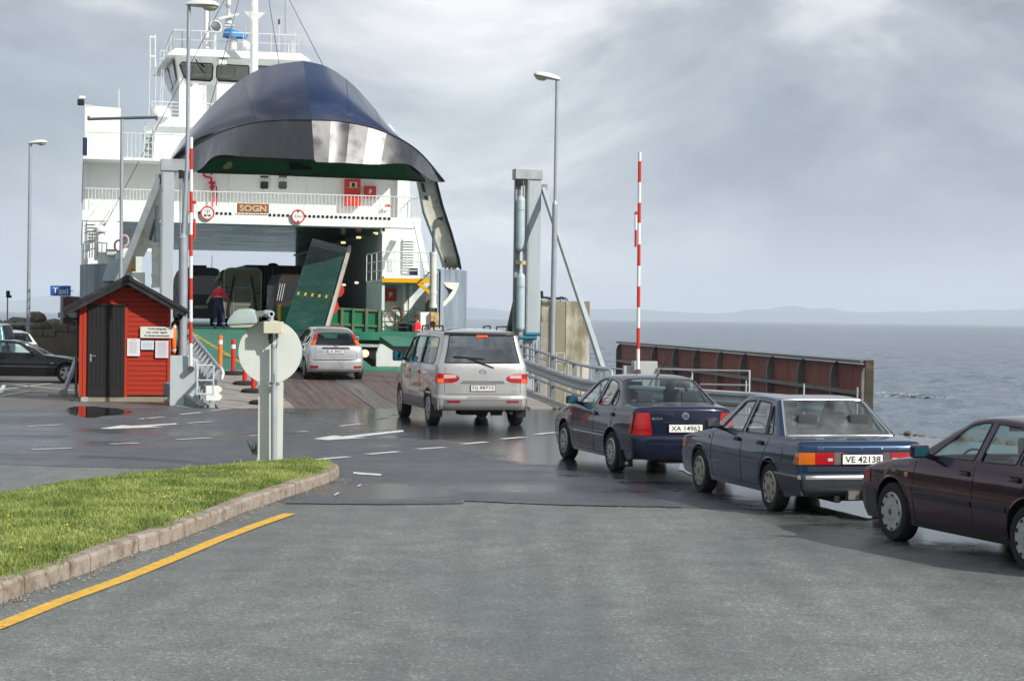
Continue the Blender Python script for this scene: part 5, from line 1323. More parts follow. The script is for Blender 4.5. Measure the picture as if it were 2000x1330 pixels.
pts = [fs(212, 508, 27.6), fs(244, 503, 27.6), fs(262, 545, 27.6), fs(240, 548, 27.6), fs(200, 548, 27.6)]
b.prism(pts, 27.55, 28.6, lambda a, c, d: Vector((a, d, c))); fpart(b, 'mooring_platform', mat('pale_blue_steel', (.42, .50, .56), .45, 0, var=.1))
# --- car deck
b = MB(); b.bb((uL + .25, S0 - 5, DK - .25), (uR - .25, 104, DK));
fpart(b, 'car_deck', ship_g)
b = MB()
b.bb((-4.9, 22.4, DK - .3), (5.0, S0 - 5, DK - .003)); fpart(b, 'bow_deck', ship_g)
# ramp of the ferry lying on the linkspan
LIP = 10.6
b = MB(); x0_, x1_ = -4.5, 4.9
LU = [(-4.45, 4.9)]
ue_ = fs(703, 690, 14)[0]; b.bb((ue_, LIP, .50), (4.9, LIP + 3.3, .69))
b.add([(-4.5, LIP, .68), (ue_, LIP, .68), (ue_, 22.45, DK + .01), (-4.5, 22.45, DK + .01), (-4.5, LIP, .62), (ue_, LIP, .62), (ue_, 22.45, DK - .25), (-4.5, 22.45, DK - .25)],
  [(0, 1, 2, 3), (7, 6, 5, 4), (0, 4, 5, 1), (1, 5, 6, 2), (2, 6, 7, 3), (3, 7, 4, 0)])
rampo = fpart(b, 'bow_ramp', ship_g)
b = MB(); yl_m = mat('yellow_deck_line', (.45, .30, .04), .6, 0, var=.25, dirt=(.05, .2, .12), dirt_amt=.3, dirt_scale=5)
def rh(s): return .68 + (s - LIP) / (22.45 - LIP) * (DK + .01 - .68)
for ua, sa, ub, sb in [(-4.0, 22.3, -2.75, LIP + .1)]:
 n = 14
 for i in range(n):
  t0, t1 = (i + .05) / n, (i + .9) / n
  A = Vector((ua + (ub - ua) * t0, sa + (sb - sa) * t0, 0)); B_ = Vector((ua + (ub - ua) * t1, sa + (sb - sa) * t1, 0))
  A.z = rh(A.y) + .006; B_.z = rh(B_.y) + .006
  b.add([A - Vector((.07, 0, 0)), A + Vector((.07, 0, 0)), B_ + Vector((.07, 0, 0)), B_ - Vector((.07, 0, 0))], [(0, 1, 2, 3)])
b.build('yellow_line', yl_m, rampo, kind='stuff')
# right-hand side wedge of the ramp and the pale plate below
b = MB()
wq = [fs(741, 656, 18), fs(838, 652, 18), fs(845, 690, 18), fs(772, 690, 18)]
b.add([FR_ for FR_ in [Vector((*[fs(741, 656, 21)[0]], 21, fs(741, 656, 21)[1])), fsl(822, 655, 24), fsl(850, 690, 17), fsl(793, 692, 15)]] +
  [Vector((*[fs(741, 656, 21)[0]], 21, fs(741, 656, 21)[1] - .25)), fsl(822, 664, 24), fsl(850, 702, 17), fsl(793, 702, 15)],
  [(0, 1, 2, 3), (4, 7, 6, 5), (0, 3, 7, 4), (3, 2, 6, 7), (2, 1, 5, 6), (1, 0, 4, 5)])
fpart(b, 'ramp_side_flap', ship_g)
b = MB(); pp = [fs(735, 690, 14), fs(742, 671, 14), (fs(748, 672, 14)), fs(792, 700, 14), fs(792, 726, 14), fs(735, 722, 14)]
b.prism(pp, 14, 14.12, lambda a, c, d: Vector((a, d, c))); fpart(b, 'ramp_side_plate', mat('pale_grey_steel', (.55, .56, .54), .5, 0, var=.1))
# green ribbed bulwark on the right
b = MB(); sB = 23.0
A = [fs(640, 600, sB), fs(744, 606, sB), fs(741, 656, sB), fs(738, 676, sB), fs(640, 668, sB)]
b.prism(A, sB, sB + .08, lambda a, c, d: Vector((a, d, c))); bw_ = fpart(b, 'bulwark', ship_g2)
rust_g = mat('rusty_green_rib', (.05, .16, .09), .6, 0, var=.3, dirt=(.22, .12, .06), dirt_amt=.55, dirt_scale=3)
for px in (643, 668, 690, 716, 741):
 b = MB(); a, c = fsl(px, 602, sB - .06), fsl(px - 1, 655 if px < 700 else 660, sB - .06); b.bar(a, c, .09, .14, up=(0, 1, 0)); b.build('bulwark_rib', rust_g, bw_)
for y0, y1 in ((601, 607), (632, 637), (655, 660)):
 b = MB(); b.bar(fsl(640, y0, sB - .05), fsl(744, y1, sB - .05), .07, .08); b.build('bulwark_stringer', rust_g, bw_)
# dark box with the lamp under the bulwark
b = MB(); b.bb((ue_, 14.6, .3), (4.9, 14.7, fs(720, 675, 14.6)[1])); fpart(b, 'ramp_recess', dark)
b = MB(); b.bar(fsl(700, 674, 14.5), fsl(740, 675, 14.5), .1, .09); fpart(b, 'recess_edge', MATS['galvanised_steel'])
b = MB(); q = fsl(713, 690, 14.5); b.lathe([(0, -.03), (.13, -.02), (.13, .02), (0, .03)], Matrix.Translation(q) @ Matrix.Rotation(R(70), 4, 'X'), 12); fpart(b, 'recess_lamp', mat('warm_deck_lamp2', (.6, .45, .25), .4, 0, emit=(1, .75, .4), estr=.8))
# --- casings left and right of the car deck
side_in = mat('deck_wall_corrugated', (.42, .46, .44), .5, 0, var=.12, dirt=(.25, .26, .24), dirt_amt=.3, stretch=(1, .6, .3))
b = MB(); b.bb((uoR + .15, S0, DK), (uR - .02, SE, hC)); fpart(b, 'right_casing', ship_w)
b = MB(); nrib = 84; vs = [];
for i in range(nrib * 2 + 1):
 s = S0 + .05 + (SE - S0 - .1) * i / (nrib * 2); q = 0.0 if (i // 1) % 2 else .12
 vs += [(uoR + .10 - q, s, DK + .02), (uoR + .10 - q, s, hC - .02)]
b.add(vs, [(2 * i, 2 * i + 1, 2 * i + 3, 2 * i + 2) for i in range(nrib * 2)])
fpart(b, 'deck_wall_right', side_in)
b = MB(); b.bb((uL + .02, S0, DK), (uoL - .02, SE, hC)); fpart(b, 'left_casing', ship_w)
b = MB(); b.bb((uoL - .02, S0 + .1, DK), (uoL + .05, SE, hC - .02)); fpart(b, 'deck_wall_left', side_in)
# ceiling of the car deck
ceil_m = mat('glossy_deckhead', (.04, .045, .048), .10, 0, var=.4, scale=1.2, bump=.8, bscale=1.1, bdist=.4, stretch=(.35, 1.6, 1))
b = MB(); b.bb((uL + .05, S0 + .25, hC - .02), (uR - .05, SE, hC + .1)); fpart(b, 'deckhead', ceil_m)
# balcony fascia and floor
b = MB()
b.add([(uL, S0, hC + .04), (uR, S0, hC + .04), (uR, S0, hA), (uL, S0, hA), (uL, S0 + .3, hC - .02), (uR, S0 + .3, hC - .02), (uR, S0 + .3, hA), (uL, S0 + .3, hA)],
  [(0, 1, 2, 3), (4, 7, 6, 5), (0, 4, 5, 1), (3, 2, 6, 7), (0, 3, 7, 4), (1, 5, 6, 2)])
b.bb((uL, S0 + .3, hC + .12), (uR, SE, hA)); fpart(b, 'balcony', ship_w)
b = MB()
for i in range(46):
 px = 372 + (760 - 372) * i / 45.0
 if 455 < px < 527: continue
 c = fsl(px, 414.5 + (px - 372) * .032, S0); b.box((c.x, S0 - .012, c.z), (.11, .03, .11))
fpart(b, 'drain_slot', dark, kind='stuff')
# railing builder on the ship (posts + wires)
rail_m = mat('white_rail', (.62, .65, .64), .4, 0, var=.05)
def ship_rail(a, c, h, nb, name='railing', r=.018, mids=0, top=.028, m=rail_m, par=None, post_every=0):
 a, c = Vector(a), Vector(c); up = Vector((0, 0, 1)); b = MB(); b.tube([a + up * h, c + up * h], top, 6)
 for k in range(mids): b.tube([a + up * h * (k + 1) / (mids + 1), c + up * h * (k + 1) / (mids + 1)], r, 5)
 ro = b.build(name, m, par or ferry)
 b = MB()
 for i in range(nb + 1):
  p = a.lerp(c, i / nb); b.tube([p, p + up * h], r, 5, cap=False)
 b.build('baluster', m, ro, kind='stuff'); return ro
hr = fs(500, 376.5, S0)[1] - hA
ship_rail((uL + .1, S0 + .06, hA), (fs(340, 400, S0)[0], S0 + .06, hA), hr, 26)
ship_rail((fs(340, 400, S0)[0], S0 + .06, hA), (fs(812, 400, S0)[0], S0 + .06, hA), hr, 66)
ship_rail((uR - .1, S0 + .06, hA), (uR - .1, S0 + 5, hA), hr, 14)
ship_rail((uL + .1, S0 + .06, hA), (uL + .1, S0 + 5, hA), hr, 14)
# wall behind the balcony
S1 = 38.3
b = MB(); u1r = fs(800, 400, S1)[0]
b.bb((uL + .05, S1, hA), (u1r, SE, hB - .12)); fpart(b, 'deckhouse_wall', ship_w)
b = MB(); b.bb((fs(776, 380, S1 - .3)[0], S1 - .35, hA), (fs(778.5, 380, S1 - .3)[0], S1 - .01, hB - .14)); fpart(b, 'wall_stiffener', ship_w)
for px in (176, 352, 420, 448, 598, 633):
 b = MB(); u_ = fs(px, 350, S1)[0]; b.bb((u_ - .02, S1 - .03, hA + .05), (u_ + .02, S1 - .004, hB - .2)); fpart(b, 'wall_seam', ship_w)
winm = mat('dark_window_glass', (.012, .014, .015), .12, 0, var=0, rvar=0, spec=.8)
def ship_window(x0, y0, x1, y1, s, r=.06, par=None, m=winm, name='window', frame=ship_w):
 a = fs(x0, y0, s); c = fs(x1, y1, s); ua, ub = a[0], c[0]; ha, hb = max(a[1], c[1]), min(a[1], c[1])
 pts = []
 for (cx, cy, a0) in ((ub - r, ha - r, 0), (ua + r, ha - r, 90), (ua + r, hb + r, 180), (ub - r, hb + r, 270)):
  for k in range(4): an = R(a0 + 30 * k); pts.append((cx + r * math.cos(an), cy + r * math.sin(an)))
 b = MB(); b.prism(pts, s - .02, s + .02, lambda p, q, d: Vector((p, d, q))); o_ = b.build(name, m, par or ferry)
 b = MB(); b.tube([Vector((p, s - .02, q)) for p, q in pts], .022, 5, closed=True); b.build('frame', frame, o_)
 return o_
for x0, x1 in ((507.5, 525), (543, 561)):
 ship_window(x0, 342, x1, 348.5, S1 - .02, .05); ship_window(x0, 353, x1, 370, S1 - .02, .08)
# upper deck slab at B
b = MB(); b.bb((uL, S0 + .4, hB - .12), (uR - .3, SE, hB)); fpart(b, 'upper_deck', ship_w)
ship_rail((uL + .1, S0 + .5, hB), (fs(362, 300, S0 + .5)[0], S0 + .5, hB), 1.02, 24)
for (x0, y0, x1, y1) in ((256, 309, 290, 316),):
 b = MB(); a, c = fsl(x0, y0, S1 - .2), fsl(x1, y1, S1 - .2); b.bb((a.x, S1 - .45, c.z), (c.x, S1 - .003, a.z)); fpart(b, 'wall_light', mat('lamp_cream', (.62, .62, .55), .3, 0))
# tower on the left
S2 = 39.0
a, c = fs(166, 210, S2), fs(235, 260, S2)
b = MB(); b.prism([(a[0], hB), (c[0], hB), (c[0], fs(235, 211, S2)[1]), (a[0], fs(166, 206, S2)[1])], S2, S2 + 3.2, lambda p, q, d: Vector((p, d, q))); fpart(b, 'side_tower', ship_w)
b = MB(); q = fsl(166, 284, S0 + .3); b.bb((uL - .02, S0 + .35, fs(166, 302, S0)[1]), (uL + .17, S0 + .45, fs(166, 267, S0)[1])); fpart(b, 'blue_side_mark', navy)
# bridge block (C) and fascia
S3 = 43.0
hCt = fs(300, 246, S3)[1]; hD = fs(310, 229, S3)[1]; u3 = fs(300, 280, S3)[0]; u3r = fs(760, 280, S3)[0]
b = MB(); b.bb((u3, S3, hB), (u3r, S3 + 14, hCt)); fpart(b, 'bridge_deckhouse', ship_w)
b = MB(); u3l = fs(316, 230, S3)[0]
b.prism([(fs(313, 229, S3)[0], hD), (fs(300, 246, S3)[0], hCt - .02), (u3r + .3, hCt - .02), (u3r, hD)], S3 - .35, S3 + 14, lambda p, q, d: Vector((p, d, q))); fpart(b, 'bridge_deck', ship_w)
ship_rail((fs(296, 229, S3)[0] , S3 - .2, hD), (fs(470, 229, S3)[0], S3 - .2, hD), fs(296, 197, S3)[1] - hD - .05, 6, mids=3)
b = MB(); q = fsl(297, 232, S3); b.bar((q.x - .35, S3, hB + .1), (q.x - .1, S3, hCt), .3, .25); fpart(b, 'bridge_strut', ship_w)
# ladder tower left of the deckhouse
b = MB()
ul0 = fs(279, 300, 41)[0]; ul1 = fs(297, 300, 41)[0]; hl = fs(288, 246, 41)[1]
for u_ in (ul0, ul1): b.bar((u_, 41, hB), (u_ + .1, 41, hl), .10, .10)
for k in range(7): b.bar((ul0, 41, hB + .2 + k * .28), (ul1, 41, hB + .2 + k * .28), .05, .05)
b.bb((ul0, 41.1, hB), (ul1, 41.3, hl - .3)); fpart(b, 'ladder_frame', mat('pale_grey_steel2', (.36, .40, .42), .5, 0))
# radome on the bridge deck
b = MB(); q = fsl(313, 227, S3 - .5); b.lathe([(.42, -.05), (.48, .05), (.48, .22), (.40, .36), (.25, .44), (0, .47)], Matrix.Translation((q.x, q.y, hD)), 20); fpart(b, 'radome', whitem, smooth=True)
# wheelhouse
S4 = 44.5; hW0 = fs(360, 160, S4)[1]; hW1 = fs(360, 113, S4)[1]; hWr = fs(340, 94, S4)[1]; hWl = hD
uWl = fs(350, 200, S4)[0]; uWr = fs(575, 160, S4)[0]
b = MB(); b.bb((uWl, S4, hD), (uWr, S4 + 7.0, hW0 - .1)); fpart(b, 'wheelhouse_base', ship_w)
lean = .75
def wf(u, h):     # leaning front
 t = (h - hW0 + .1) / (hW1 - hW0 + .1); return Vector((u, S4 - lean * t, h))
ut = fs(320, 110, S4 + 5)[0]
wall_pts = {}
b = MB()
# front wall with window holes
wins = []
for (x0, y0, x1, y1, sk) in ((350, 122, 416, 159, 9), (422, 126, 487, 161.5, 0), (493, 129, 556, 164, 0)):
 a = fs(x0, y0, S4 - .5); c = fs(x1, y1, S4 - .1)
 k = sk / 44.0
 wins.append([(a[0] + .12, a[1]), (c[0] - .08, a[1] - (.02)), (c[0] - .04, a[1] - .12), (c[0] - .04, c[1] + .1), (c[0] - .12, c[1]), (a[0] + .14 + k * 1.2, c[1] + .02), (a[0] + .05 + k * .9, c[1] + .16), (a[0] + .03, a[1] - .12)])
outl = [(uWl - .0, hW0 - .1), (uWr, hW0 - .1), (uWr + .25, hW1 + .1), (uWl - .25, hW1 + .1)]
P2 = [Vector(p) for p in outl]; E2 = [(0, 1), (1, 2), (2, 3), (3, 0)]
for w in wins:
 s0 = len(P2); P2 += [Vector(p) for p in w]; E2 += [(s0 + i, s0 + (i + 1) % len(w)) for i in range(len(w))]
cd = delaunay_2d_cdt(P2, E2, [], 0, 1e-5)
tr_ = [tuple(f) for f in cd[2] if inpoly(sum(cd[0][i].x for i in f) / 3, sum(cd[0][i].y for i in f) / 3, outl) and not any(inpoly(sum(cd[0][i].x for i in f) / 3, sum(cd[0][i].y for i in f) / 3, w) for w in wins)]
b.add([wf(v.x, v.y) for v in cd[0]], tr_); b.add([wf(v.x, v.y) + Vector((0, .08, 0)) for v in cd[0]], tr_)
for w in wins:
 n = len(w); b.add([wf(*p) for p in w] + [wf(*p) + Vector((0, .08, 0)) for p in w], [(i, (i + 1) % n, n + (i + 1) % n, n + i) for i in range(n)])
fpart(b, 'wheelhouse_front', ship_w)
wh_glass = glass_mat('wheelhouse_glass', (.16, .21, .19), .06)
for w in wins:
 b = MB(); b.prism(w, .04, .05, lambda p, q, d: wf(p, q) + Vector((0, d, 0))); o_ = fpart(b, 'window', wh_glass)
 b = MB(); b.tube([wf(*p) - Vector((0, .01, 0)) for p in w], .03, 5, closed=True); b.build('frame', blackp, o_)
# left side of the wheelhouse (leaning out too) with its windows
b = MB(); sl0, sl1 = S4, S4 + 6.5
A0, A1 = Vector((uWl, sl0, hD)), Vector((uWl, sl1, hD)); B0, B1 = Vector((uWl - .25, sl0 - lean, hW1 + .1)), Vector((uWl - .55, sl1 + .4, hW1 + .1))
M0 = Vector((uWl, sl0, hW0 - .1)); M1 = Vector((uWl, sl1, hW0 - .1))
b.add([M0, M1, B1, B0, M0 + Vector((.08, 0, 0)), M1 + Vector((.08, 0, 0)), B1 + Vector((.08, 0, 0)), B0 + Vector((.08, 0, 0))], [(0, 1, 2, 3), (7, 6, 5, 4), (0, 3, 7, 4), (1, 5, 6, 2)])
fpart(b, 'wheelhouse_side', ship_w)
for t0, t1 in ((.10, .45), (.52, .92)):
 b = MB(); o3 = Vector((-.10, -.02, 0))
 def sp2(t, k): return M0.lerp(M1, t).lerp(B0.lerp(B1, t), k) + o3
 b.add([sp2(t0, .18), sp2(t1, .18), sp2(t1, .88), sp2(t0, .88)], [(0, 1, 2, 3)]); fpart(b, 'window', winm)
b = MB(); b.bb((uWl + .2, S4 + 6.6, hD), (uWr - .2, S4 + 6.7, hW1)); b.bb((uWr - .1, S4 + .1, hW0 - .2), (uWr, S4 + 6.6, hW1)); fpart(b, 'wheelhouse_back', mat('wheelhouse_inside', (.05, .065, .06), .7, 0))
b = MB(); b.bb((uWl + .3, S4 + .5, hW0 - .3), (uWr - .3, S4 + 1.2, hW0 + .25)); b.box((uWl + 1.2, S4 + .8, hW0 + .4), (.5, .3, .35)); fpart(b, 'bridge_console', dark)
for x_ in (390, 455):
 b = MB(); q = fsl(x_, 160, S4 + 1.8); b.box((q.x, S4 + 1.9, hW0 + .2), (.6, .6, .3)); b.box((q.x, S4 + 2.1, hW0 + .7), (.5, .15, .9)); fpart(b, 'bridge_chair', seat_m, bevel=.06, smooth=True)
# roof
b = MB(); rl_ = fs(337, 94, S4)[0]; rr2 = fs(574, 106, S4)[0]; hr0 = fs(328, 108, S4 - 1)[1]
hro = fs(340, 94, S4 - 1)[1]
bot = [(uWl - .62, S4 - 1.25), (uWr + .62, S4 - 1.25), (uWr + .62, S4 + 7.3), (uWl - .95, S4 + 7.3)]; topp = [(uWl - .25, S4 - .95), (uWr + .2, S4 - .95), (uWr + .2, S4 + 7.0), (uWl - .5, S4 + 7.0)]
b.add([(u, s, hr0) for u, s in bot] + [(u, s, hro) for u, s in topp], [(0, 1, 2, 3), (7, 6, 5, 4)] + [(i, i + 4, (i + 1) % 4 + 4, (i + 1) % 4) for i in range(4)]); fpart(b, 'wheelhouse_roof', ship_w)
b = MB(); a = fsl(352, 118, S4 - 1.1)
for (x0, x1, y0, y1) in ((427, 442, 117, 126), (444, 472, 114, 117)):
 b = MB(); p, q = fsl(x0, y0, S4 - .9), fsl(x1, y1, S4 - .9); b.bb((p.x, S4 - 1.1, q.z), (q.x, S4 - .7, p.z)); fpart(b, 'floodlight', whitem)
b = MB(); b.tube([fsl(382, 116, S4 - .95), fsl(394, 138, S4 - .7)], .03, 6); b.tube([fsl(391, 132, S4 - .72), fsl(400, 143, S4 - .66)], .05, 6); fpart(b, 'window_wiper', blackp)
# roof rails and gear
ship_rail((uWl - .35, S4 - .8, hro), (uWr + .1, S4 - .8, hro), fs(400, 66, S4)[1] - hro, 9, mids=1)
ship_rail((uWl - .35, S4 - .8, hro), (uWl - .45, S4 + 6, hro), fs(400, 66, S4)[1] - hro, 4, mids=1)
ship_rail((fs(316, 110, S4)[0], S4 + 2, hW1 - .2), (fs(330, 110, S4)[0], S4 + 2, hW1 - .2), .75, 2, mids=1)
def fcyl(x, y0, y1, s, r, m, name, n=12, r1=None, smooth=True):
 a, c = fsl(x[0] if isinstance(x, tuple) else x, y0, s), fsl(x[1] if isinstance(x, tuple) else x, y1, s)
 b = MB(); b.tube([a, c], r, n, rs=[r, r1 if r1 is not None else r]); return fpart(b, name, m, smooth=smooth)
mast = fcyl((496, 496), 148, -120, S4 - 2.2, .19, ship_w, 'foremast', 16)
b = MB(); q = fsl(496.5, 26, S4 - 2.2); b.add([q + Vector(v) for v in ((-.5, -.25, .02), (.5, -.25, .02), (.5, .3, .02), (-.5, .3, .02), (-.17, -.15, -.3), (.17, -.15, -.3), (.17, .15, -.3), (-.17, .15, -.3))], [(0, 1, 2, 3), (7, 6, 5, 4), (0, 4, 5, 1), (1, 5, 6, 2), (2, 6, 7, 3), (3, 7, 4, 0)])
b.build('mast_platform', ship_w, mast)
b = MB(); um = fs(489, 60, S4 - 2.4)[0]
for k in range(34): b.tube([(um, S4 - 2.42, hD + 1.5 + k * .30), (um + .05, S4 - 2.42, hD + 1.5 + k * .30)], .02, 4)
b.tube([(um, S4 - 2.42, hD + 1), (um, S4 - 2.42, hD + 12)], .015, 4); b.build('mast_ladder', rail_m, mast, kind='stuff')
m2 = fcyl(404, 95, -60, S4 + 3, .13, ship_w, 'signal_mast', 12)
b = MB(); b.tube([fsl(411, 95, S4 + 3), fsl(407, -40, S4 + 3)], .05, 8); b.build('mast_stay', ship_w, m2)
# searchlight
b = MB(); q = fsl(420, 53, S4 + 1); Ms = Matrix.Translation(q) @ Matrix.Rotation(R(80), 4, 'X') @ Matrix.Rotation(R(20), 4, 'Y')
b.lathe([(.14, -.3), (.27, -.22), (.30, 0), (.30, .12), (.27, .12), (.24, .02), (0, .0)], Ms, 18); sl_ = fpart(b, 'searchlight', whitem, smooth=True)
b = MB(); b.lathe([(.25, .03), (0, .035)], Ms, 18); b.build('lens', mat('lens_grey', (.10, .11, .13), .1, .2), sl_)
b = MB(); b.tube([q + Vector((0, 0, -.3)), q + Vector((0, 0, -1.4))], .06, 8); b.build('stand', ship_w, sl_)
# radar mast with blue tarpaulin
fcyl(447, 47, 26, S4 + 2, .20, mat('off_white_gear', (.62, .62, .58), .4, 0), 'radar_mast', 12, .10)
gear = MATS['off_white_gear']
fcyl(447, 26, 18, S4 + 2, .06, gear, 'radar_mast_neck', 8); fcyl(446, 18, 10, S4 + 2, .02, gear, 'radar_funnel', 8, .17); fcyl(446, 10, -20, S4 + 2, .13, gear, 'radar_drum', 12)
b = MB(); b.bar(fsl(427, 37, S4 + 1.7), fsl(467, 28, S4 + 1.7), .12, .12); fpart(b, 'radar_scanner', gear)
b = MB(); b.bar(fsl(438, 50, S4 + 2), fsl(457, 51, S4 + 2), .4, .06); fpart(b, 'radar_platform', gear)
tarp = mat('blue_tarpaulin', (.03, .20, .46), .5, 0, var=.2, bump=.6, bscale=5, bdist=.1)
b = MB(); q = fsl(454, 72, S4 + 1.8); rp5 = random.Random(3); n = 14; vs = []
for j, (h, r) in enumerate(((-.05, .42), (.10, .44), (.22, .36), (.33, .2), (.42, .04))):
 for k in range(n): a = 2 * math.pi * k / n; rr = r * rp5.uniform(.82, 1.15); vs.append(q + Vector((rr * math.cos(a) * 1.05 + (.28 if (k in (0, 1, 13) and j < 2) else 0) - .15 * (j > 2), rr * math.sin(a), h)))
b.add(vs, [(j * n + k, j * n + (k + 1) % n, (j + 1) * n + (k + 1) % n, (j + 1) * n + k) for j in range(4) for k in range(n)]); fpart(b, 'tarpaulin', tarp, smooth=True)
fcyl(455, 97, 73, S4 + 1.8, .19, gear, 'radar_pedestal', 14)
b = MB(); q = fsl(478, 88, S4 + .8); b.lathe([(.0, -.34), (.22, -.26), (.24, 0), (.15, .16), (0, .2)], Matrix.Translation(q) @ Matrix.Rotation(R(-50), 4, 'Y'), 14); fpart(b, 'satellite_dome', whitem, smooth=True)
def whip(x0, y0, x1, y1, s, r=.018, m=None, name='aerial'):
 b = MB(); b.tube([fsl(x0, y0, s), fsl(x1, y1, s)], r, 5); return fpart(b, name, m or rail_m)
whip(356, 93, 356, 60, S4, .03, galv_d); whip(545, 100, 545, 42, S4, .022); whip(545, 48, 545, 38, S4, .05, navy, 'aerial_head')
b = MB(); q = fsl(545, 36, S4)
for a in range(4): b.tube([q, q + Vector((math.cos(a * math.pi / 2 + .3) * .32, math.sin(a * math.pi / 2 + .3) * .32, .04))], .012, 4)
fpart(b, 'aerial_cross', rail_m)
whip(557, 100, 557, -20, S4, .018, galv_d); whip(577, 104, 577, 58, S4, .012); whip(480, 95, 480, 50, S4, .01)
for x in (564, 570, 574): whip(x, 104, x, 84 if x < 570 else 80, S4 + .6, .03)
whip(232, 211, 232, 174, S2, .03); whip(303, 132, 303, 68, S3, .04); whip(293, 132, 293, 70, S3, .035)
b = MB()
for y in (72, 110): b.bar(fsl(292, y, S3), fsl(304, y, S3), .06, .08)
fpart(b, 'aerial_bracket', rail_m)
for x in (291, 303, 311, 315):
 whip(x, 228, x + (2 if x < 305 else 6), 120, S3 + 1, .02)
# lamp on the tower corner
b = MB(); q = fsl(158, 200, S2); b.box(q, (.30, .3, .26)); o_ = fpart(b, 'deck_floodlight', blackp, bevel=.03);
b = MB(); b.box(q + Vector((0.06, 0, .22)), (.26, .2, .12)); b.box(q + Vector((.28, 0, -.12)), (.3, .06, .05)); b.build('bracket', whitem, o_)
# wires
wire = mat('dark_wire', (.03, .03, .035), .5, .3)
def wire_(x0, y0, s0, x1, y1, s1, r=.014, nm='stay_wire'):
 b = MB(); b.tube([fsl(x0, y0, s0), fsl(x1, y1, s1)], r, 5); fpart(b, nm, wire)
wire_(563, -4, S4 - 2, 632, 130, 24); wire_(522, -20, S4 - 2, 545, 126, 24); wire_(467, -3, S4 - 2, 402, 238, 26); wire_(440, -3, S4 - 2, 205, 440, S0 - 1)
# --- fittings on the balcony wall
red_pipe = mat('red_pipe_paint', (.55, .02, .06), .35, 0, var=.1)
b = MB(); s_ = S1 - .25
b.tube([fsl(x, y, s_) for x, y in ((414, 404), (414, 360), (412, 347), (402, 345), (397, 341), (399, 337), (410, 336), (415, 340))], .055, 8)
b.tube([fsl(423, 402, s_), fsl(423, 364, s_), fsl(414, 361, s_)], .03, 6)
b.box(fsl(414, 357, s_), (.30, .16, .10)); b.box(fsl(414, 366, s_), (.22, .16, .10)); fpart(b, 'fire_main', red_pipe, smooth=True)
b = MB(); a, c = fsl(674.5, 349, S1 - .4), fsl(704, 402, S1 - .4); b.bb((a.x, S1 - .42, c.z), (c.x, S1 - .005, a.z)); cb = fpart(b, 'fire_cabinet', redm, bevel=.02)
b = MB(); p, q = fsl(683, 355, S1 - .42), fsl(697, 366, S1 - .42); b.bb((p.x, S1 - .445, q.z), (q.x, S1 - .421, p.z)); b.build('label_plate', mat('label_cream', (.62, .55, .32), .5, 0), cb)
b = MB(); p, q = fsl(687, 357, S1 - .42), fsl(693, 365, S1 - .42); b.bb((p.x, S1 - .455, q.z), (q.x, S1 - .446, p.z)); b.build('label_picture', ink, cb)
b = MB(); p, q = fsl(676, 366, S1 - .42), fsl(703, 367.5, S1 - .42); b.bb((p.x, S1 - .445, q.z), (q.x, S1 - .421, p.z)); b.build('cabinet_strip', mat('pink_strip', (.6, .35, .35), .5, 0), cb)
def fbox(x0, y0, x1, y1, s, d=.3):
 b = MB(); a, c = fsl(x0, y0, s), fsl(x1, y1, s); b.bb((a.x, s - d, c.z), (c.x, s - .004, a.z)); o_ = fpart(b, 'fire_box', redm, bevel=.02)
 text('F', (a.z - c.z) * .42, whitem, o_, face_M(((a.x + c.x) / 2, s - d - .002, (a.z + c.z) / 2), (1, 0, 0), (0, 0, 1)), .004, bold=.03)
fbox(711.5, 363.5, 732.5, 387, S1)
b = MB(); q = fsl(757, 402, S1 - .3); b.tube([q + Vector((-.12, 0, 0)), q + Vector((.2, 0, 0))], .05, 8); b.box(q + Vector((.0, 0, .02)), (.1, .12, .14)); fpart(b, 'hydrant', redm)
# name board
wood = mat('varnished_wood', (.30, .10, .025), .35, 0, var=.2, stretch=(1, 1, 5), scale=4)
b = MB(); a, c = fsl(462.5, 396, S0 - .05), fsl(525, 418, S0 - .05); b.bb((a.x, S0 - .10, c.z + .02), (c.x, S0 - .04, a.z - .02)); nb = fpart(b, 'name_board', wood, bevel=.012)
text('SOGN', .27, mat('bronze_letters', (.62, .55, .42), .35, .3), nb, face_M(((a.x + c.x) / 2, S0 - .102, (a.z + c.z) / 2), (1, 0, .0), (0, 0, 1)), .012, width=1.14, bold=.03)
# round height and axle signs
def round_sign(x, y, lines, s=S0 - .12, r=.30, h=.15):
 q = fsl(x, y, s); M = face_M(q, (1, 0, 0), (0, 0, 1))
 b = MB(); b.lathe([(r, -.02), (r, .005), (0, .005)], M, 28); o_ = fpart(b, 'round_sign', whitem)
 b = MB(); b.lathe([(r * .80, .006), (r * .80, .010), (r * 1.0, .010), (r * 1.0, .006)], M, 28, closed=True); b.build('red_ring', redm, o_)
 for t, dy, hh, w in lines: text(t, hh, ink, o_, face_M(q + Vector((0, -.006, dy)), (1, 0, 0), (0, 0, 1)), .002, width=w)
 return q, o_
q, o_ = round_sign(582, 422.5, [('4,5m', .0, .11, .30)])
b = MB()
for sg in (1, -1): b.add([q + Vector((-.06, -.01, sg * .24)), q + Vector((.06, -.01, sg * .24)), q + Vector((0, -.01, sg * .15))], [(0, 1, 2)])
b.build('arrow_mark', ink, o_)
q, o_ = round_sign(405, 416, [('13t', .10, .10, .22)])
b = MB(); b.box(q + Vector((0, -.012, -.10)), (.26, .006, .025))
for u_ in (-.12, -.07, .07, .12): b.box(q + Vector((u_, -.012, -.10)), (.03, .006, .10))
b.box(q + Vector((0, -.012, .0)), (.025, .006, .06)); b.build('axle_symbol', ink, o_)
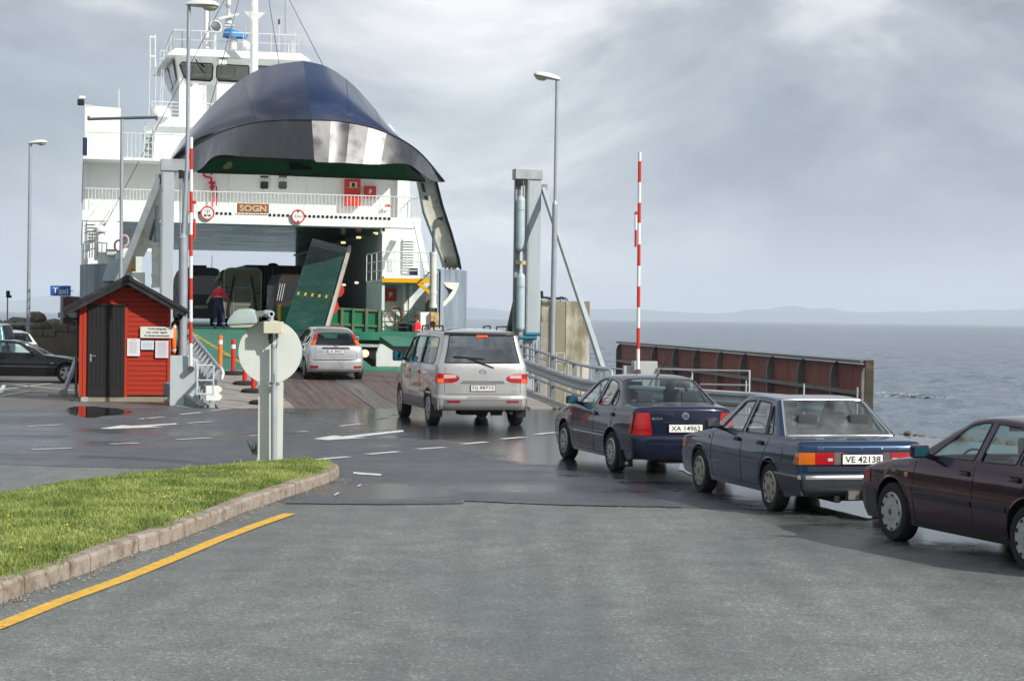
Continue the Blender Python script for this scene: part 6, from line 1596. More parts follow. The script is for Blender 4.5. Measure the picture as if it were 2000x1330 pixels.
# --- front of the right casing
def fslab(x0, y0, x1, y1, s, d, name, m, bev=0, par=None):
 b = MB(); a, c = fsl(x0, y0, s), fsl(x1, y1, s); b.bb((a.x, s - d, c.z), (c.x, s, a.z)); return b.build(name, m, par or ferry, bevel=bev)
fslab(716 / 1.0 + 29.5, 452, 751, 540, S0 - .02, .18, 'corner_pillar', ship_w)
grm = mat('pale_grey_panel', (.50, .53, .52), .45, 0, var=.06)
def louvre(x0, y0, x1, y1, s, n):
 o_ = fslab(x0, y0, x1, y1, s, .05, 'louvre', grm)
 a, c = fsl(x0, y0, s), fsl(x1, y1, s)
 for i in range(n):
  z = a.z + (c.z - a.z) * (i + .5) / n; b = MB(); b.add([(a.x, s - .05, z), (c.x, s - .05, z), (c.x, s - .14, z - .05), (a.x, s - .14, z - .05), (a.x, s - .05, z + .02), (c.x, s - .05, z + .02), (c.x, s - .14, z - .035), (a.x, s - .14, z - .035)],
   [(0, 1, 2, 3), (7, 6, 5, 4), (2, 6, 7, 3), (0, 4, 5, 1), (0, 3, 7, 4), (1, 5, 6, 2)]); b.build('louvre_slat', ship_w, o_)
louvre(786, 466, 808, 534, S0 - .004, 13)
louvre(170, 432, 187, 470, S0 - .004, 6)
fslab(757, 505, 766, 532, S0 - .004, .03, 'small_hatch', grm)
# the yellow-edged platform, its rails, and the recess below
hP = fs(790, 547, S0 - 2)[1]; sP = S0 - 4.5
uP0, uP1 = fs(746, 545, sP)[0], fs(840, 545, sP)[0]
hP = fs(790, 546, sP)[1]
b = MB(); b.bb((uP0, sP, hP - .08), (uP1 + 0, S0 - .01, hP)); fpart(b, 'side_platform', ship_w)
b = MB(); b.bb((uP0, sP - .05, hP - .12), (uP1, sP - .003, hP + .06)); ye = fpart(b, 'platform_edge', mat('yellow_edge_paint', (.72, .40, .01), .4, 0, var=.1))
b = MB(); b.bar((uP1 - .55, sP - .03, hP - .1), (uP1 + .05, sP - .03, hP - .55), .06, .14); b.build('yellow_brace', MATS['yellow_edge_paint'], ye)
ship_rail((uP0, sP + .03, hP), (uP1, sP + .03, hP), fs(790, 492, sP)[1] - hP, 4, mids=2, r=.02, m=rail_m)
ship_rail((uP0, sP + .03, hP), (uP0, S0 - .1, hP), fs(790, 492, sP)[1] - hP, 3, mids=2, r=.02)
b = MB(); b.bar(fsl(812, 432, S0 - 1), fsl(835, 540, sP), .22, .16); fpart(b, 'diagonal_strut', ship_w)
fslab(796, 524, 812, 538, sP + 1.4, .5, 'deck_locker', navy)
# recess wall below the platform
sW = S0 - 3.2
b = MB(); a, c = fsl(743, 548, sW), fsl(850, 650, sW); b.bb((a.x, sW, DK), (c.x, sW + .2, hP - .08)); fpart(b, 'mooring_wall', mat('pale_green_white_wall', (.60, .66, .62), .45, 0, var=.05, dirt=(.40, .42, .38), dirt_amt=.1))
b = MB(); a_ = fsl(743, 548, sW); b.bb((a_.x - .12, sW - 1.2, DK), (a_.x, S0, hP - .09)); fpart(b, 'recess_side', MATS['pale_green_white_wall'])
fbox(751.5, 563, 773, 588, sW, .16)
fslab(787, 552, 792, 612, sW, .08, 'door_frame', ship_w); fslab(799, 556, 806, 612, sW, .06, 'door_frame', ship_w)
b = MB(); b.tube([fsl(x, y, sW - .12) for x, y in ((746, 553), (786, 553), (790, 560), (790, 612))], .05, 8); fpart(b, 'pipe', ship_w, smooth=True)
rope = mat('coiled_rope', (.28, .16, .10), .9, 0, var=.3, bump=.5, bscale=30)
b = MB()
for k in range(4):
 c = fsl(772, 615, sW - .25); b.tube([c + Vector((math.cos(a) * (.24 + .02 * k), -.03 * k, math.sin(a) * (.30 + .015 * k))) for a in [i * math.pi / 9 for i in range(18)]], .035, 6, closed=True)
fpart(b, 'coiled_rope', rope, smooth=True)
b = MB()
for k in range(3): b.tube([fsl(833 + k * 2, 572 + k, S0 - 6), fsl(832 + k * 2, 607, S0 - 6)], .05, 6)
fpart(b, 'hanging_rope', mat('hemp_rope', (.20, .17, .12), .9, 0, bump=.5, bscale=30))
# dark green mooring rail
gr_ = mat('dark_green_rail', (.03, .07, .055), .5, 0)
sR = 25.0; a, c = fsl(745, 607, sR), fsl(818, 612, sR); hb_ = fs(745, 655, sR)[1]
b = MB()
for k in range(5): z = a.z + (hb_ - a.z) * k / 4.6; b.tube([(a.x, sR, z), (c.x + .4, sR, z)], .022, 6)
rr3 = fpart(b, 'mooring_rail', gr_)
for px in (746, 772, 797, 818):
 b = MB(); u_ = fs(px, 630, sR)[0]; b.tube([(u_, sR, a.z), (u_, sR, hb_)], .028, 6); b.build('post', gr_, rr3)
fslab(778, 632, 800, 652, 26.5, .6, 'winch', dark)
# --- ram base, hydraulic ram and visor arm, right
cream = mat('cream_visor_arm_paint', (.76, .74, .66), .4, 0, var=.08, dirt=(.35, .22, .10), dirt_amt=.08)
sA = 24.5
b = MB(); a, c = fsl(821, 609, sA), fsl(853, 650, sA); b.bb((a.x, sA, c.z - .6), (c.x - .15, sA + .8, a.z)); o_ = fpart(b, 'ram_base', ship_w, bevel=.03)
rusty = mat('rusty_cream_steel', (.55, .42, .22), .55, 0, var=.3, dirt=(.28, .10, .03), dirt_amt=.5, dirt_scale=4)
b = MB(); p_, q_ = fsl(842, 609, sA - .2), fsl(857, 650, sA - .2); b.bb((p_.x, sA - .2, q_.z - .5), (q_.x, sA + .4, p_.z)); b.build('ram_bracket', rusty, o_)
b = MB(); b.lathe([(.11, 0), (.11, .05), (0, .05)], Matrix.Translation(fsl(845, 632, sA - .2)) @ Matrix.Rotation(R(90), 4, 'X'), 14); b.build('hinge_pin', dark, o_)
def ram(xa, ya, xb, yb, xc, yc, s, r=.13):
 b = MB(); b.tube([fsl(xa, ya, s), fsl(xb, yb, s)], r, 16); o_ = fpart(b, 'hydraulic_ram', mat('white_ram_paint', (.66, .66, .62), .35, 0, dirt=(.4, .3, .2), dirt_amt=.15, dirt_scale=3), smooth=True)
 b = MB(); b.tube([fsl(xb, yb, s), fsl(xc, yc, s)], r * .45, 12); b.build('ram_rod', mat('ram_rod_steel', (.25, .27, .30), .2, .8), o_, smooth=True)
 for t in (.02, .27, .97):
  p = fsl(xa, ya, s).lerp(fsl(xb, yb, s), t); d = (fsl(xb, yb, s) - fsl(xa, ya, s)).normalized(); b = MB(); b.tube([p - d * .06, p + d * .06], r * 1.15, 16); b.build('ram_collar', MATS['white_ram_paint'], o_, smooth=True)
 return o_
ram(846, 600, 846.5, 492, 848, 418, sA + .2)
def arm(pts_outer, pts_inner, s0, s1, name, cut=None):
 """box-section visor arm: front web between outer and inner edges, flanges standing proud"""
 n = len(pts_outer); T = lambda i: i / (n - 1)
 ds = lambda i: s0 + (s1 - s0) * T(i)
 po = [fsl(x, y, ds(i)) for i, (x, y) in enumerate(pts_outer)]; pi = [fsl(x, y, ds(i)) for i, (x, y) in enumerate(pts_inner)]
 b = MB(); D = Vector((0, .45, 0)); vs = po + pi + [p + D for p in po] + [p + D for p in pi]
 fc = []
 for i in range(n - 1):
  fc += [(i, i + 1, n + i + 1, n + i), (2 * n + i, 3 * n + i, 3 * n + i + 1, 2 * n + i + 1), (i, 2 * n + i, 2 * n + i + 1, i + 1), (n + i, n + i + 1, 3 * n + i + 1, 3 * n + i)]
 fc += [(0, n, 3 * n, 2 * n), (n - 1, 3 * n - 1, 4 * n - 1, 2 * n - 1)]
 b.add(vs, fc); o_ = fpart(b, name, cream)
 b = MB()
 for i in range(n - 1): b.bar(po[i] - Vector((0, .06, 0)), po[i + 1] - Vector((0, .06, 0)), .07, .22, up=(0, 1, 0))
 b.build('arm_edge', blackp, o_)
 b = MB()
 for i in range(n - 1): b.bar(pi[i] - Vector((0, .05, 0)), pi[i + 1] - Vector((0, .05, 0)), .05, .18, up=(0, 1, 0))
 b.build('arm_flange', cream, o_)
 return o_, po, pi
o_, po, pi = arm([(850, 352), (862, 400), (880, 455), (893, 500), (897, 522)], [(817, 354), (829, 415), (848, 465), (862, 500), (868, 522)], 23.6, 26.5, 'visor_arm')
# shade of the web openings along the inner edge, painted as flat dark quads
for (x0, y0, x1, y1, x2, y2, x3, y3) in ((822, 358, 828, 358, 832, 376, 826, 374), (828, 382, 835, 383, 843, 408, 833, 404), (852, 452, 860, 458, 864, 478, 858, 476), (860, 484, 866, 486, 872, 512, 868, 512)):
 b = MB(); P4 = [fsl(x, y, 23.6 + 2.9 * (y - 352) / 170 - .22) for x, y in ((x0, y0), (x1, y1), (x2, y2), (x3, y3))]; b.add(P4, [(0, 1, 2, 3)]); b.build('web_opening_shade', mat('arm_shadow_grey', (.10, .10, .09), .7, 0), o_)
b = MB(); pts = []
c = fsl(851, 428, 24.6)
b.add([c + Vector((math.cos(a) * .28, 0, math.sin(a) * .33)) for a in [R(-100 + 20 * k) for k in range(11)]] , [tuple(range(11))]); b.build('web_opening_shade', MATS['arm_shadow_grey'], o_)  # rounded opening, its shade a flat dark patch before the web
# foot of the arm: hinge and curved horn
b = MB(); b.bar(fsl(887, 524, 26.4), fsl(886, 552, 26.2), .16, .2); b.bar(fsl(878, 522, 26.4), fsl(880, 548, 26.2), .08, .1); fpart(b, 'arm_hinge', rusty)
b = MB(); pp = [(864, 551), (895, 552), (893, 562), (884, 580), (868, 596), (856, 604), (860, 594), (873, 580), (883, 566), (870, 560)]
b.prism([fs(x, y, 25.8) for x, y in pp], 25.6, 25.95, lambda p, q, d: Vector((p, d, q))); fpart(b, 'visor_horn', cream)
# --- left visor arm, ram and the block behind
b = MB()
o_, po, pi = arm([(312, 345), (296, 395), (272, 450), (247, 500)], [(345, 330), (322, 400), (303, 455), (280, 500)], 26.0, 27.0, 'visor_arm')
for (x0, y0, x1, y1, x2, y2, x3, y3) in ((303, 420, 308, 424, 296, 470, 290, 468),):
 b = MB(); b.add([fsl(x, y, 26.6) - Vector((0, .1, 0)) for x, y in ((x0, y0), (x1, y1), (x2, y2), (x3, y3))], [(0, 1, 2, 3)]); b.build('web_opening_shade', MATS['arm_shadow_grey'], o_)  # shade in the left arm's opening, put in as a dark quad
ram(306, 560, 305, 474, 307, 400, 25.6, .17)
b = MB(); b.bar(fsl(254, 500, 26.8), fsl(254, 531, 26.8), .2, .2); b.bar(fsl(262, 500, 26.8), fsl(262, 530, 26.8), .1, .12); fpart(b, 'arm_hinge', rusty)
b = MB(); pp = [(257, 532), (283, 532), (283, 556), (262, 540)]; b.prism([fs(x, y, 26.4) for x, y in pp], 26.2, 26.9, lambda p, q, d: Vector((p, d, q))); fpart(b, 'visor_horn', cream)
fslab(225, 455, 235, 600, S0 - .06, .3, 'corner_pillar', ship_w)
fslab(236, 490, 276, 600, 33, .3, 'left_bulkhead', mat('pale_green_white_wall', (.6, .66, .62)))
fslab(236, 484, 300, 492, S0 - .5, .3, 'cross_beam', ship_w)
fslab(205, 433, 228, 488, S0 - .05, .5, 'equipment_cabinet', ship_w, .02); fslab(208, 486, 224, 498, S0 - .05, .4, 'equipment_shelf', grm)
b = MB(); q = fsl(197, 450, S0 - 1); b.lathe([(.20, -.9), (.24, -.5), (.13, -.1), (.28, -.05), (.28, .12), (.1, .2), (0, .22)], Matrix.Translation(q), 14); fpart(b, 'capstan', ship_w, smooth=True)
ship_rail(fsl(165, 506, 32), fsl(190, 501, 29.5), 1.05, 5, mids=2, r=.022); ship_rail(fsl(190, 501, 29.5), fsl(208, 503, 28.4), .55, 2, mids=0, r=.022)
for q, s_ in (((243, 470), 33), ((232, 480), 30.5)):
 b = MB(); c = fsl(*q, s_); b.tube([c + Vector((math.cos(a) * .16, 0, math.sin(a) * .22)) for a in [i * math.pi / 8 for i in range(16)]], .05, 6, closed=True); fpart(b, 'life_ring', mat('life_ring_pink', (.6, .35, .3), .5, 0))
# --- ventilation and lamps along the car deck
lampm = mat('warm_deck_lamp', (.7, .55, .3), .4, 0, emit=(1, .72, .35), estr=1.6)
for (x, y, s) in ((734, 455, 37), (701, 463, 40), (671, 473, 43.5)):
 q = fsl(x, y, s); b = MB(); b.box(q, (.26, .2, .14)); o_ = fpart(b, 'deck_lamp', galv_d, bevel=.02); b = MB(); b.box(q + Vector((-.03, -.11, -.02)), (.20, .03, .09)); b.build('lamp_glass', lampm, o_)
for (x, y, s) in ((671, 556, 38), (696, 552, 37)):
 q = fsl(x, y, s); b = MB(); b.box(q, (.2, .16, .12)); o_ = fpart(b, 'deck_lamp', galv_d, bevel=.02); b = MB(); b.box(q + Vector((0, -.09, 0)), (.15, .03, .08)); b.build('lamp_glass', lampm, o_)
b = MB(); b.tube([Vector((uoR - .25, s, hC - .25)) for s in np.arange(S0 + .5, SE, 2)], .06, 6); fpart(b, 'cable_tray', galv_d)
# tilted green inner ramp door
rdm = mat('ribbed_dark_green_ramp', (.018, .075, .058), .45, .0, var=.35, scale=2.5, bump=.5, bscale=9, dirt=(.05, .11, .10), dirt_amt=.3)
q4 = [fsl(610.5, 465, 26.5), fsl(682, 484, 25.5), fsl(637, 643, 18.5), fsl(553, 641, 18.5)]
a, c_, d_, e_ = q4
b = MB(); nrm = (c_ - a).cross(e_ - a).normalized()
if nrm.y > 0: nrm = -nrm
T2 = -nrm * .16
b.add([a, c_, d_, e_, a + T2, c_ + T2, d_ + T2, e_ + T2], [(0, 1, 2, 3), (7, 6, 5, 4), (0, 4, 5, 1), (1, 5, 6, 2), (2, 6, 7, 3), (3, 7, 4, 0)]); fold = fpart(b, 'folding_ramp', rdm)
b = MB()
def fq(t, k): return (a.lerp(c_, t)).lerp(e_.lerp(d_, t), k)
for i in range(22): b.bar(fq((i + .5) / 22, .085) + nrm * .012, fq((i + .5) / 22, .99) + nrm * .012, .025, .028, up=nrm)
for i in range(52): b.bar(fq(.01, .09 + .9 * (i + .5) / 52) + nrm * .008, fq(.99, .09 + .9 * (i + .5) / 52) + nrm * .008, .03, .02, up=nrm)
b.build('tread_bars', rdm, fold, kind='stuff')
for i in range(6):
 t = .07 + i * .172; b = MB(); x = fq(t, .625); uu = (fq(t + .055, .625) - fq(t, .625)); vv2 = (fq(t, .66) - fq(t, .625)); b.add([x + nrm * .03, x + uu + nrm * .03, x + uu + vv2 + nrm * .03, x + vv2 + nrm * .03], [(0, 1, 2, 3)]); b.build('yellow_square', yellowm if False else mat('faded_yellow', (.42, .30, .05), .6, 0, var=.2), fold)
b = MB(); b.bar(fq(1.01, .0), fq(1.01, 1), .10, .22, up=nrm); b.build('ramp_edge', mat('rubbed_edge', (.45, .42, .36), .5, 0, dirt=(.2, .1, .05), dirt_amt=.2), fold)
for y, s_ in ((566, 23), (598, 21.5)):
 b = MB(); q = fsl(657 if y < 580 else 646, y, s_); b.lathe([(.28, 0), (.28, .05), (0, .06)], face_M(q, (1, 0, 0), (0, 0, 1)), 20); fpart(b, 'red_disc', redm)
b = MB(); a5, c5 = fsl(544.5, 594, 22.5), fsl(548, 626, 22.5); b.bb((a5.x, 22.5, c5.z - .2), (c5.x, 22.7, a5.z)); fpart(b, 'yellow_post', MATS['yellow_edge_paint'])
b = MB(); a5, c5 = fsl(546, 598, 24), fsl(600, 645, 24); b.bb((a5.x, 24, c5.z), (c5.x, 24.1, a5.z)); fpart(b, 'inner_bulwark', ship_g2)
# --- the raised bow visor
def lerp_curve(pts, n):
 """resample (x, y, s) control points smoothly"""
 out = crom([p for p in pts], 8); L = [0]
 for i in range(1, len(out)): L.append(L[-1] + math.hypot(out[i][0] - out[i - 1][0], out[i][1] - out[i - 1][1]))
 res = []
 for k in range(n):
  t = L[-1] * k / (n - 1); j = min(len(L) - 2, max(0, next((i for i in range(len(L) - 1) if L[i + 1] >= t), len(L) - 2)))
  f_ = (t - L[j]) / max(1e-9, L[j + 1] - L[j]); res.append(out[j] * (1 - f_) + out[j + 1] * f_)
 return res
NV = 33
# each row: left half ends at the stem; right half begins there (hard ridge)
top_l = lerp_curve([(333, 309, 27.3), (352, 277, 26.8), (385, 238, 26.0), (430, 190, 25.0), (480, 149, 23.4), (530, 128, 22.2), (592, 119, 21.3)], NV)
top_r = lerp_curve([(592, 119, 21.3), (640, 131, 21.4), (690, 166, 21.6), (735, 216, 21.8), (780, 268, 22.1), (830, 318, 22.6), (870, 355, 23.9)], NV)
kn_l = lerp_curve([(336, 314, 26.9), (372, 290, 25.4), (430, 258, 23.0), (490, 240, 20.8), (550, 234, 19.5), (609, 234, 18.7)], NV)
kn_r = lerp_curve([(609, 234, 18.7), (660, 236, 19.05), (720, 247, 19.42), (775, 268, 19.68), (822, 300, 20.7), (868, 354, 23.5)], NV)
bt_l = lerp_curve([(338, 318, 26.6), (366, 337, 24.8), (392, 330, 23.6), (422, 304, 21.9), (480, 306, 20.2), (550, 309, 19.1), (614, 312, 18.2)], NV)
bt_r = lerp_curve([(614, 312, 18.2), (617, 316, 18.2), (670, 318, 18.62), (730, 321, 19.0), (792, 320, 19.4), (820, 336, 20.4), (842, 352, 21.9), (866, 356, 23.4)], NV)
visor_root = MB()
def strip(b, A, B_, rows, bulge=0.0):
 g = []
 for j in range(rows + 1):
  t = j / rows
  for i in range(NV):
   p, q = A[i], B_[i]; x = p[0] + (q[0] - p[0]) * t; y = p[1] + (q[1] - p[1]) * t; s = p[2] + (q[2] - p[2]) * t - bulge * math.sin(math.pi * t)
   g.append(fsl(x, y, s))
 b.add(g, [(j * NV + i, j * NV + i + 1, (j + 1) * NV + i + 1, (j + 1) * NV + i) for j in range(rows) for i in range(NV - 1)])
vb = MB(); strip(vb, top_l, kn_l, 12, .55); strip(vb, top_r, kn_r, 12, .55)
visor = fpart(vb, 'bow_visor', navy, smooth=True, weld=True, autos=14)
for A, B_ in ((kn_l, bt_l), (kn_r, bt_r)):
 # band built of plates with slightly differing tilt
 npl = 8; step = (NV - 1) // npl
 for k in range(npl):
  b = MB(); rr4 = random.Random(k * 7 + (1 if A is kn_l else 50)); dz = rr4.uniform(-.012, .012); rows = 3; g = []
  for j in range(rows + 1):
   t = j / rows
   for i in range(k * step, (k + 1) * step + 1):
    p, q = A[i], B_[i]; x = p[0] + (q[0] - p[0]) * t; y = p[1] + (q[1] - p[1]) * t; s = p[2] + (q[2] - p[2]) * t
    g.append(fsl(x, y, s - .04) + Vector((0, dz * (1 if j in (1, 2) else .2) * 3 * math.sin(math.pi * (i - k * step) / step) , 0)))
  n = step + 1
  b.add(g, [(j * n + i, j * n + i + 1, (j + 1) * n + i + 1, (j + 1) * n + i) for j in range(rows) for i in range(step)])
  m_ = len(g); b.add([v + Vector((0, .12, .0)) for v in g], [(j * n + i, (j + 1) * n + i, (j + 1) * n + i + 1, j * n + i + 1) for j in range(rows) for i in range(step)])
  b.build('visor_plate', black_band, visor, smooth=True)
# weld seams of the visor
for A, B_, ks in ((top_l, kn_l, (20, 27)), (top_r, kn_r, (8, 15))):
 for k in ks:
  b = MB(); b.tube([fsl(A[k][0] + (B_[k][0] - A[k][0]) * t, A[k][1] + (B_[k][1] - A[k][1]) * t, A[k][2] + (B_[k][2] - A[k][2]) * t - .55 * math.sin(math.pi * t) - .005) for t in [i / 10 for i in range(11)]], .012, 5); b.build('weld_seam', navy, visor)
# knuckle rim
b = MB(); b.tube([fsl(p[0], p[1], p[2] - .05) for p in kn_l + kn_r[1:]], .03, 6); b.build('knuckle_seam', black_band, visor, smooth=True)
# inside of the visor: green frame below
inner = mat('green_visor_inside', (.012, .09, .04), .5, 0, var=.3, dirt=(.12, .07, .04), dirt_amt=.28, dirt_scale=1.5)
b = MB()
TOPp = [(386, 334), (421, 305), (612, 313), (795, 321), (829, 351)]
BOTp = [(386, 335.5), (480, 339), (612, 344), (740, 349), (829, 353)]
f5 = [fsl(386, 334, 24.6), fsl(421, 306, 23.6), fsl(520, 308, 23.4), fsl(612, 312, 22.0), fsl(720, 317, 20.9), fsl(795, 320, 20.6), fsl(829, 352, 22.2)]
g5 = [fsl(386, 336, 24.8), fsl(430, 337.5, 24.9), fsl(520, 340, 24.9), fsl(612, 344, 23.2), fsl(720, 348, 22.4), fsl(790, 351, 22.2), fsl(829, 354, 22.6)]
n = 7; b.add(f5 + g5, [(i, i + 1, n + i + 1, n + i) for i in range(n - 1)])
b.add([v + Vector((0, .9, .6)) for v in f5] + [v + Vector((0, .9, .1)) for v in g5], [(n + i, n + i + 1, i + 1, i) for i in range(n - 1)])
b.add(g5 + [v + Vector((0, .9, .1)) for v in g5], [(i, n + i, n + i + 1, i + 1) for i in range(n - 1)])
b.build('visor_inner_frame', inner, visor)
b = MB(); b.tube([v + Vector((0, -.03, 0)) for v in f5], .05, 5); b.tube([v + Vector((0, -.03, 0)) for v in g5], .04, 5); b.build('visor_rim', mat('rusty_rim', (.12, .06, .04), .6, 0, var=.3), visor)
b = MB(); c = [fs(434, 326, 24.0), fs(444, 318, 24.0), (fs(450, 316, 24.0)), fs(453, 326, 24.0), fs(446, 331, 24.0), fs(436, 331, 24.0)]
b.prism(c, 23.88, 23.92, lambda p, q, d: Vector((p, d - .25, q))); b.build('peeled_paint', mat('peeled_cream', (.52, .42, .22), .6, 0, var=.2), visor)
b = MB()
for x in (565, 632):
 p, q = fsl(x, 318, 22.9), fsl(x + 42, 333, 22.9); b.bb((p.x, 22.7, q.z), (q.x, 22.95, p.z))
b.build('visor_latch_box', dark, visor)
# back of the visor so that it is a closed shell
b = MB(); B1 = [fsl(p[0], p[1], p[2] + .25) for p in top_l] + [fsl(p[0], p[1], p[2] + .25) for p in top_r[1:]]
B2 = [fsl(386 + (829 - 386) * i / (len(B1) - 1), 337 + 16 * i / (len(B1) - 1), 26.6) for i in range(len(B1))]
m_ = len(B1); b.add([fsl(p[0], p[1], p[2]) for p in top_l + top_r[1:]] + B1 + B2, [(i, i + 1, m_ + i + 1, m_ + i) for i in range(m_ - 1)] + [(m_ + i, m_ + i + 1, 2 * m_ + i + 1, 2 * m_ + i) for i in range(m_ - 1)])
b.build('visor_back', ship_g2, visor)
# ================================================================ VEHICLES AND CREW ABOARD
def aboard(name, u, s, label, cat, group=None, rz=0.0):
 o_ = empty(name, FR(u, s, DK), AX + rz, label, cat, group); return o_
def axle_wheels(root, xs, W, r=.48, w=.28):
 w0 = None
 for x in xs:
  for sg in (1, -1):
   if w0 is None:
    b = MB(); b.lathe([(0, -w / 2), (r * .6, -w / 2), (r * .92, -w / 2), (r, -w / 3), (r, w / 3), (r * .92, w / 2), (r * .55, w / 2), (r * .5, w / 3), (0, w / 3)], Matrix.Rotation(R(90), 4, 'Y'), 20)
    w0 = b.build('wheel', rubber, root, smooth=True); wq_ = w0
   else: wq_ = copy_tree(w0)
   wq_.parent = root; wq_.location = (sg * (W / 2 - w / 2), x, r)
# horse trailer with black straps (local x right, y away, z up)
u_, _ = fs(473, 640, 40); tr_r = aboard('box_trailer', u_, 40, 'drab cream box trailer with two dark straps seen from behind on the car deck', 'trailer')
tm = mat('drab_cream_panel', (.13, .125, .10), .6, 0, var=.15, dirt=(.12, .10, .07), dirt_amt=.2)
w_, h_ = 1.66, 2.62
b = MB(); r_ = .26; pts = [(-w_ / 2, .4), (w_ / 2, .4)] + [(w_ / 2 - r_ + r_ * math.cos(R(a)), h_ - r_ + r_ * math.sin(R(a))) for a in (0, 30, 60, 90)] + [(-w_ / 2 + r_ + r_ * math.cos(R(a)), h_ - r_ + r_ * math.sin(R(a))) for a in (90, 120, 150, 180)]
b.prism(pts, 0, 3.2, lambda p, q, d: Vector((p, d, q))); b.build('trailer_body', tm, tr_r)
b = MB(); b.tube([Vector((p, -.02, q)) for p, q in pts], .035, 6, closed=True); b.build('rear_frame', mat('drab_frame', (.33, .32, .27), .5, .2), tr_r)
for sg in (1, -1):
 b = MB(); b.bar((sg * .38, -.06, h_ - .35), (sg * .62, -.06, .75), .10, .04, up=(0, 1, 0)); b.bar((sg * .62, -.06, .75), (sg * .60, -.06, .35), .10, .04, up=(0, 1, 0)); b.build('strap', dark, tr_r)
b = MB(); b.bb((-.42, -.03, h_ - .36), (.42, -.005, h_ - .22)); b.build('brown_label', mat('brown_label', (.20, .09, .04), .6, 0), tr_r)
b = MB()
for p, q in (((-.42, .5), (-.42, 1.75)), ((.42, .5), (.42, 1.75)), ((-.42, 1.75), (.42, 1.75)), ((-.42, 1.0), (.42, 1.0))): b.bar((p[0], -.02, p[1]), (q[0], -.02, q[1]), .03, .03)
b.build('ramp_frame', mat('drab_frame', (.33, .32, .27)), tr_r)
b = MB(); b.bb((-.16, -.03, 1.52), (.16, -.005, 1.58)); b.build('small_plate', MATS['brown_label'], tr_r)
for sg in (1, -1):
 for z in (1.55, 1.75): b = MB(); b.box((sg * .70, -.03, z), (.14, .05, .05)); b.build('hinge', dark, tr_r)
axle_wheels(tr_r, (1.3, 2.1), w_ + .2, .3, .2)
# dark minibus left
u_, _ = fs(392, 640, 42); tb = aboard('parked_minibus', u_, 42, 'dark minibus with a white curved side window edge, left of the standing crewman', 'van')
b = MB(); pts = [(-1.0, .35), (1.0, .35), (1.02, 1.3), (.96, 2.25), (.8, 2.62), (.55, 2.68), (-.55, 2.68), (-.8, 2.62), (-.96, 2.25), (-1.02, 1.3)]
b.prism(pts, 0, 6, lambda p, q, d: Vector((p * (1 - .02 * (d < 1)), d + (.15 if (d < 1 and q > 2) else 0), q))); b.build('body', mat('black_bus_paint', (.008, .008, .009), .35, 0), tb, bevel=.04)
b = MB(); b.bb((-.8, -.02, 1.45), (.8, .03, 2.3)); b.build('rear_window', winm, tb)
b = MB(); b.tube([(.62, -.04, .75 + 1.3), (.80, -.05, 2.30), (.84, -.04, 2.45)], .07, 6, rs=[.06, .09, .05]); b.build('white_pillar_cover', whitem, tb)
b = MB(); b.tube([(.25, -.05, 1.05), (.40, -.06, 1.32), (.50, -.05, 1.45)], .05, 6, rs=[.05, .07, .03]); b.build('white_lamp_surround', whitem, tb)
for sg in (1, -1): b = MB(); b.box((sg * .86, -.01, 1.1), (.16, .05, .4)); b.build('tail_light', lamp_rd, tb)
b = MB(); b.bb((-.3, -.04, .8), (.3, 0, .95)); b.build('number_plate', mat('dim_plate', (.3, .3, .28), .5, 0), tb)
b = MB(); b.bb((-.45, 1, 2.66), (.3, 2, 2.80)); b.tube([(.5, .6, 2.65), (.52, .6, 3.25)], .012, 4); b.build('roof_hatch', dark, tb)
axle_wheels(tb, (1.0, 4.6), 1.95, .36, .24)
# tall dark lorry on the right and the pale one before it
u_, _ = fs(546, 640, 46); tl = aboard('lorry', u_, 46, 'tall dark covered lorry filling the middle of the car deck', 'lorry')
b = MB(); zt = fs(546, 518, 46)[1] - DK; w2 = (fs(588, 520, 46)[0] - fs(505, 520, 46)[0]); b.bb((-w2 / 2, 0, 1.0), (w2 / 2, 8, zt)); lb = b.build('cargo_box', mat('dark_tarpaulin', (.03, .028, .026), .7, 0, var=.3), tl, bevel=.03)
b = MB(); b.bb((-.02, -.03, 1.0), (.02, -.002, zt - .1)); b.build('door_gap', dark, lb)
for sg in (1, -1):
 for u2 in (.35, .75): b = MB(); b.tube([(sg * u2, -.04, 1.05), (sg * u2, -.04, zt - .1)], .02, 6); b.build('locking_bar', galv_d, lb)
b = MB(); b.bb((-w2 / 2 + .1, .2, .5), (w2 / 2 - .1, 8, .95)); b.bb((-w2 / 2 + .1, 0, .45), (w2 / 2 - .1, .1, .6)); b.build('chassis', dark, tl)
for sg in (1, -1): b = MB(); b.box((sg * .8, -.02, .75), (.3, .05, .12)); b.build('tail_light', lamp_rd, tl)
b = MB(); b.lathe([(.22, 0), (.25, .06), (.16, .12), (0, .14)], Matrix.Translation((-.25, 1, zt)), 14); b.build('roof_vent', dark, tl)
axle_wheels(tl, (1.4, 2.7, 7.3), w2 - .1, .48, .3)
u_, _ = fs(491, 600, 52); tc2 = aboard('lorry', u_, 52, 'pale grey lorry box showing above the cream trailer', 'lorry')
zt = fs(491, 517, 52)[1] - DK; w2 = fs(507, 520, 52)[0] - fs(478, 520, 52)[0] + .9
b = MB(); b.bb((-w2 / 2 + .5, 0, 1.0), (w2 / 2 + .5, 6, zt)); b.build('cargo_box', mat('pale_grey_box', (.50, .53, .55), .5, 0), tc2, bevel=.03)
b = MB(); b.bb((-w2 / 2 + .6, .2, .5), (w2 / 2 + .4, 6, .98)); b.build('chassis', dark, tc2)
axle_wheels(tc2, (1.4, 5), w2 + .9, .48, .3)
u_, _ = fs(572, 610, 38); tk = aboard('parked_camper', u_, 38.5, 'dim camper van beside the tilted green ramp', 'camper van')
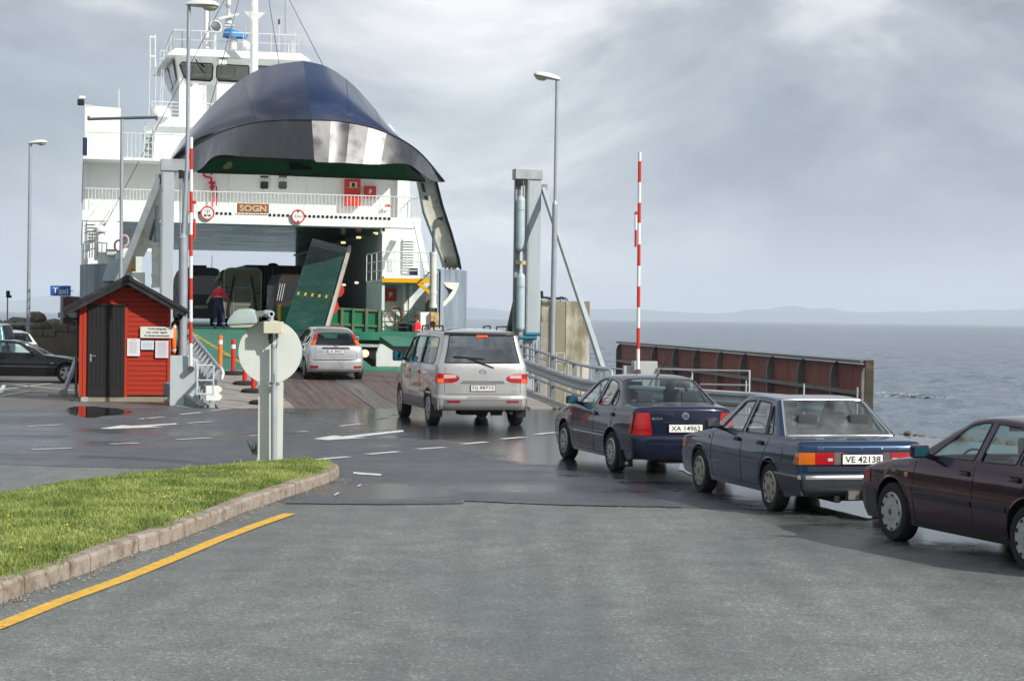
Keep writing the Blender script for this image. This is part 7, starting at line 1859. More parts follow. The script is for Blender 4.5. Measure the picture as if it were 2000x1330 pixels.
b = MB(); pts = [(-.7, .4), (.9, .4), (.92, 2.0), (.7, 2.4), (-.45, 2.4), (-.68, 1.9)]
b.prism(pts, 0, 4.5, lambda p, q, d: Vector((p, d, q))); b.build('body', mat('dim_brown_body', (.035, .028, .022), .4, 0), tk, bevel=.05)
b = MB(); b.bb((-.45, -.02, 1.3), (.6, .02, 2.0)); b.build('rear_window', winm, tk)
for k in range(3): b = MB(); b.bar((-.66 + .1 * k, -.03, 1.2), (-.52 + .1 * k, -.03, 1.95), .03, .03); b.build('window_strip', grm, tk)
for sg in (1, -1): b = MB(); b.box((sg * .6 + .1, -.02, .9), (.12, .04, .3)); b.build('tail_light', lamp_rd, tk)
axle_wheels(tk, (.9, 3.6), 1.5, .34, .2)
# ---------------------------------------------------------------- people
skin = mat('skin', (.48, .27, .19), .55, 0, var=.05); hair_m = mat('brown_hair', (.06, .04, .025), .8, 0, bump=.4, bscale=60)
def skinned(verts, edges, radii, m, name, parent, lv=2):
 me = bpy.data.meshes.new(name); me.from_pydata(verts, edges, [])
 o_ = bpy.data.objects.new(name, me); col.objects.link(o_)
 mo = o_.modifiers.new('s', 'SKIN'); mo.use_smooth_shade = True
 for i, r in enumerate(radii):
  me.skin_vertices[0].data[i].radius = (r, r) if not isinstance(r, tuple) else r
 me.skin_vertices[0].data[0].use_root = True
 ss = o_.modifiers.new('u', 'SUBSURF'); ss.levels = lv; ss.render_levels = lv
 bpy.context.view_layer.update()
 dg = bpy.context.evaluated_depsgraph_get(); nm = bpy.data.meshes.new_from_object(o_.evaluated_get(dg))
 bpy.data.objects.remove(o_); o2 = bpy.data.objects.new(name, nm); col.objects.link(o2)
 nm.materials.clear(); nm.materials.append(m) if not isinstance(m, list) else [nm.materials.append(x) for x in m]
 for p in nm.polygons: p.use_smooth = True
 o2.parent = parent; return o2
def person(loc, rz, label, jacket_cut=1.12, arms='read', sit=False, group=None):
 root = empty('person', loc, rz, label, 'person', group)
 # faces +y ; figure 1.80 m
 V = [(0, 0, .95), (0, .0, 1.12), (0, -.01, 1.32), (0, -.01, 1.46), (0, .0, 1.54), (0, .01, 1.60),
   (-.10, 0, .90), (-.145, .02, .52), (-.17, -.02, .10), (-.18, .10, .04),
   (.10, 0, .90), (.155, .05, .52), (.20, .02, .10), (.23, .14, .04),
   (-.19, -.01, 1.42), (-.25, -.02, 1.16), (-.15, .20, 1.10), (-.06, .27, 1.13),
   (.19, -.01, 1.42), (.26, .0, 1.16), (.20, .22, 1.08), (.13, .31, 1.12)]
 E = [(0, 1), (1, 2), (2, 3), (3, 4), (4, 5), (0, 6), (6, 7), (7, 8), (8, 9), (0, 10), (10, 11), (11, 12), (12, 13), (3, 14), (14, 15), (15, 16), (16, 17), (3, 18), (18, 19), (19, 20), (20, 21)]
 Rr_ = [(.155, .115), (.15, .11), (.175, .12), (.15, .10), .055, .05, .105, .082, .062, .05, .105, .082, .062, .05, .075, .058, .048, .036, .075, .058, .048, .036]
 jr = mat('red_work_jacket', (.72, .025, .045), .7, 0, var=.12); tn = mat('navy_work_trousers', (.018, .026, .075), .75, 0, var=.15); sk2 = skin
 bo = skinned(V, E, Rr_, [tn, jr, sk2, mat('dark_shoes', (.05, .05, .055), .5, 0)], 'body', root)
 for p in bo.data.polygons:
  c = p.center
  arm_ = abs(c.x) > .17 and c.z > 1.0 or c.y > .10 and c.z > 1.0
  if c.z > 1.52: p.material_index = 2
  elif c.y > .245 and c.z > .9: p.material_index = 2
  elif c.z > 1.20 or (arm_ and c.z > 1.0 and (c.z > 1.0)): p.material_index = 1
  elif c.z < .085: p.material_index = 3
  else: p.material_index = 0
 # head with features
 b = MB(); n = 18
 prof = [(0, 1.535), (.045, 1.545), (.068, 1.58), (.078, 1.63), (.082, 1.69), (.078, 1.74), (.06, 1.785), (.03, 1.805), (0, 1.81)]
 vs = []
 for r, z in prof:
  for j in range(n):
   a = 2 * math.pi * j / n; vs.append((r * .92 * math.cos(a), r * 1.15 * math.sin(a) + .02, z))
 b.add(vs, [(i * n + j, i * n + (j + 1) % n, (i + 1) * n + (j + 1) % n, (i + 1) * n + j) for i in range(len(prof) - 1) for j in range(n)])
 b.add([(-.014, .105, 1.665), (.014, .105, 1.665), (0, .13, 1.655), (0, .105, 1.70)], [(0, 2, 3), (2, 1, 3), (0, 1, 2)])
 for sg in (1, -1): b.lathe([(.022, 0), (.026, .01), (0, .015)], Matrix.Translation((sg * .072, .015, 1.67)) @ Matrix.Rotation(R(90 * sg), 4, 'Y'), 8)
 hd_ = b.build('head', skin, root, smooth=True, autos=80)
 b = MB()
 for sg in (1, -1): b.box((sg * .03, .103, 1.69), (.022, .008, .010))
 b.build('eyes', dark, hd_); b = MB(); b.box((0, .104, 1.62), (.045, .006, .008)); b.build('mouth', mat('lips', (.30, .10, .09), .6, 0), hd_)
 b = MB(); vs = []; prof = [(.086, 1.62), (.089, 1.68), (.086, 1.74), (.067, 1.792), (.034, 1.815), (0, 1.82)]
 for k, (r, z) in enumerate(prof):
  for j in range(n):
   a = 2 * math.pi * j / n; f_ = math.sin(a)
   zz2 = z + (.10 if (f_ > .3 and k < 3) else 0) * (1 - k / 3); zz2 = min(zz2, 1.80 if k < 4 else z); vs.append((r * .93 * math.cos(a), r * 1.15 * f_ + .018, zz2))
 b.add(vs, [(i * n + j, i * n + (j + 1) % n, (i + 1) * n + (j + 1) % n, (i + 1) * n + j) for i in range(len(prof) - 1) for j in range(n)]); b.build('hair', hair_m, root, smooth=True)
 refl = mat('reflective_tape', (.72, .66, .45), .35, 0)
 for z, r0, r1 in ((1.21, .180, .128),):
  b = MB(); b.tube([(r0 * math.cos(a), r1 * math.sin(a), z) for a in [i * math.pi / 10 for i in range(20)]], .014, 5, closed=True); b.build('reflective_band', refl, root)
 for x, y, z in ((-.165, -.015, .22), (.194, .025, .22)):
  b = MB(); b.tube([(x + .072 * math.cos(a), y + .072 * math.sin(a), z) for a in [i * math.pi / 7 for i in range(14)]], .014, 5, closed=True); b.build('reflective_band', mat('grey_tape', (.45, .48, .5), .4, 0), root)
 # hands: palm, four fingers, thumb
 for sg, (hx, hy, hz_) in ((-1, (-.05, .28, 1.135)), (1, (.125, .33, 1.125))):
  vs = [(hx, hy, hz_), (hx, hy + .05, hz_ + .01)]; ed = [(0, 1)]; rd = [.026, .028]
  for k in range(4):
   o2 = (k - 1.5) * .017; ln = (.050, .058, .054, .042)[k]; b0 = len(vs)
   vs += [(hx + o2, hy + .075, hz_ + .012), (hx + o2, hy + .075 + ln * .55, hz_ + .002), (hx + o2, hy + .075 + ln * .8, hz_ - .022)]; ed += [(1, b0), (b0, b0 + 1), (b0 + 1, b0 + 2)]; rd += [.009, .0085, .0075]
  b0 = len(vs); vs += [(hx - sg * .032, hy + .035, hz_ + .012), (hx - sg * .040, hy + .070, hz_ + .008)]; ed += [(0, b0), (b0, b0 + 1)]; rd += [.010, .0085]
  skinned(vs, ed, rd, skin, 'hand', root, 1)
 return root
pu, ph = fs(427, 642, 25.5)
person(FR(pu, 25.5, DK + .0), AX + R(-38), 'crewman in red jacket and navy trousers standing on the car deck with his back turned', group=None)
pu, ph = fs(812, 650, 24.6)
pz = fs(815, 614, 24.2)[1] - 1.80
person(FR(fs(815, 640, 24.2)[0], 24.2, pz), AX + R(60), 'crewman in red jacket half hidden behind the silver minibus at the mooring rail')
b = MB(); q = fs(814, 650, 24.2)
b.bb((-.4, -.35, -.15), (.4, .35, 0)); o_ = b.build('mooring_step', galv_d, ferry); o_.location = (fs(815, 640, 24.2)[0], 24.2, pz)
# ================================================================ LINKSPAN, GANTRIES, BARRIERS, SHED, POSTS
# --- linkspan (road ramp)
lk = empty('loading_ramp', matrix=FM, label='weathered linkspan ramp of planks and steel leading up from the road to the ferry', cat='ramp')
def rz_(s): return s * .65 / 11
def ramp_mat(name, c, stretch=(6, .25, 1)):
 return mat(name, c, .6, 0, var=.25, scale=1.2, stretch=stretch, bump=.3, bscale=9, dirt=(c[0] * .45, c[1] * .45, c[2] * .5), dirt_amt=.5, dirt_scale=1.3, rvar=.2)
conc_p = mat('pale_concrete_lane', (.27, .26, .235), .7, 0, var=.15, scale=2, bump=.2, bscale=14, dirt=(.20, .10, .06), dirt_amt=.3, dirt_scale=.9)
red_l = ramp_mat('brown_red_ramp_surface', (.120, .088, .078)); grey_l = ramp_mat('grey_ramp_surface', (.13, .125, .12))
def rstrip(u0, u1, s0, s1, name, m, n, lift=.0, gap=.012, par=None, skew=0.0):
 for i in range(n):
  a, c = s0 + (s1 - s0) * i / n + gap, s0 + (s1 - s0) * (i + 1) / n - gap; j = random.uniform(-.004, .004)
  b = MB(); vs = []
  for s in (a, c):
   for u in (u0 + skew * s / 11, u1 + skew * s / 11): vs += [(u, s, rz_(s) + lift + j), (u, s, rz_(s) - .12)]
  b.add(vs, [(0, 2, 6, 4), (1, 5, 7, 3), (0, 1, 3, 2), (4, 6, 7, 5), (0, 4, 5, 1), (2, 3, 7, 6)])
  b.build(name, m, par or lk)
rstrip(-4.42, -2.55, 0.0, 11.3, 'concrete_slab', conc_p, 11, .010)
rstrip(-2.53, -.62, 0.0, 11.3, 'ramp_plate', red_l, 8, .004)
rstrip(-.60, .05, 0.0, 11.3, 'ramp_plate', grey_l, 5, .010)
rstrip(.07, 3.35, 0.0, 11.3, 'ramp_plate', red_l, 8, .004)
rstrip(3.37, 4.5, 0.0, 11.3, 'side_walk', conc_p, 7, .05)
b = MB(); b.add([(-4.42, 11.3, .65), (4.5, 11.3, .65), (4.5, 11.3, -.4), (-4.42, 11.3, -.4), (-4.42, -.02, -.05), (4.5, -.02, -.05), (4.5, 0, -.5), (-4.42, 0, -.5)], [(0, 1, 2, 3), (4, 5, 6, 7), (3, 2, 6, 7)])
for u in (-4.4, -2, 0, 2.2, 4.45): b.add([(u - .06, .05, -.55), (u + .06, .05, -.55), (u + .06, .05, -.13), (u - .06, .05, -.13), (u - .06, 11.2, -.1), (u + .06, 11.2, -.1), (u + .06, 11.2, .5), (u - .06, 11.2, .5)], [(0, 1, 2, 3), (7, 6, 5, 4), (0, 4, 5, 1), (1, 5, 6, 2), (2, 6, 7, 3), (3, 7, 4, 0)])
b.build('girder', galv_d, lk)
# --- left parapet: posts and curved rail, seen almost end-on
pl = empty('parapet', matrix=FM, label='curved galvanised parapet with upright flat posts along the left of the ramp', cat='railing')
def tub(pts, r, nm, m, par, n=8, cap=True, **k): b = MB(); b.tube(pts, r, n, cap=cap); return b.build(nm, m, par, smooth=True, **k)
uP = -4.52
for i in range(14):
 s = .35 + i * 1.15; z = rz_(min(s, 11))
 b = MB(); b.bar((uP - .03, s, z - .45), (uP - .03, s, z + .72), .07, .14, up=(1, 0, 0)); b.bar((uP - .03, s, z + .70), (uP + .12, s, z + .97), .07, .12, up=(1, 0, 0)); b.build('post', galv, pl)
pr5 = [(uP + .10, s, rz_(min(s, 11)) + 1.0) for s in np.arange(.2, 16, 1.0)]
tub([(uP + .16, -.10, .70), (uP + .20, -.06, .86), (uP + .16, .0, .97)] + pr5, .05, 'top_rail', galv, pl)
for hh in (.62, .38):
 b = MB(); b.bar((uP + .05, .1, hh), (uP + .05, 15, hh + .62), .05, .16); b.build('side_rail', galv, pl)
b = MB(); pts = []
for k in range(13): a = k / 12; pts.append((.08 * abs(math.sin(a * math.pi * 2)) , .20 + .36 * a))
b.prism([(uP - .22, .20), (uP - .22, .56)] + [(uP + .10 + p[0], p[1]) for p in reversed(pts)], -.12, -.05, lambda x, z, d: Vector((x, d, z))); b.build('rail_end_plate', whitem, pl, label='white rounded end plate of the guard rail')
b = MB(); b.bar((uP - .9, .4, .02), (uP - .1, -.0, -.1), .2, .08); b.bar((uP - 1.0, 2.5, .4), (uP - .2, .4, -.1), .25, .3); b.build('ramp_skirt', galv_d, pl)
# small ladder frame between the cabinet and the parapet
lf = empty('gate_frame', matrix=FM, label='small pale pipe gate between the left barrier cabinet and the parapet', cat='gate')
ga, gb = fs(385, 713, -.35), fs(417, 714, -.35); hb = .06
for z in (fs(385, 713, -.35)[1], fs(385, 742, -.35)[1], fs(385, 769, -.35)[1]): tub([(ga[0], -.35, z), (gb[0], -.35, z)], .022, 'rail', mat('pale_pipe', (.50, .56, .58), .4, .1), lf, 6)
for u in (ga[0], gb[0]): tub([(u, -.35, fs(385, 771, -.35)[1]), (u, -.35, ga[1])], .025, 'post', MATS['pale_pipe'], lf, 6)
# --- right guard rail: follows the ramp edge then the quay
def poly3(px): return px
rail_xy = [FR(4.72, 11.5), FR(4.72, 7), FR(4.72, 3.2), FR(4.85, .3), Vector((2.9, 45.9, 0)), Vector((4.6, 43.0, 0)), Vector((6.0, 40.6, 0)), Vector((7.0, 38.2, 0))]
for i, s in enumerate((11.5, 7, 3.2, .3)): rail_xy[i].z = rz_(s)
gr = empty('guard_rail', rail_xy[3], 0, 'galvanised W-beam guard rail curving from the right of the ramp behind the parked cars', 'guard rail')
off = -rail_xy[3]
path = along([p.copy() for p in crom_pts] if False else [Vector(q) for q in [tuple(v) for v in crom([tuple(p) for p in rail_xy], 5)]], .5)
prof = [(-.0, .145), (.05, .12), (.06, .07), (.015, .02), (.015, -.02), (.06, -.07), (.05, -.12), (0, -.145)]
b = MB(); vs = []
for i, p in enumerate(path):
 d = (path[min(i + 1, len(path) - 1)] - path[max(i - 1, 0)]).normalized(); nrm2 = Vector((d.y, -d.x, 0)).normalized()
 if nrm2.x > 0: nrm2 = -nrm2
 for o1, z1 in prof: vs.append(p + off + nrm2 * (o1 * 1.3 + .05) + Vector((0, 0, .60 + z1 * 1.15)))
n = len(prof); b.add(vs, [(i * n + j, i * n + j + 1, (i + 1) * n + j + 1, (i + 1) * n + j) for i in range(len(path) - 1) for j in range(n - 1)])
b.build('w_beam', galv, gr, smooth=True)
for hh, rr, nm in ((1.06, .038, 'top_rail'), (.27, .035, 'lower_rail')):
 k = len(path) if hh < 1 else int(len(path) * .58)
 pts = [p + off + Vector((.10, 0, hh)) for p in path[:k]]
 if hh > 1: q = pts[-1]; d = (pts[-1] - pts[-2]).normalized(); pts += [q + d * .18 + Vector((0, 0, -.05)), q + d * .26 + Vector((0, 0, -.22))]
 tub(pts, rr, nm, galv, gr)
for i in range(0, len(path), 4):
 p = path[i] + off; b = MB(); b.bb((p.x + .04, p.y - .05, p.z - .25), (p.x + .16, p.y + .05, p.z + (1.04 if i < len(path) * .58 else .72))); b.build('post', galv_d, gr)
for i in range(2, len(path), 4):
 p = path[i] + off; tub([p + Vector((.22, .1, -.3)), p + Vector((.22, .1, 1.0))], .02, 'thin_post', galv, gr, 6)
# --- slender hand rail behind, running to the right
hr2 = empty('hand_rail', at(1075, 740, 53), 0, 'thin grey handrail on the quay edge behind the guard rail', 'railing')
H0 = hr2.location.copy()
seq = [gnd(1090, 775), gnd(1170, 786), gnd(1226, 790)]
pa = [at(1022, 691, 56), at(1072, 704, 54.5), at(1135, 712, 53.5), at(1226, 722, 52.5)]
tub([p - H0 for p in pa], .022, 'rail', galv, hr2, 6)
for p in (pa[1], pa[1].lerp(pa[2], .5), pa[2], pa[2].lerp(pa[3], .5)): tub([p - H0, Vector((p.x, p.y, -.2)) - H0], .02, 'post', galv, hr2, 6)
hr3 = empty('hand_rail', at(1370, 740, 47), 0, 'low two bar handrail in front of the rust red fender wall, right of the barrier', 'railing')
H0 = hr3.location.copy()
pa = [at(1283, 720, 50), at(1352, 722, 49), at(1464, 724, 47.5)]
tub([p - H0 for p in pa], .026, 'rail', mat('light_rail', (.55, .56, .56), .4, .2), hr3, 6)
pb = [at(1368, 750, 49), at(1464, 752, 47.5)]
tub([p - H0 for p in pb], .026, 'rail', MATS['light_rail'], hr3, 6)
for p in (pa[1], pa[2], pa[0].lerp(pa[1], .05)): tub([p - H0, Vector((p.x, p.y, 0)) - H0], .022, 'post', MATS['light_rail'], hr3, 6)
# little fence by the concrete pier
hr4 = empty('hand_rail', at(1090, 720, 62), 0, 'short white railing at the foot of the concrete pier', 'railing'); H0 = hr4.location.copy()
for y in (690, 710, 727): tub([at(1070, y, 62) - H0, at(1102, y - 1, 62) - H0], .02, 'rail', MATS['light_rail'], hr4, 6)
for x in (1086, 1102): tub([at(x, 690, 62) - H0, at(x, 745, 62) - H0], .025, 'post', MATS['light_rail'], hr4, 6)
# --- gantries
def gantry(pxs, s, label, lft):
 root = empty('ramp_gantry', matrix=FM, label=label, cat='gantry', group='ramp lifting gantries')
 x0, x1, yt, yb = pxs; a, c = fsl(x0, yt, s), fsl(x1, yt, s); h1 = a.z
 b = MB(); b.bb((a.x, s, -2.5), (c.x, s + .42, h1)); co = b.build('column', ral, root, bevel=.012)
 b = MB(); sy = -.02
 b.bb((a.x - .004, s - .03, h1 - .02), (a.x + .05, s + .0, -2.4)); b.build('column_edge', galv_d, co)
 # cross head
 x2, yh0, yh1 = (1007, 329, 350) if not lft else (370, 310, 333)
 e0 = fs(x2, yh0, s)[0]; hh = h1 - fs(x0, yh1, s)[1]
 lo, hi = (e0, c.x + .03) if not lft else (a.x - .02, e0)
 b = MB(); b.bb((lo, s - .05, h1 - hh + .0), (hi, s + .48, h1 + .005)); b.build('cross_head', galv, root, bevel=.012)
 # guide column and counterweight cylinders
 gx = fs(1012, 500, s)[0] if not lft else fs(362, 500, s)[0]
 b = MB(); b.bb((gx - .09, s + .10, -2.4), (gx + .09, s + .3, h1 - hh)); b.build('guide_column', galv_d, root)
 b = MB(); b.box((gx + (.05 if not lft else 0), s + .05, h1 - hh - .1), (.25, .2, .22)); b.build('pulley', dark, root)
 if not lft:
  cyl = mat('pale_blue_cylinder', (.42, .52, .56), .35, .1, var=.08)
  for y0, y1 in ((382, 492), (532, 648)):
   p0, p1 = fsl(1016, y0, s - .12), fsl(1016, y1, s - .12); L = p0.z - p1.z
   b = MB(); b.lathe([(0, 0), (.05, .01), (.13, .10), (.135, .16), (.135, L - .16), (.13, L - .10), (.06, L - .01), (0, L)], Matrix.Translation(p1), 18); b.build('lifting_cylinder', cyl, root, smooth=True)
   for zz3 in (.3,): b = MB(); b.lathe([(.145, -.02), (.145, .02)], Matrix.Translation(p1 + Vector((0, 0, L - .45))), 18); b.build('cylinder_band', galv, root)
  tub([fsl(1022, 352, s - .05), fsl(1022, 648, s - .05)], .022, 'chain_rod', mat('rod_brown', (.22, .17, .14), .5, .3), root, 6)
  b = MB(); b.box(fsl(1017, 513, s - .1), (.30, .15, .12)); b.build('coupling', MATS['rusty_cream_steel'], root)
  blue_v = mat('teal_blue_valve', (.02, .14, .20), .4, 0)
  for (x0_, x1_, y) in ((1026, 1055, 652), (1014, 1048, 659)):
   tub([fsl(x0_, y, s - .15), fsl(x1_, y + .5, s - .15)], .06, 'valve_bar', blue_v, root, 10)
  for x_ in (1041, 1047, 1052): tub([fsl(x_, 665, s - .1), fsl(x_, 735, s - .1)], .025, 'pipe', galv, root, 6)
  bp_ = [fsl(1060, 366, s + .2), fsl(1178, 722, s - 6)]
 else:
  for x_ in (352, 356): tub([fsl(x_, 335, s - .1), fsl(x_, 690, s - .1)], .02, 'pipe', galv_d, root, 6)
  b = MB(); b.box(fsl(353, 340, s - .1), (.12, .1, .25)); b.build('coupling', dark, root)
  bp_ = [fsl(312, 347, s + .2), fsl(195, 640, s - 4)]
 b = MB(); b.bar(bp_[0], bp_[1], .13, .16); b.build('brace', ral if not lft else galv_d, root)
 b = MB(); b.box(bp_[0], (.25, .25, .2)); b.build('brace_joint', galv_d, root)
gantry((1031, 1058, 330, 700), 12.6, 'grey lifting gantry with pale blue cylinders on the right of the ramp', False)
gantry((316, 341, 310, 700), 12.6, 'grey lifting gantry rising behind the red shed', True)
# foot of the left brace in front of the shed's left side
b = MB(); a, c = at(150, 698, 54), at(124, 747, 52.6); H0 = Vector((c.x, c.y, 0)); b.bar(a - H0, Vector((0, 0, .08)), .07, .17); bs = b.build('brace_foot', galv, None, label='grey steel brace foot leaning at the left of the red shed', cat='brace'); bs.location = H0
b = MB(); b.box((0, 0, .04), (.7, .5, .08)); b.lathe([(.09, -.1), (.09, .1)], Matrix.Translation((0, 0, .12)) @ Matrix.Rotation(R(90), 4, 'X'), 12); b.build('footing', concrete, bs)
# --- barriers
def barrier(cab, boom, label, hang, z0=0.0, lft=True):
 Y = 48.3 if lft else 50.0
 x0, x1, y0, y1 = cab
 a, c = at(x0, y1, Y), at(x1, y1, Y); W_ = c.x - a.x; root = empty('barrier_gate', (a.x, Y, 0), 0, label, 'barrier', 'raised road barriers')
 top = at(x0, y0, Y).z; cabm = mat('barrier_cabinet_paint', (.47, .53, .54), .45, 0, var=.06, dirt=(.33, .36, .36), dirt_amt=.15) if lft else mat('barrier_cabinet_paint_b', (.45, .47, .45), .45, 0, var=.06)
 b = MB(); d = .38
 if lft:
  b.prism([(0, 0), (W_, 0), (W_, top - .12), (W_ * .62, top), (0, top)], 0, d, lambda p, q, e_: Vector((p, e_, q)))
 else:
  b.bb((0, 0, 0), (W_, d, top)); b.bb((-.22, .05, 0), (0, d + .1, top - .13))
 b.build('cabinet', cabm, root, bevel=.015)
 b = MB(); b.box((W_ * .5, -.004, top * .5), (W_ * .86, .008, top * .80)) if False else b.box((W_ - .02, -.004, top * .45), (.012, .008, top * .85)); b.build('cabinet_door_edge', galv, root)
 px0, py0, px1, py1 = boom; p0, p1 = at(px0, py0, Y - .12), at(px1, py1, Y - .12); H0 = root.location
 nb = 10 if lft else 10; wd_ = .082
 ys = np.linspace(0, 1, nb + 1)
 fr = hang['bands']
 for i in range(len(fr) - 1):
  t0, t1 = (py0 - fr[i]) / (py0 - py1), (py0 - fr[i + 1]) / (py0 - py1)
  b = MB(); q0, q1 = p0.lerp(p1, t0) - H0, p0.lerp(p1, t1) - H0; b.tube([q0, q1], wd_ / 2 + .003, 14); b.build('boom_band', whitem if (i % 2) == 0 else redm, root, smooth=True)
 b = MB(); q = p0 - H0; b.tube([q + Vector((0, -.06, -.05)), q + Vector((0, .14, -.05))], .075, 14); b.build('pivot', mat('pivot_grey', (.12, .10, .09), .5, .3), root, smooth=True)
 hx, hy0, hy1, hm = hang['arm']
 pivot = at(hx, hy0, Y - .12) - H0; endp = at(hx - .5, hy1, Y - .12) - H0; mid2 = pivot.lerp(endp, hm)
 b = MB(); b.tube([pivot, mid2], .032, 10); b.build('hanging_stay', whitem, root, smooth=True)
 b = MB(); b.tube([mid2, endp], .032, 10); b.build('hanging_stay', redm, root, smooth=True, label='red lower half of the hanging stay')
 b = MB(); bx_ = at(px0 + (px1 - px0) * (py0 - hy0) / (py0 - py1), hy0, Y - .12) - H0; b.bar(bx_, pivot, .05, .06); b.box(pivot, (.07, .08, .07)); b.build('stay_bracket', redm, root)
barrier((331, 383, 694, 795), (372.5, 716, 373.5, 268), 'raised red and white boom barrier with grey cabinet beside the red shed',
  dict(bands=[716, 670, 628, 585, 543, 500, 458, 415, 374, 331, 290, 268], arm=(380, 395, 464, .47)))
barrier((1234, 1283, 705, 800), (1246, 722, 1249.5, 297), 'raised red and white boom barrier standing before the rust red fender wall',
  dict(bands=[722, 681, 640, 600, 559, 519, 477, 435, 396, 356, 315, 297], arm=(1242, 416, 482, .5)), lft=False)
# --- shed
SY = 50.0
a, c = at(153, 782, SY), at(329, 782, SY); SW = c.x - a.x
shed = empty('wooden_shed', (a.x, SY, 0), AX, 'small red timber shed with black roof and black door beside the barrier', 'shed')
red_w = mat('falun_red_boards', (.34, .026, .009), .8, 0, var=.16, scale=3, stretch=(.4, 1, 5), bump=.3, bscale=20, dirt=(.22, .03, .02), dirt_amt=.2, dirt_scale=3)
red_v = mat('red_corner_boards', (.39, .033, .011), .8, 0, var=.12, scale=3, stretch=(5, 1, .4), bump=.3, bscale=20)
blk_w = mat('black_stained_boards', (.012, .012, .013), .75, 0, var=.5, scale=4, stretch=(6, 1, .4), bump=.3, bscale=20)
roof_m = mat('black_roof_paint', (.022, .023, .025), .45, 0, var=.2, scale=4, dirt=(.06, .06, .065), dirt_amt=.2)
zb = .10; eh = at(153, 598, SY).z; ph_ = at(250, 553, SY).z; SD = 2.4
zb = at(153, 771, SY).z
mid_x = at(246, 560, SY).x - a.x
def roofz(x): return (eh + (ph_ - eh) * (x / mid_x)) if x < mid_x else (eh + (ph_ - eh) * ((SW - x) / (SW - mid_x)))
b = MB(); b.prism([(.03, zb), (SW - .03, zb), (SW - .03, eh + .085), (mid_x, ph_ + .12), (.03, eh + .085)], .035, SD, lambda p, q, d: Vector((p, d, q))); b.build('wall', mat('shed_wall_core', (.12, .02, .012), .8, 0), shed)
dx0, dx1 = at(171, 700, SY).x - a.x, at(241, 700, SY).x - a.x; dzt = at(200, 597, SY).z
# horizontal boards on the right and over the door
bh = .127; z = zb + .004; k = 0
while z < ph_ + .06:
 z1 = min(z + bh - .010, ph_ + .10)
 segs = [(dx1 + .085, SW - .075)] if z1 < dzt + .06 else ([(dx0 - .02, SW - .075)] if z < dzt + .05 else [(.075, SW - .075)])
 for x0, x1 in segs:
  if z < dzt + .05 and z1 >= dzt + .06: x0 = .075
  lo0, lo1 = x0, x1
  # clip to the gable
  if z1 > eh:
   t = (z1 - eh) / (ph_ - eh); lo0 = max(lo0, mid_x * t + .01); lo1 = min(lo1, SW - (SW - mid_x) * t - .01)
  if lo1 - lo0 < .1: continue
  b = MB(); b.prism([(0, z), (-.024, z + .004), (-.014, z1), (0.0, z1)], lo0, lo1, lambda p, q, d: Vector((d, p + .034, q))); b.build('board', red_w, shed)
 z += bh
# upright boards left of the door
xs5 = [0.0, .095, .19, dx0 - .012]
for i in range(3):
 if xs5[i + 1] - xs5[i] < .03: continue
 b = MB(); b.bb((xs5[i] + .006, -.012 if i != 1 else -.002, zb - .03), (xs5[i + 1] - .006, .034, min(eh, dzt + .02))); b.build('corner_board', red_v, shed)
b = MB(); b.bb((SW - .075, -.012, zb - .03), (SW, .034, eh - .02)); b.build('corner_board', red_v, shed)
b = MB(); b.bb((dx1 + .006, -.014, zb - .03), (dx1 + .08, .034, dzt)); b.build('corner_board', red_v, shed)
b = MB(); b.bb((dx0 - .07, -.05, dzt + .005), (dx1 + .10, .034, dzt + .05)); b.build('door_lintel', blk_w, shed)
# door of upright boards
door = empty('door', (dx0, -.0, zb - .05)); door.parent = shed
dw = dx1 - dx0; dh = dzt - zb + .045
for i in range(9):
 b = MB(); b.bb((dw * i / 9 + .003, -.012 + (.002 if i % 2 else 0), .25), (dw * (i + 1) / 9 - .003, .03, dh)); b.build('board', blk_w, door)
b = MB(); b.bb((0.0, -.018, 0), (dw, .03, .245)); b.build('kick_board', blk_w, door)
b = MB(); b.box((.075, -.02, 1.02), (.05, .01, .16)); b.tube([(.075, -.02, 1.06), (.075, -.06, 1.06), (.20, -.065, 1.06)], .012, 8); b.lathe([(.02, 0), (.02, .012), (0, .012)], Matrix.Translation((.075, -.03, .92)) @ Matrix.Rotation(R(90), 4, 'X'), 12); b.build('handle', chrome, door, smooth=True)
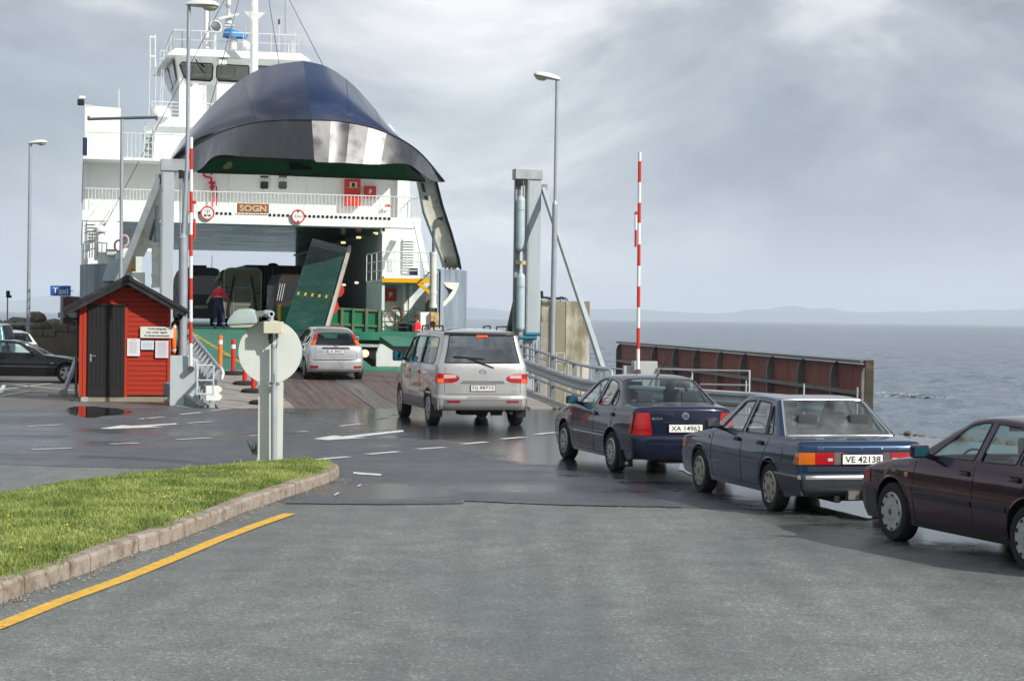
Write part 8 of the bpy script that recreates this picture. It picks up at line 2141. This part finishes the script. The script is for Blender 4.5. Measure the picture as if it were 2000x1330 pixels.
# roof: two slabs with fascia boards
oh = at(153, 600, SY).x - at(124, 605, SY).x + .02
def roof_side(sx):
 x_e = -oh if sx < 0 else SW + oh * 1.05
 pk = ph_ + .14; ze = eh - (oh) * (ph_ - eh) / mid_x + .10
 d = (Vector((x_e, 0, ze)) - Vector((mid_x, 0, pk)))
 b = MB(); up = Vector((-d.z, 0, d.x)).normalized(); up = up if up.z > 0 else -up
 P = [Vector((mid_x, 0, pk)), Vector((x_e, 0, ze))]
 vs = []
 for y in (-.42, SD + .3):
  for p in P: vs += [p + up * .0 + Vector((0, y, 0)), p + up * .06 + Vector((0, y, 0))]
 b.add(vs, [(0, 2, 3, 1), (4, 5, 7, 6), (0, 1, 5, 4), (2, 6, 7, 3), (1, 3, 7, 5), (0, 4, 6, 2)]); ro = b.build('roof', roof_m, shed)
 b = MB(); o1 = Vector((0, -.455, 0)); b.bar(P[0] + o1 - up * .06, P[1] + o1 - up * .06, .05, .17, up=up); b.build('fascia_board', roof_m, ro)
 b = MB(); o1 = Vector((0, -.50, 0)); b.bar(P[0] + o1 + up * .012, P[1] + o1 + up * .012, .04, .08, up=up); b.build('fascia_board', roof_m, ro)
 n = 12
 for i in range(n):
  t = (i + .5) / n; q = P[0].lerp(P[1], t); b = MB(); b.bar(q + Vector((0, .3, 0)) + up * .068, q + Vector((0, SD + .3, 0)) + up * .068, .05, .014, up=up); b.build('roof_batten', roof_m, ro)
 # gutter and down pipe
 b = MB(); gx = x_e * .97 + (.04 if sx < 0 else -.04); b.tube([(gx, -.4, ze - .06), (gx, SD + .25, ze - .06)], .05, 8); b.build('gutter', blackp, ro, smooth=True)
 bx5 = -.06 if sx < 0 else SW + .05
 b = MB(); b.tube([(gx, .0, ze - .09), (gx + (.05 if sx < 0 else -.05), .05, ze - .18), (bx5, .10, ze - .30), (bx5, .10, ze - .42)] + ([(bx5, .1, .12), (bx5 - .12, .05, .04)] if sx < 0 else []), .038, 8); b.build('down_pipe', blackp, ro, smooth=True)
roof_side(-1); roof_side(1)
b = MB(); b.bar((mid_x, -.52, ph_ + .17), (mid_x, SD + .3, ph_ + .17), .14, .06); b.build('ridge_cap', roof_m, shed)
b = MB(); b.bb((.08, -.01, zb - .20), (SW - .03, .10, zb - .04)); b.build('base_beam', mat('weathered_beam', (.24, .21, .15), .8, 0, var=.2, stretch=(1, 1, 5)), shed)
b = MB(); b.bb((.04, .02, zb - .09), (SW, SD, zb - .02)); b.bb((.08, .12, 0), (.3, SD, zb - .09)); b.bb((SW - .35, .12, 0), (SW - .1, SD, zb - .09)); b.build('floor_frame', dark, shed)
b = MB(); b.bb((.06, -.06, 0), (.24, .14, zb - .05)); b.build('foundation_block', concrete, shed); b = MB(); b.bb((SW - .12, -.03, 0), (SW + .02, .14, zb - .06)); b.build('foundation_block', concrete, shed)
# notices on the shed
def panel(x0, y0, x1, y1, m, d=.02, y=-.035, bev=.004, label=None, name='notice'):
 p, q = at(x0, y0, SY) - Vector((a.x, 0, 0)), at(x1, y1, SY) - Vector((a.x, 0, 0))
 b = MB(); b.bb((p.x, y - d, q.z), (q.x, y, p.z)); o_ = b.build(name, m, None, bevel=bev, label=label, cat='sign'); o_.location = (a.x, SY, 0); o_.rotation_euler = (0, 0, AX)
 return o_, ((p.x + q.x) / 2, y - d, (p.z + q.z) / 2), (q.x - p.x, p.z - q.z)
sgm = mat('sign_off_white', (.58, .60, .55), .5, 0, var=.05); pap = mat('paper_notice', (.62, .60, .62), .5, 0, var=.05)
o_, c_, sz = panel(272, 637.5, 336, 660.5, sgm, label='pale boarding rules sign with three lines of text on the red shed wall')
for i, t in enumerate(('Ombordstigning', 'kun etter signal', 'fra ferjemannskapet')):
 text(t, .062 if i else .066, ink, o_, face_M((c_[0], c_[1], c_[2] + .085 - i * .088), (1, 0, 0), (0, 0, 1)), .003, width=(.47, .52, .64)[i], bold=.03)
inkl = mat('grey_print', (.25, .26, .28), .6, 0)
o_, c_, sz = panel(246.5, 661, 271, 695.5, pap, .012, bev=.006, label='white rounded timetable notice beside the black door of the shed')
b = MB()
for i in range(12): b.box((c_[0] - .01, c_[1] - .002, c_[2] + .14 - i * .026), (.20 + .03 * math.sin(i * 3), .002, .006))
b.box((c_[0], c_[1] - .002, c_[2] + .19), (.12, .002, .014)); b.build('printed_lines', inkl, o_, kind='stuff')
o_, c_, sz = panel(273, 665, 298, 683, mat('bluish_notice', (.52, .60, .64), .5, 0, var=.08), .012, label='small bluish landscape notice under the boarding sign')
b = MB()
for i in range(5): b.box((c_[0], c_[1] - .002, c_[2] + .07 - i * .033), (.24, .002, .006))
b.build('printed_lines', inkl, o_, kind='stuff')
o_, c_, sz = panel(301, 665.5, 326, 699.5, mat('pinkish_notice', (.56, .54, .58), .5, 0, var=.05), .012, label='tall lilac grey notice at the right of the red shed wall')
b = MB()
for i in range(12): b.box((c_[0], c_[1] - .002, c_[2] + .17 - i * .03), (.22 + .02 * math.sin(i * 5), .002, .006))
b.build('printed_lines', inkl, o_, kind='stuff')
# orange life buoy edge on the shed's right side
b = MB(); q = at(344, 662, SY + .35); b.tube([Vector((0, math.cos(t) * .18, math.sin(t) * .36)) for t in [i * math.pi / 10 for i in range(20)]], .065, 10, closed=True)
o_ = b.build('life_buoy', orangem, None, smooth=True, label='orange life buoy hanging on the right side wall of the red shed', cat='life buoy'); o_.rotation_euler = (0, 0, AX); o_.location = Vector((a.x, SY, q.z)) + P_ * (SW + .09) + D_ * .25
b = MB()
for t in (.3, 2.2, 4.0): b.tube([Vector((0, math.cos(t - .12) * .18, math.sin(t - .12) * .36)), Vector((0, math.cos(t + .12) * .18, math.sin(t + .12) * .36))], .068, 10)
b.build('reflective_band', whitem, o_, smooth=True)
# --- lamps
pole_m = mat('grey_lamp_pole', (.33, .36, .40), .4, .2, var=.08, dirt=(.22, .24, .27), dirt_amt=.15)
def lamp_post(base, Y, joints, head, label, r0, r1, step=None):
 """joints: pixel list bottom to top"""
 p = [at(x, y, Y) for x, y in joints]; B0 = Vector((p[0].x, Y, base)); root = empty('street_lamp', B0, 0, label, 'street lamp', 'street lamps')
 if step:
  k = step
  b = MB(); b.tube([Vector((0, 0, 0))] + [q - B0 for q in p[1:k + 1]], r0, 14); b.build('lower_pole', pole_m, root, smooth=True)
  b = MB(); b.tube([p[k] - B0, p[k] - B0 + Vector((0, 0, .12))], r0, 14, rs=[r0 * 1.06, r1]); b.build('pole_collar', pole_m, root, smooth=True)
  b = MB(); b.tube([q - B0 for q in p[k:]], r1, 12, rs=[r1] * (len(p) - k - 1) + [r1 * .8]); b.build('upper_pole', pole_m, root, smooth=True)
 else:
  b = MB(); b.tube([Vector((0, 0, 0))] + [q - B0 for q in p[1:]], r0, 12, rs=[r0 + (r1 - r0) * i / (len(p) - 1) for i in range(len(p))]); b.build('pole', pole_m, root, smooth=True)
 (xa, ya, xb, yb, th) = head; A, B_ = at(xa, ya, Y) - B0, at(xb, yb, Y) - B0
 d = (B_ - A); L = d.length; d.normalize(); up = Vector((0, 0, 1)); sd = d.cross(up).normalized(); up = sd.cross(d)
 b = MB(); secs_ = [(0, .25, .45), (.15, .55, .75), (.4, .85, 1.0), (.7, 1.0, 1.0), (.9, .85, .75), (1.0, .3, .35)]; n = 12; vs = []
 for t, w, h in secs_:
  for j in range(n):
   an = 2 * math.pi * j / n; z = math.sin(an); vs.append(A + d * (L * t) + sd * (math.cos(an) * th * .9 * w) + up * (z * th * (.5 if z > 0 else .18) * h))
 b.add(vs, [(i * n + j, i * n + (j + 1) % n, (i + 1) * n + (j + 1) % n, (i + 1) * n + j) for i in range(len(secs_) - 1) for j in range(n)] + [tuple(range(n)), tuple(range((len(secs_) - 1) * n, len(secs_) * n))])
 hd_ = b.build('lamp_head', mat('lamp_head_white', (.66, .68, .66), .35, 0, var=.04), root, smooth=True)
 b = MB(); vs = []
 for t, w, h in ((.48, .5, .1), (.56, .8, .8), (.7, .9, 1), (.86, .8, .8), (.95, .4, .1)):
  for j in range(7): an = math.pi + math.pi * j / 6; vs.append(A + d * (L * t) + sd * (math.cos(an) * th * .75 * w) + up * (-th * .14 + math.sin(an) * th * .34 * h))
 b.add(vs, [(i * 7 + j, i * 7 + j + 1, (i + 1) * 7 + j + 1, (i + 1) * 7 + j) for i in range(4) for j in range(6)]); b.build('lamp_glass', mat('lamp_cover_cream', (.62, .58, .42), .25, 0, var=.05), hd_, smooth=True)
lamp_post(0, 51.5, [(355, 790), (356, 700), (358, 465), (366, 300), (369, 25), (369.5, 9)], (364, 9, 428, 12, .30), 'tall grey street lamp rising behind the raised barrier by the shed', .115, .052, step=2)
lamp_post(0, 53.0, [(1078, 770), (1079.5, 640), (1084, 400), (1088, 158), (1088.5, 152)], (1094, 156, 1042, 146, .26), 'street lamp with white head to the right of the lifting gantry', .075, .045, step=2)
lamp_post(0, 80.0, [(54, 715), (57, 500), (59.5, 283), (60, 279)], (56, 280, 92, 278, .26), 'thin street lamp at the far left beside the harbour wall', .085, .06)
b = MB(); Y = 55.0; p0, p1 = at(236, 600, Y), at(238.5, 233, Y); B0 = Vector((p0.x, Y, 0))
tp_ = b.tube([Vector((0, 0, 0)), p1 - B0], .05, 12).build('cross_pole', pole_m, None, smooth=True, label='thin grey T-shaped pole rising behind the red shed', cat='pole'); tp_.location = B0
b = MB(); b.tube([at(173, 232.5, Y) - B0, at(306, 229, Y) - B0], .042, 8); b.build('cross_bar', mat('dark_bar', (.12, .14, .15), .4, .3), tp_, smooth=True)
for x in (173, 306): b = MB(); b.box(at(x, 231, Y) - B0, (.05, .1, .12)); b.build('bar_cap', MATS['dark_bar'], tp_)
# --- plastic marker posts on the ramp
def marker(px, py, s, h, m, label, base=True):
 u, _ = fs(px, py, s); root = empty('marker_post', FR(u, s, rz_(s) + .012), AX, label, 'marker post', 'plastic marker posts on the ramp')
 if base: b = MB(); b.lathe([(0, 0), (.33, 0), (.33, .05), (.26, .09), (.10, .10), (0, .10)], n=20); b.build('base', rubber, root, smooth=True)
 b = MB(); b.tube([(0, 0, .08 if base else 0), (0, 0, h)], .065, 14); b.build('post', m, root, smooth=True)
 b = MB(); b.tube([(0, 0, h * .74), (0, 0, h * .86)], .068, 14); b.build('reflective_band', whitem, root, smooth=True)
rp6 = mat('marker_red', (.55, .03, .03), .4, 0, var=.08)
def s_of(px, py):  # ramp surface point at a pixel
 for s in np.arange(-.5, 11.3, .02):
  u, h = fs(px, py, s)
  if h <= rz_(s) + .012 and False: return s
 best = min(np.arange(0, 11.2, .02), key=lambda s: abs(fs(px, py, s)[1] - rz_(s))); return float(best)
for (px, py, h, lab) in ((455, 731, 1.0, 'red post with white band nearest the ferry in the marker row'), (478, 751, 1.0, 'red marker post half hidden by the left edge of the round sign'),
       (495, 766, 1.0, 'red marker post just behind the lower edge of the round sign'), (512, 789, .9, 'red marker post whose black foot shows left of the sign post')):
 marker(px, py, s_of(px, py), h, rp6, lab)
marker(430, 709, 10.9, 1.0, mat('marker_orange', (.85, .18, .03), .4, 0, var=.08), 'bright orange marker post at the top of the ramp', base=False)
# --- sign seen from behind, on the island
gY = 28.6
q = at(530, 893, gY); SG = Vector((q.x, gY, .17)); Zt = at(530, 640, gY).z
sign = empty('road_sign', SG, R(0), 'back of a white round road sign on a broad white board with a small floodlight', 'road sign')
sgb = mat('sign_back_white', (.66, .69, .64), .45, 0, var=.05, dirt=(.50, .53, .48), dirt_amt=.12, dirt_scale=1.5)
def L_(px, py, dy=0.0): return at(px, py, gY + dy) - SG
b = MB(); cc_ = L_(525.5, 687); rr_s = (L_(587.5, 687) - L_(463.5, 687)).x / 2
b.lathe([(rr_s, -.02), (rr_s, .02), (0, .02)], Matrix.Translation(cc_ + Vector((0, .14, 0))) @ Matrix.Rotation(R(90), 4, 'X'), 56); b.lathe([(0, -.02), (rr_s, -.02)], Matrix.Translation(cc_ + Vector((0, .14, 0))) @ Matrix.Rotation(R(90), 4, 'X'), 56)
dsc = b.build('round_board', sgb, sign, smooth=True, autos=30)
b = MB(); p, q5 = L_(503, 745), L_(549.5, 893); b.bb((p.x, .125, -.2), (q5.x, .155, p.z)); b.build('post_board', sgb, sign)
b = MB(); p = L_(525, 745); b.bb((L_(517, 700).x, .118, -.2), (L_(524, 700).x, .124, L_(517, 627).z)); b.build('board_rib', sgb, sign)
b = MB(); b.tube([(L_(535.5, 893).x, .0, -.2), (L_(535, 672).x, .0, L_(535, 672).z)], .045, 14); b.build('pole', galv, sign, smooth=True)
b = MB(); b.box((L_(534, 750).x, .02, L_(534, 750).z), (.17, .11, .03)); b.tube([(L_(521, 747).x, -.02, L_(521, 747).z), (L_(544, 747).x, -.02, L_(544, 747).z)], .012, 6); b.box((L_(535, 740).x, -.05, L_(535, 738).z), (.04, .02, .14)); b.build('clamp', galv_d, sign)
b = MB(); p, q5 = L_(517, 627.5), L_(553, 651); b.bb((p.x, -.13, q5.z), (q5.x, .06, p.z)); jb = b.build('junction_box', mat('cream_plastic_box', (.62, .60, .46), .4, 0, var=.03), sign, bevel=.012)
b = MB(); p = L_(529, 651); b.tube([p + Vector((0, -.03, 0)), p + Vector((0, -.03, -.06)), L_(530, 671) + Vector((0, -.03, 0))], .04, 10, rs=[.032, .036, .026]); b.tube([L_(541, 651) + Vector((0, -.03, 0)), L_(541, 658) + Vector((0, -.03, 0))], .014, 6); b.build('cable_boot', blackp, sign, smooth=True)
b = MB(); b.tube([L_(x, y) + Vector((0, -.04, 0)) for x, y in ((541, 657), (542, 668), (541, 677), (537, 680), (533, 677), (531, 668))], .006, 6); b.build('cable', blackp, sign, smooth=True)
b = MB(); p = L_(529, 613); b.tube([L_(517, 612), L_(529, 612)], .052, 12); b.tube([p + Vector((0, .05, -.0)), p + Vector((0, -.14, 0))], .05, 14); b.tube([p, p + Vector((0, 0, -.14))], .045, 10); b.build('pipe_joint', galv, sign, smooth=True)
b = MB(); b.lathe([(.045, 0), (.045, .02), (.028, .02), (.028, 0.0)], Matrix.Translation(p + Vector((.028, -.14, 0))) @ Matrix.Rotation(R(90), 4, 'X'), 16); b.lathe([(.028, .004), (0, .004)], Matrix.Translation(p + Vector((.028, -.14, 0))) @ Matrix.Rotation(R(90), 4, 'X'), 16); b.build('pipe_end', mat('pipe_end_white', (.6, .62, .64), .4, 0), sign)
fl_m = mat('floodlight_grey_green', (.40, .48, .46), .4, .1, var=.08)
b = MB(); b.prism([tuple((L_(x, y).x, L_(x, y).z)) for x, y in ((482, 609), (518, 606), (518, 617), (482, 624))], -.08, .08, lambda p, q, d: Vector((p, d, q))); b.build('lamp_arm', mat('arm_dark_grey_green', (.17, .21, .20), .45, .1, var=.1), sign, bevel=.008)
b = MB(); P6 = [(446, 634), (446.5, 628), (451, 620), (461, 608), (470, 603.5), (489, 602.5), (496, 605), (500, 611), (503, 620), (503, 631)]
b.prism([tuple((L_(x, y).x, L_(x, y).z)) for x, y in P6], -.16, .16, lambda p, q, d: Vector((p, d, q))); b.build('floodlight', fl_m, sign, bevel=.018, smooth=True)
b = MB(); P6 = [(447, 634.5), (455, 640), (492, 639), (502, 632)]
b.prism([tuple((L_(x, y).x, L_(x, y).z)) for x, y in P6], -.14, .14, lambda p, q, d: Vector((p, d, q))); b.build('floodlight_glass', mat('yellowish_lens', (.40, .42, .33), .15, 0), sign, bevel=.01)
# --- taxi sign
tY = 80.0; q = at(120, 640, tY); B0 = Vector((q.x, tY, 0)); ts = empty('taxi_sign', B0, 0, 'blue taxi sign with white lettering on a grey post left of the shed', 'sign')
p, q5 = at(98.5, 557, tY) - B0, at(138.5, 578, tY) - B0
b = MB(); b.bb((p.x, -.05, q5.z), (q5.x, -.02, p.z)); bd = b.build('board', mat('taxi_blue', (.01, .12, .50), .35, 0, var=.04), ts, bevel=.006)
b = MB(); zc1 = (p.z + q5.z) / 2
b.tube([(p.x + .01, -.052, q5.z + .01), (q5.x - .01, -.052, q5.z + .01), (q5.x - .01, -.052, p.z - .01), (p.x + .01, -.052, p.z - .01)], .008, 4, closed=True); b.build('border', whitem, bd)
text('Taxi', (p.z - q5.z) * .6, whitem, bd, face_M(((p.x + q5.x) / 2, -.052, zc1), (1, 0, 0), (0, 0, 1)), .004, width=(q5.x - p.x) * .74, bold=.008)
b = MB(); b.tube([(0, 0, 0), (0, 0, q5.z + .25)], .06, 10); b.box((0, -.0, zc1), (.95, .03, .04)); b.build('pole', pole_m, ts, smooth=True)
# maroon pontoon or ship stem behind the taxi sign
b = MB(); Y = 98; P8 = [(122, 640), (122, 578), (137, 578), (142, 592), (145, 612), (145, 640)]
pts = [at(x, y, Y) for x, y in P8]; B0 = Vector((pts[0].x, Y, 0)); b.prism([((v - B0).x, v.z) for v in pts], 0, 3, lambda p, q, d: Vector((p, d, q)))
mo = b.build('fender_block', mat('dull_maroon_paint', (.09, .025, .045), .6, 0, var=.25), None, label='dull maroon fender block beyond the harbour wall behind the taxi sign', cat='fender', bevel=.1); mo.location = B0
b = MB(); b.box(((at(133, 615, Y) - B0).x, -.1, at(133, 615, Y).z), (.9, .3, .25)); b.build('rubber_strip', galv_d, mo)
# --- harbour wall and breakwater on the left
wy = 76.0
stone = mat('lichen_stone_wall', (.115, .10, .078), .9, 0, var=.3, scale=1.2, stretch=(1, 1, .5), bump=.6, bscale=9, bdist=.06, dirt=(.09, .075, .05), dirt_amt=.5, dirt_scale=1.3)
hwal = empty('harbour_wall', (at(58, 650, wy).x, wy, 0), 0, 'old stained concrete harbour wall with rough top behind the parked cars', 'wall'); H0 = hwal.location.copy()
rs9 = random.Random(11); x = 0.0; X1 = at(152, 650, wy).x - H0.x + 1.5; tz = at(100, 628, wy).z
xs9 = 0.0; i = 0
while xs9 < X1:
 w9 = rs9.uniform(.9, 1.2); b = MB(); dzz = rs9.uniform(-.03, .02)
 ht = tz - .28 + dzz - (.30 if i == 0 else (.1 if i == 1 else 0))
 b.bb((xs9 + .002, 0, 0), (xs9 + w9 - .002, .8, ht)); b.build('wall_block', stone, hwal, bevel=.012)
 for k in range(2):
  b = MB(); a0 = xs9 + w9 * k / 2; b.bb((a0 + .01, -.06 + rs9.uniform(-.03, .03), ht + .002), (a0 + w9 / 2 - .01, .85, ht + .25 + rs9.uniform(-.04, .06))); b.build('cope_stone', mat('cope_stone', (.10, .088, .06), .9, 0, var=.35, bump=.7, bscale=12, bdist=.05), hwal, bevel=.05)
 xs9 += w9; i += 1
rockm = mat('brown_rock', (.19, .16, .12), .9, 0, var=.35, scale=1.5, bump=.6, bscale=6, bdist=.1, dirt=(.08, .07, .05), dirt_amt=.4)
def rock_mesh(r, seed, sx=1, sy=1, sz=.7):
 bm_ = bmesh.new(); bmesh.ops.create_icosphere(bm_, subdivisions=2, radius=r)
 for v in bm_.verts:
  n_ = mnoise.noise(v.co * (1.3 / r) + Vector((seed * 3.1, 0, 0))); v.co *= 1 + .38 * n_
  v.co = Vector((round(v.co.x / (r * .22)) * r * .22 * .35 + v.co.x * .65, v.co.y, v.co.z)); v.co.x *= sx; v.co.y *= sy; v.co.z *= sz
 me = bpy.data.meshes.new('boulder'); bm_.to_mesh(me); bm_.free(); me.materials.append(rockm); return me
rmesh = [rock_mesh(1, k, 1.2, 1, .75) for k in range(5)]
brk = empty('breakwater', at(60, 640, 108) * 1.0, 0, 'low breakwater of brown boulders on the sea at the far left', 'breakwater'); brk.location.z = SEA; H0 = brk.location.copy()
for k in range(110):
 px = rs9.uniform(-120, 150); Y = 104 + rs9.random() * 7; top = 2.3 - (624 - 609 + rs9.uniform(0, 4) + (8 if px > 118 else 0)) / FOC * Y
 lay = rs9.choice((0, 0, 1, 1, 2)); z = top - .35 - lay * .9; o_ = bpy.data.objects.new('boulder', rmesh[k % 5]); col.objects.link(o_); o_.parent = brk
 sc_ = rs9.uniform(.3, .6); o_.scale = (sc_, sc_, sc_); o_.location = at(px, 620, Y) - H0; o_.location.z = z - H0.z; o_.rotation_euler = (rs9.uniform(-.4, .4), rs9.uniform(-.4, .4), rs9.uniform(0, 6))
for k in range(2):
 o_ = bpy.data.objects.new('boulder', rmesh[k]); col.objects.link(o_); o_.parent = brk; o_.location = at(68 + k * 8, 619, 104) - H0; o_.scale = (.35, .35, .4); o_.rotation_euler = (0, 0, k)
b = MB(); b.bb((-24, -1.5, -.8), (8, 6.5, 3.1)); b.build('core', rockm, brk)
b = MB(); Y = 100; p0, p1 = at(14.5, 612, Y), at(14, 574, Y); b.tube([Vector((0, 0, 0)), Vector((0, 0, p1.z - 0))], .035, 6); np_ = b.build('beacon', galv_d, None, label='thin navigation marker on the breakwater at the far left', cat='beacon'); np_.location = (p0.x, Y, 0)
b = MB(); b.box((.02, 0, p1.z), (.16, .16, .35)); b.box((.12, 0, p1.z - .12), (.14, .1, .14)); b.build('beacon_head', dark, np_)
b = MB(); b.tube([at(-40, 632.5, 90), at(62, 632.5, 84)], .05, 6); b.build('pipe_rail', galv_d, None, label='thin horizontal pipe in front of the breakwater at the left edge', cat='rail')
# --- right shore rocks
for k in range(110):
 t = k / 110; pt = Vector((6.9, 41.5, 0)).lerp(Vector((11.0, 36.0, 0)), t) + Vector((rs9.uniform(-.2, .9), rs9.uniform(-.3, .6), rs9.uniform(-.5, .02)))
 o_ = bpy.data.objects.new('boulder', rmesh[k % 5]); col.objects.link(o_); s5 = rs9.uniform(.07, .22); o_.scale = (s5, s5, s5); o_.location = pt; o_.rotation_euler = (rs9.uniform(-.5, .5), rs9.uniform(-.5, .5), rs9.uniform(0, 6))
 tag(o_, 'brown rock on the shore edge behind the maroon and old blue saloons', 'rock', 'rocks along the shore edge')
# --- concrete pier, fender wedge, fender wall
py_ = 66.0
a, c = at(1061, 584, py_ + 4), at(1152, 588, py_)
pier = empty('concrete_pier', (at(1085, 700, py_).x, py_, 0), 0, 'tall weathered concrete pier with peeling pale paint to the right of the gantry', 'pier'); H0 = pier.location.copy()
pm = mat('peeling_pier_paint', (.27, .235, .15), .85, 0, var=.12, scale=.8, bump=.3, bscale=8, dirt=(.66, .62, .52), dirt_amt=.62, dirt_scale=1.3, stretch=(1.2, 1.2, .45))
x0_, x1_ = at(1086, 600, py_).x - H0.x, at(1152, 600, py_).x - H0.x; zt = at(1120, 588, py_).z; xj = at(1105, 600, py_).x - H0.x
b = MB(); b.bb((x0_, 0, -3), (xj - .01, 3, zt)); b.build('panel', mat('pier_beige', (.30, .27, .19), .85, 0, var=.1, bump=.2, bscale=10), pier)
b = MB(); b.bb((xj + .01, 0, -3), (x1_, 3, zt)); b.build('panel', pm, pier)
x2_ = at(1058, 600, py_ + .2).x - H0.x
b = MB(); b.bb((x2_, .2, -3), (x0_ - .01, 3, zt + .05)); b.build('panel', pm, pier)
b = MB(); b.bb((at(1056, 640, py_).x - H0.x, -.3, -3), (at(1067, 640, py_).x - H0.x, -.02, at(1060, 629, py_).z)); b.build('pier_rib', concrete, pier)
b = MB(); b.tube([at(1060, 580, py_) - H0, at(1080, 583, py_) - H0, at(1102, 581, py_) - H0], .035, 5); b.tube([at(1058, 568, py_) - H0, at(1059, 583, py_) - H0], .05, 5)
for k in range(9): q = at(1062 + k * 4.5, 582 + (k % 3), py_) - H0; b.tube([q, q + Vector((.12, .05, .05)), q + Vector((.2, 0, -.06))], .02, 4)
b.build('loose_wire', wire, pier)
b = MB(); P9 = [(987, 652), (1007, 563), (1010, 563), (1010, 700), (987, 700)]; Y = 68
pts = [at(x, y, Y) for x, y in P9]; B0 = Vector((pts[0].x, Y, 0)); b.prism([((v - B0).x, v.z) for v in pts], 0, 1.0, lambda p, q, d: Vector((p, d, q))); fo = b.build('rubber_fender', rubber, None, label='black wedge shaped rubber fender behind the gantry cylinders', cat='fender', bevel=.03); fo.location = B0
# fender wall
FA, FB = at(1697, 709, 50), at(1210, 669, 86); zt = (FA.z + FB.z) / 2
FA = Vector((FA.x, FA.y, 0)); FB = Vector((FB.x, FB.y, 0))
# make the top level with the sea: solve depth from height
def at_h(px, py, h): d = ray(px, py); return EYE + d * ((h - CAMH) / d.z)
TOP = 1.25
FA, FB = at_h(1699, 709, TOP), at_h(1210, 669, TOP)
fw_ = empty('fender_wall', (FA.x, FA.y, 0), 0, 'long rust red steel fender wall with dark ribs standing in the sea on the right', 'fender wall'); H0 = Vector((FA.x, FA.y, 0))
d = (FB - FA); d.z = 0; Lw = d.length; d.normalize(); nn2 = Vector((d.y, -d.x, 0));
if nn2.x > 0: nn2 = -nn2     # towards the berth and the camera
if nn2.dot(-FA) < 0: nn2 = -nn2
rustp = mat('rust_red_panel', (.22, .075, .058), .7, 0, var=.22, scale=1.5, stretch=(1, 1, .35), dirt=(.26, .15, .12), dirt_amt=.2, dirt_scale=2.5, bump=.2, bscale=12)
ribm = mat('dark_steel_rib', (.17, .165, .155), .6, .1, var=.3, dirt=(.14, .12, .10), dirt_amt=.2)
ribx = [1697, 1636, 1570, 1510, 1457, 1410, 1364, 1323, 1282, 1212]
tt = []
for px in ribx:
 # parameter along the wall where the ray meets it
 r_ = ray(px, 700); A = np.array([[d.x, -r_.x], [d.y, -r_.y]]); sol = np.linalg.solve(A, np.array([-FA.x, -FA.y])); tt.append(sol[0])
hts = [TOP - .03, TOP - .78, TOP - 1.55, TOP - 2.3, TOP - 3.2]
for i in range(len(tt) - 1):
 for j in range(4):
  for k in range(2):
   t0 = tt[i] + (tt[i + 1] - tt[i]) * k / 2 + .02; t1 = tt[i] + (tt[i + 1] - tt[i]) * (k + 1) / 2 - .02
   b = MB(); P_0, P_1 = d * t0, d * t1; vs = []
   for q in (P_0, P_1):
    for z in (hts[j] - .02, hts[j + 1] + .02): vs += [q + Vector((0, 0, z)), q - nn2 * .06 + Vector((0, 0, z))]
   b.add(vs, [(0, 4, 6, 2), (1, 3, 7, 5), (0, 1, 5, 4), (2, 6, 7, 3), (0, 2, 3, 1), (4, 5, 7, 6)]); b.build('panel', rustp, fw_)
for i, t in enumerate(tt):
 b = MB(); q = d * t; b.prism([(0, TOP), (.15, TOP - .14), (.20, TOP - .32), (.20, -2.6), (0, -2.6)], -.06, .06, lambda p, z, e_: q + nn2 * p + d * e_ + Vector((0, 0, z))); b.build('rib', ribm, fw_)
for z in hts[1:4]:
 b = MB(); b.bar(d * tt[0] + nn2 * .12 + Vector((0, 0, z)), d * tt[-1] + nn2 * .12 + Vector((0, 0, z)), .20, .10); b.build('stringer', ribm, fw_)
b = MB(); b.bar(d * tt[0] + nn2 * .05 + Vector((0, 0, TOP + .03)), d * tt[-1] + nn2 * .05 + Vector((0, 0, TOP + .03)), .34, .08); b.build('top_cap', ribm, fw_)
b = MB(); q = d * tt[0] - d * .02; b.bar(q + Vector((0, 0, -2.6)), q + Vector((0, 0, TOP + .08)), .12, .22, up=(nn2.x, nn2.y, 0)); b.build('end_pile', mat('rusty_brown_pile', (.05, .042, .03), .7, 0, var=.35, dirt=(.22, .09, .04), dirt_amt=.35, dirt_scale=3), fw_)
